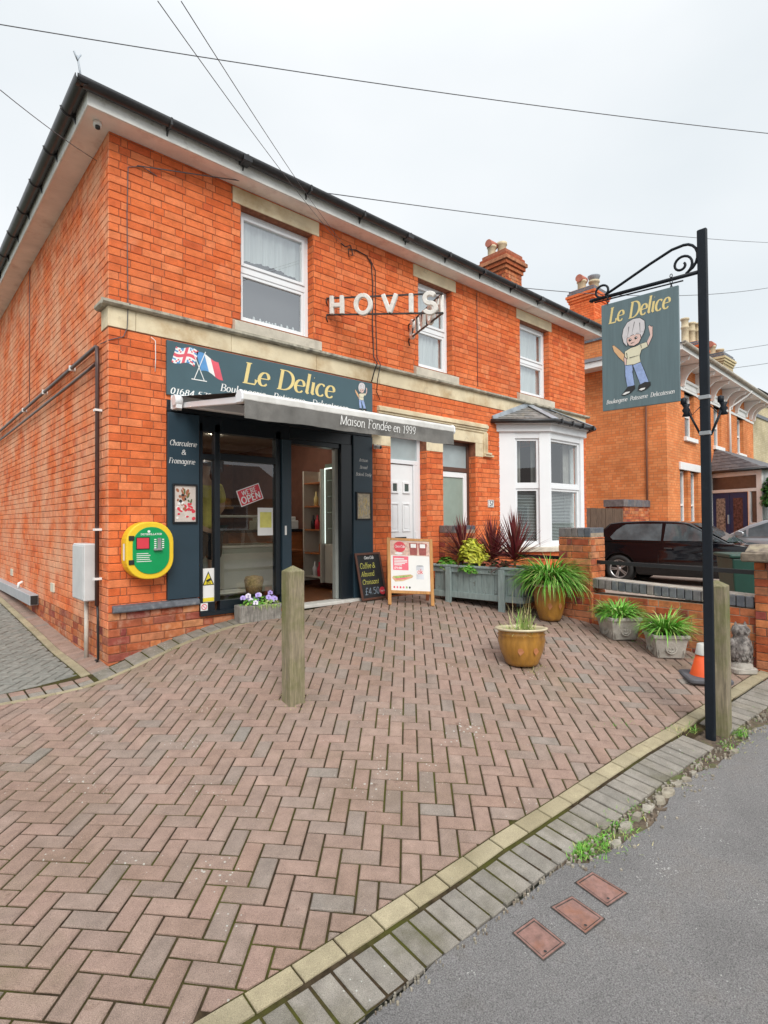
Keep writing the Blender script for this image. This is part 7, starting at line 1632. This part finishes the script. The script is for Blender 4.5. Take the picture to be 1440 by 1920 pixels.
# ================================================================== fence, gate pier, cars, bin
t = thing('timber_fence', 'dark brown close boarded fence behind the black car', 'fence', (12, 1.2, 0))
m_fen = mat('brown_fence_board', (.12,.075,.05), rough=.9, var=.25, scale=8, bump=.6, stretch=(5, 5, .5))
q = MB(); x = 9.2
while x < 13.35: q.box((x, 1.2 + rnd.uniform(-.006, .006), -.2), (x + .098, 1.225, 1.66 + rnd.uniform(-.006, .006))); x += .1
q.build('boards', m_fen, t, bev=.003); q = MB(); q.box((9.2, 1.226, .2), (13.35, 1.27, .29)); q.box((9.2, 1.226, 1.3), (13.35, 1.27, 1.39)); q.build('rails', m_fen, t)
t = thing('gate_pier', 'square brick gate pier with dark coping behind the black car', 'pier', (14.2, 1.3, 0))
q = MB(); bricks(q, (13.42, 1.2, 0), X_, NY, 1.68, -.2, 1.72, seed=71); bricks(q, (13.42, 1.7, 0), NY, (-1, 0, 0), .5, -.2, 1.72, seed=72); q.box((13.425, 1.205, -.3), (15.08, 1.7, 1.72), 1); q.build('brickwork', [m_brickwall, m_mortarp], t)
q = MB(); 
for k in range(21): q.box((13.38 + k * .081, 1.16, 1.72), (13.38 + k * .081 + .075, 1.74, 1.92))
q.build('coping', m_copb, t, bev=.006)

def wheel(m_t, m_r, par, sx_, y, r_=.315, w_=.20, side=-1, spokes=10):
    """wheel at local (sx_, y), axis along x"""
    Mx = Matrix.Translation((sx_, y, r_)) @ Matrix.Rotation(R(90), 4, 'Y')
    q = MB(); q.lathe([(r_ * .68, -w_ / 2), (r_ * .90, -w_ / 2), (r_, -w_ / 2 + .03), (r_, w_ / 2 - .03), (r_ * .90, w_ / 2), (r_ * .68, w_ / 2), (r_ * .66, 0)], 32, (0, 0, 0), 0, Mx); ty = q.build('tyre', m_t, par, local=True)
    q = MB(); f_ = side * w_ / 2 * .86
    q.lathe([(r_ * .69, f_), (r_ * .64, f_ * 1.02), (r_ * .60, f_ * .75)], 32, (0, 0, 0), 0, Mx); q.lathe([(0, f_ * .98), (r_ * .13, f_ * .98), (r_ * .15, f_ * .7)], 14, (0, 0, 0), 0, Mx)
    for k in range(spokes):
        a_ = 2 * math.pi * k / spokes + (.16 if k % 2 else -.16) * 1.2; b_ = 2 * math.pi * k / spokes
        p0 = Mx @ Vector((r_ * .10 * math.cos(b_), r_ * .10 * math.sin(b_), f_ * .86)); p1 = Mx @ Vector((r_ * .66 * math.cos(a_), r_ * .66 * math.sin(a_), f_ * .90)); q.bar(p0, p1, .022, .018, 0, (1, 0, 0))
    q.build('rim', m_r, par, local=True)
    q = MB(); q.lathe([(0, f_ * .3), (r_ * .6, f_ * .3)], 20, (0, 0, 0), 0, Mx); q.build('brake_disc', m_ink, par, local=True)
def lerp_poly(pts, z0, z1, w0, w1): return [w0 + (w1 - w0) * (p[1] - z0) / (z1 - z0) for p in pts]
def car(name, label, loc, rz, paint, body, cabin, wins, wheels, w2=.86, group=None, tail=None, extras=None, belt=.93, roof=1.44, wr=.60):
    """body, cabin, wins: side outlines (s along the car, front positive; z). Local: +Y is forward, x across"""
    t_ = thing(name, label, 'car', loc, rz, group); q = MB(); n = len(body)
    def taper(s_): return w2 * (1 - .09 * max(0, (abs(s_) - 1.35) / .75) ** 2)
    rows = []
    for x_, kz in ((-1, .86), (-1, 1), (1, 1), (1, .86)): rows.append([(x_ * (taper(p[0]) - (.10 if kz < 1 else 0)) if kz == 1 else x_ * (taper(p[0]) - .0), p[0], p[1]) for p in body])
    L_ = [(-taper(p[0]), p[0], p[1]) for p in body]; Rr = [(taper(p[0]), p[0], p[1]) for p in body]
    q.add(L_ + Rr, [tuple(range(n)), tuple(range(n, 2 * n))[::-1]] + [(i, n + i, n + (i + 1) % n, (i + 1) % n) for i in range(n)]); bo = q.build('body', paint, t_, local=True)
    bm = bmesh.new(); bm.from_mesh(bo.data)
    for zc_ in (.34, .46, .58, .70, .80, .88, .93):
        bmesh.ops.bisect_plane(bm, geom=bm.verts[:] + bm.edges[:] + bm.faces[:], plane_co=(0, 0, zc_), plane_no=(0, 0, 1))
    ed_ = [e for e in bm.edges if len(e.link_faces) == 2 and e.calc_face_angle(0) > R(50)]
    bmesh.ops.bevel(bm, geom=ed_, offset=.03, segments=3, affect='EDGES', profile=.6, clamp_overlap=True)
    for v_ in bm.verts:
        z_ = v_.co.z; k_ = .12 * max(0, (z_ - .66) / .32) ** 1.6 + .05 * max(0, (.5 - z_) / .3) ** 1.5
        if abs(v_.co.x) > .3: v_.co.x -= math.copysign(k_, v_.co.x)
    bm.to_mesh(bo.data); bm.free()
    for p_ in bo.data.polygons: p_.use_smooth = True
    W_ = lambda z: (w2 - .10) + (wr - w2 + .10) * min(1, max(0, (z - belt) / (roof - belt))) ** 1.15
    q = MB(); n = len(cabin); L_ = [(-W_(p[1]), p[0], p[1]) for p in cabin]; Rr = [(W_(p[1]), p[0], p[1]) for p in cabin]
    q.add(L_ + Rr, [tuple(range(n)), tuple(range(n, 2 * n))[::-1]] + [(i, n + i, n + (i + 1) % n, (i + 1) % n) for i in range(n)]); q.build('cabin', paint, t_, bev=.03, seg=3, local=True, smooth=True)
    for side in (-1, 1):
        for wpts in wins:
            q = MB(); p = [(side * (W_(z) + .004), s_, z) for s_, z in wpts]; c_ = [(side * (W_(z) - .01), s_, z) for s_, z in wpts]; n = len(p); q.add(p + c_, [tuple(range(n))] + [(i, (i + 1) % n, n + (i + 1) % n, n + i) for i in range(n)]); q.build('side_window', m_carglass, t_, local=True)
    for sy in (wheels):
        for side in (-1, 1):
            wheel(m_tyre, m_alloy, t_, side * (w2 - .085), sy, side=side)
            q = MB(); q.lathe([(.0, side * .005), (.365, side * .005)], 28, (0, 0, 0), 0, Matrix.Translation((side * (w2 - .16), sy, .33)) @ Matrix.Rotation(R(90), 4, 'Y')); q.build('wheel_arch_lining', m_ink, t_, local=True)
    if extras: extras(t_, W_, taper)
    return t_
m_carglass = mat('car_side_glass', (.085,.105,.115), rough=.03, var=.3, scale=2.5, spec=.6, coat=0)  # opaque panes, base lightened so the pale reflection sits in the colour
m_tyre = mat('tyre_rubber', (.018,.018,.018), rough=.8, var=.2); m_alloy = mat('alloy', (.50,.50,.50), rough=.3, metal=.7, var=.1)
m_carblack = mat('black_car_paint', (.004,.004,.006), rough=.10, var=.05, spec=.35, coat=.35); m_carsilver = mat('silver_car_paint', (.33,.34,.36), rough=.3, metal=.55, var=.03, coat=.7)
m_tail = mat('tail_light_red', (.55,.01,.015), rough=.15, spec=.8, coat=1); m_strip = mat('dark_trim', (.03,.03,.03), rough=.5)
def arc_(cy, r_, a0, a1, n=9, z=.32): return [(cy + r_ * math.cos(R(a0 + (a1 - a0) * k / n)), z + r_ * math.sin(R(a0 + (a1 - a0) * k / n))) for k in range(n + 1)]
hb_body = [(2.02, .30), (2.06, .55), (1.98, .72), (1.75, .82), (1.05, .93), (.6, .96), (-1.75, .98), (-2.02, .90), (-2.06, .60), (-2.04, .34), (-1.66, .24)] + arc_(-1.27, .37, 190, -10) + [(-.85, .20), (.85, .20)] + arc_(1.24, .37, 190, -10) + [(1.66, .24)]
hb_cab = [(1.02, .90), (.55, 1.16), (.18, 1.37), (-.1, 1.415), (-.7, 1.43), (-1.3, 1.41), (-1.55, 1.38), (-1.98, .95)]
hb_win = [[(.80, .985), (.30, 1.26), (.08, 1.345), (-.30, 1.36), (-.32, .98)], [(-.38, .98), (-.38, 1.36), (-.9, 1.36), (-1.2, 1.345), (-1.38, 1.22), (-1.52, 1.05), (-1.45, .99)]]
def hb_extra(t_, W_, taper):
    for side in (-1, 1):
        q = MB(); sg = side; q.prism([(-1.70, .70), (-1.98, .66), (-1.97, .93), (-1.86, 1.02), (-1.74, .9)], (sg * .845, 0, 0), Y_, Z_, (sg, 0, 0), .022); q.build('tail_light', m_tail, t_, bev=.008, local=True)
        q = MB(); q.box((sg * .868 - .008, -.36, .42), (sg * .868 + .008, .80, .47)); q.box((sg * .868 - .008, -.82, .42), (sg * .868 + .008, -.42, .47)); q.build('side_moulding', m_strip, t_, bev=.004, local=True)
        q = MB(); q.box((sg * .850 - .006, -.28, .80), (sg * .850 + .012, -.12, .83)); q.build('door_handle', m_strip, t_, bev=.005, local=True)
        q = MB(); q.box((sg * .8615 - .001, -.405, .45), (sg * .8615 + .001, -.398, .67)); q.prism([(-.405, .67), (-.398, .67), (-.398, .94), (-.405, .94)], (sg * .862, 0, 0), Y_, (-.22 * sg, 0, .97), (sg, 0, 0), .001); q.build('door_gap', m_ink, t_, local=True)
        q = MB(); q.prism(ell(0, 0, .11, .07, 12), (sg * .86, .62, 1.02), Y_, Z_, (sg, 0, .1), .10); q.build('mirror', m_strip, t_, bev=.02, local=True)
        q = MB(); q.prism([(1.62, .60), (1.96, .58), (1.92, .72), (1.70, .75)], (sg * .80, 0, 0), Y_, Z_, (sg, 0, 0), .04); q.build('headlight', m_frosta, t_, bev=.006, local=True)
    q = MB(); q.quad((-.62, .90, .97), (.62, .90, .97), (.52, .24, 1.365), (-.52, .24, 1.365)); q.add([(-.64, .94, .965), (.64, .94, .965), (.53, .235, 1.37), (-.53, .235, 1.37)], [(0, 1, 2, 3)]); q.build('windscreen', m_carglass, t_, local=True)
    q = MB(); q.add([(-.60, -1.985, 1.0), (.60, -1.985, 1.0), (.50, -1.61, 1.365), (-.50, -1.61, 1.365)], [(3, 2, 1, 0)]); q.build('rear_window', m_carglass, t_, local=True)
    q = MB(); q.box((-.30, -2.075, .62), (.30, -2.062, .74)); q.build('number_plate', m_yel, t_, local=True)
cz_ = gz(11.6, -1.0)
c1_ = car('parked_car', 'black three door hatchback parked behind the low garden wall', (12.16, -.90, cz_ - .02), R(180) + R(4), m_carblack, hb_body, hb_cab, hb_win, (-1.27, 1.24), extras=hb_extra, roof=1.43, wr=.58)
sl_body = [(2.10, .32), (2.16, .55), (2.08, .74), (1.70, .86), (1.0, .97), (-1.9, 1.02), (-2.12, .92), (-2.15, .55), (-2.1, .34), (-1.7, .24)] + arc_(-1.30, .37, 190, -10) + [(-.85, .2), (.9, .2)] + arc_(1.32, .37, 190, -10) + [(1.72, .24)]
sl_cab = [(1.20, .94), (.55, 1.30), (.20, 1.43), (-.3, 1.49), (-.9, 1.48), (-1.5, 1.38), (-2.05, 1.0)]
sl_win = [[(1.02, .99), (.86, 1.04), (.62, 1.17), (.60, .99)], [(.56, .99), (.56, 1.20), (.15, 1.36), (-.28, 1.42), (-.30, 1.0)], [(-.38, 1.0), (-.38, 1.42), (-.9, 1.41), (-1.35, 1.31), (-1.72, 1.08), (-1.65, 1.02)]]
def sl_extra(t_, W_, taper):
    for sg in (-1, 1):
        q = MB(); q.box((sg * .872 - .006, -.30, .84), (sg * .872 + .012, -.12, .87)); q.box((sg * .872 - .006, -1.30, .84), (sg * .872 + .012, -1.12, .87)); q.build('door_handle', m_carsilver, t_, bev=.005, local=True)
        q = MB(); q.box((sg * .8615 - .001, -.345, .30), (sg * .8615 + .001, -.338, 1.0)); q.box((sg * .8615 - .001, .88, .40), (sg * .8615 + .001, .888, .95)); q.build('door_gap', m_ink, t_, local=True)
        q = MB(); q.prism(ell(0, 0, .12, .075, 12), (sg * .86, .72, 1.06), Y_, Z_, (sg, 0, .1), .12); q.build('mirror', m_carsilver, t_, bev=.02, local=True)
        q = MB(); q.prism([(-1.9, .72), (-2.11, .68), (-2.08, .95), (-1.95, .98)], (sg * .835, 0, 0), Y_, Z_, (sg, 0, 0), .02); q.build('tail_light', m_tail, t_, local=True)
    q = MB(); q.add([(-.64, 1.10, 1.0), (.64, 1.10, 1.0), (.54, .30, 1.40), (-.54, .30, 1.40)], [(0, 1, 2, 3)]); q.build('windscreen', m_carglass, t_, local=True)
car('parked_car', 'silver hatchback parked in the next driveway behind the black car', (16.25, -1.75, -.10), R(0), m_carsilver, sl_body, sl_cab, sl_win, (-1.30, 1.32), extras=sl_extra, roof=1.49, wr=.60)
t = thing('wheelie_bin', 'dark green wheelie bin behind the low wall by the end pier', 'bin', (6.4, -3.6, -.1)); bz_ = gz(6.5, -3.6)
m_bin = mat('bin_green', (.008,.05,.035), rough=.5, var=.08)
q = MB(); BM = Matrix.Translation((6.50, -3.62, bz_)) @ Matrix.Rotation(R(35), 4, 'Z')
vs = [BM @ Vector(v) for v in ((-.22, -.26, .04), (.22, -.26, .04), (.22, .26, .04), (-.22, .26, .04), (-.28, -.33, .98), (.28, -.33, .98), (.28, .33, .98), (-.28, .33, .98))]
q.add(vs, [(0, 3, 2, 1), (4, 5, 6, 7), (0, 1, 5, 4), (1, 2, 6, 5), (2, 3, 7, 6), (3, 0, 4, 7)]); q.build('body', m_bin, t, bev=.02, seg=2)
q = MB(); q.box((-.30, -.36, .985), (.30, .36, 1.03), 0, BM); q.build('lid', m_bin, t, bev=.02, seg=2)
for s_ in (-1, 1): q = MB(); q.tube([BM @ Vector((s_ * .24 - .025, .30, .1)), BM @ Vector((s_ * .24 + .025, .30, .1))], .1, 16); q.build('wheel', m_tyre, t)
# bush at the right edge
m = MB(); rr = random.Random(31); bc = (18.95, -1.25, 1.75)
leafclump(m, bc, (.62, .62, 1.25), 1700, .13, .09, rr); leafclump(m, (bc[0], bc[1], .4), (.68, .68, 1.3), 1300, .12, .09, rr); leafclump(m, (bc[0] + .1, bc[1] - .1, 1.5), (.5, .5, .9), 600, .12, .09, rr, mi=1)
m.tube([(bc[0], bc[1], -.3), (bc[0], bc[1], 1.2)], .06, 6, 2)
tag(m.build('shrub', [m_mid, m_dkg, m_wood]), 'glossy green bush beside the white porch at the right edge', 'bush')

# ================================================================== customer standing inside the shop
t = thing('person', 'person in a yellow top and black shorts standing inside behind the narrow shop pane', 'person', (1.22, .55, zf), R(10))
def skin_mesh(name, pts, edges, rad, m_, parent, sub=2, root=0):
    me = bpy.data.meshes.new(name); me.from_pydata(pts, edges, []); o = bpy.data.objects.new(name, me); COL.objects.link(o)
    md = o.modifiers.new('skin', 'SKIN'); md.use_smooth_shade = True; md.branch_smoothing = .6
    for i, v in enumerate(me.skin_vertices[0].data): v.radius = rad[i] if isinstance(rad[i], tuple) else (rad[i], rad[i]); v.use_root = (i == root)
    sm_ = o.modifiers.new('sub', 'SUBSURF'); sm_.levels = sub; sm_.render_levels = sub
    dg = bpy.context.evaluated_depsgraph_get(); me2 = bpy.data.meshes.new_from_object(o.evaluated_get(dg)); bpy.data.objects.remove(o)
    me2.name = name; me2.materials.clear(); me2.materials.append(m_)
    for p in me2.polygons: p.use_smooth = True
    o = bpy.data.objects.new(name, me2); COL.objects.link(o); o.parent = parent; return o
m_sk = mat('skin_tone', (.50,.29,.20), rough=.6, var=.05); m_top = mat('yellow_top', (.52,.43,.10), rough=.9, var=.12, scale=9, bump=.4); m_sh = mat('black_shorts', (.012,.012,.015), rough=.9, var=.2)
J = [(0,0,.98),(0,.0,1.12),(0,.01,1.32),(0,.0,1.46),(0,.02,1.56),(0,.03,1.66),(0,.03,1.74),
     (-.17,0,1.44),(-.24,.02,1.20),(-.22,.16,1.04),(-.20,.24,1.00),(.17,0,1.44),(.24,.02,1.20),(.22,.18,1.06),(.20,.26,1.03),
     (-.10,0,.92),(-.12,.02,.50),(-.13,-.02,.10),(-.13,.12,.03),(.10,0,.92),(.12,.03,.50),(.13,-.01,.10),(.13,.13,.03)]
Eg = [(0,1),(1,2),(2,3),(3,4),(4,5),(5,6),(3,7),(7,8),(8,9),(9,10),(3,11),(11,12),(12,13),(13,14),(0,15),(15,16),(16,17),(17,18),(0,19),(19,20),(20,21),(21,22)]
Rd = [(.15,.11),(.14,.10),(.16,.11),(.10,.08),.052,(.075,.09),(.07,.085),.062,.045,.034,.026,.062,.045,.034,.026,.095,.062,.045,.035,.095,.062,.045,.035]
skin_mesh('body', J, Eg, Rd, m_sk, t)
skin_mesh('top', [(0,0,.90),(0,0,1.14),(0,.01,1.34),(0,0,1.47),(-.17,0,1.45),(-.23,.01,1.24),(.17,0,1.45),(.23,.01,1.24)], [(0,1),(1,2),(2,3),(3,4),(4,5),(3,6),(6,7)], [(.18,.14),(.165,.13),(.18,.135),(.10,.09),.08,.065,.08,.065], m_top, t)
skin_mesh('shorts', [(0,0,1.0),(-.10,0,.90),(-.12,.02,.55),(.10,0,.90),(.12,.02,.55)], [(0,1),(1,2),(0,3),(3,4)], [(.17,.13),.12,.105,.12,.105], m_sh, t)
skin_mesh('hair', [(0,.0,1.66),(0,.0,1.76)], [(0,1)], [(.085,.095),(.085,.095)], m_bframe, t)
for s_ in (-1, 1):
    for k in range(4):
        x_ = s_ * (.20) + (k - 1.5) * .016; q = MB(); q.tube([(x_, .26, 1.02), (x_, .31, 1.01), (x_, .335 - .01 * (k % 2), .985)], [.009, .008, .006], 6); q.build('finger', m_sk, t, local=True)
    q = MB(); q.tube([(s_ * .175, .25, 1.02), (s_ * .15, .28, 1.01), (s_ * .15, .30, 1.0)], [.010, .009, .006], 6); q.build('thumb', m_sk, t, local=True)

# ================================================================== the other side of the street (seen in the shop glass)
oh = thing('bungalow', 'low tiled roof bungalow across the street reflected in the shop window', 'house', (3, -24, 0))
q = MB(); q.box((-6, -27, -.5), (14, -19, 2.6)); q.build('wall', m_ob, oh)
q = MB(); q.add([(-6.6, -18.4, 2.5), (14.6, -18.4, 2.5), (14.6, -23, 4.6), (-6.6, -23, 4.6), (-6.6, -27.6, 2.5), (14.6, -27.6, 2.5)], [(0, 1, 2, 3), (3, 2, 5, 4), (4, 0, 3), (1, 5, 2)]); q.build('roof', mat('brown_roof_tile', (.10,.075,.065), rough=.9, var=.2, scale=.8, stretch=(.6, .6, 16)), oh)
for k in range(5):
    f = MB(); x = -4.5 + k * 3.6; f.box((x, -18.99, 1.0), (x + 1.8, -18.93, 2.2)); wf = f.build('window', m_wp, oh); f = MB(); f.box((x + .1, -18.925, 1.1), (x + 1.7, -18.92, 2.1)); f.build('pane', m_carglass, wf)
t2 = copy_tree(bpy.data.objects['parked_car.001']); t2.location = (2.6, -9.4, -.5); t2.rotation_euler = (0, 0, R(90)); t2['label'] = 'silver car at the far kerb of the street reflected in the shop window';
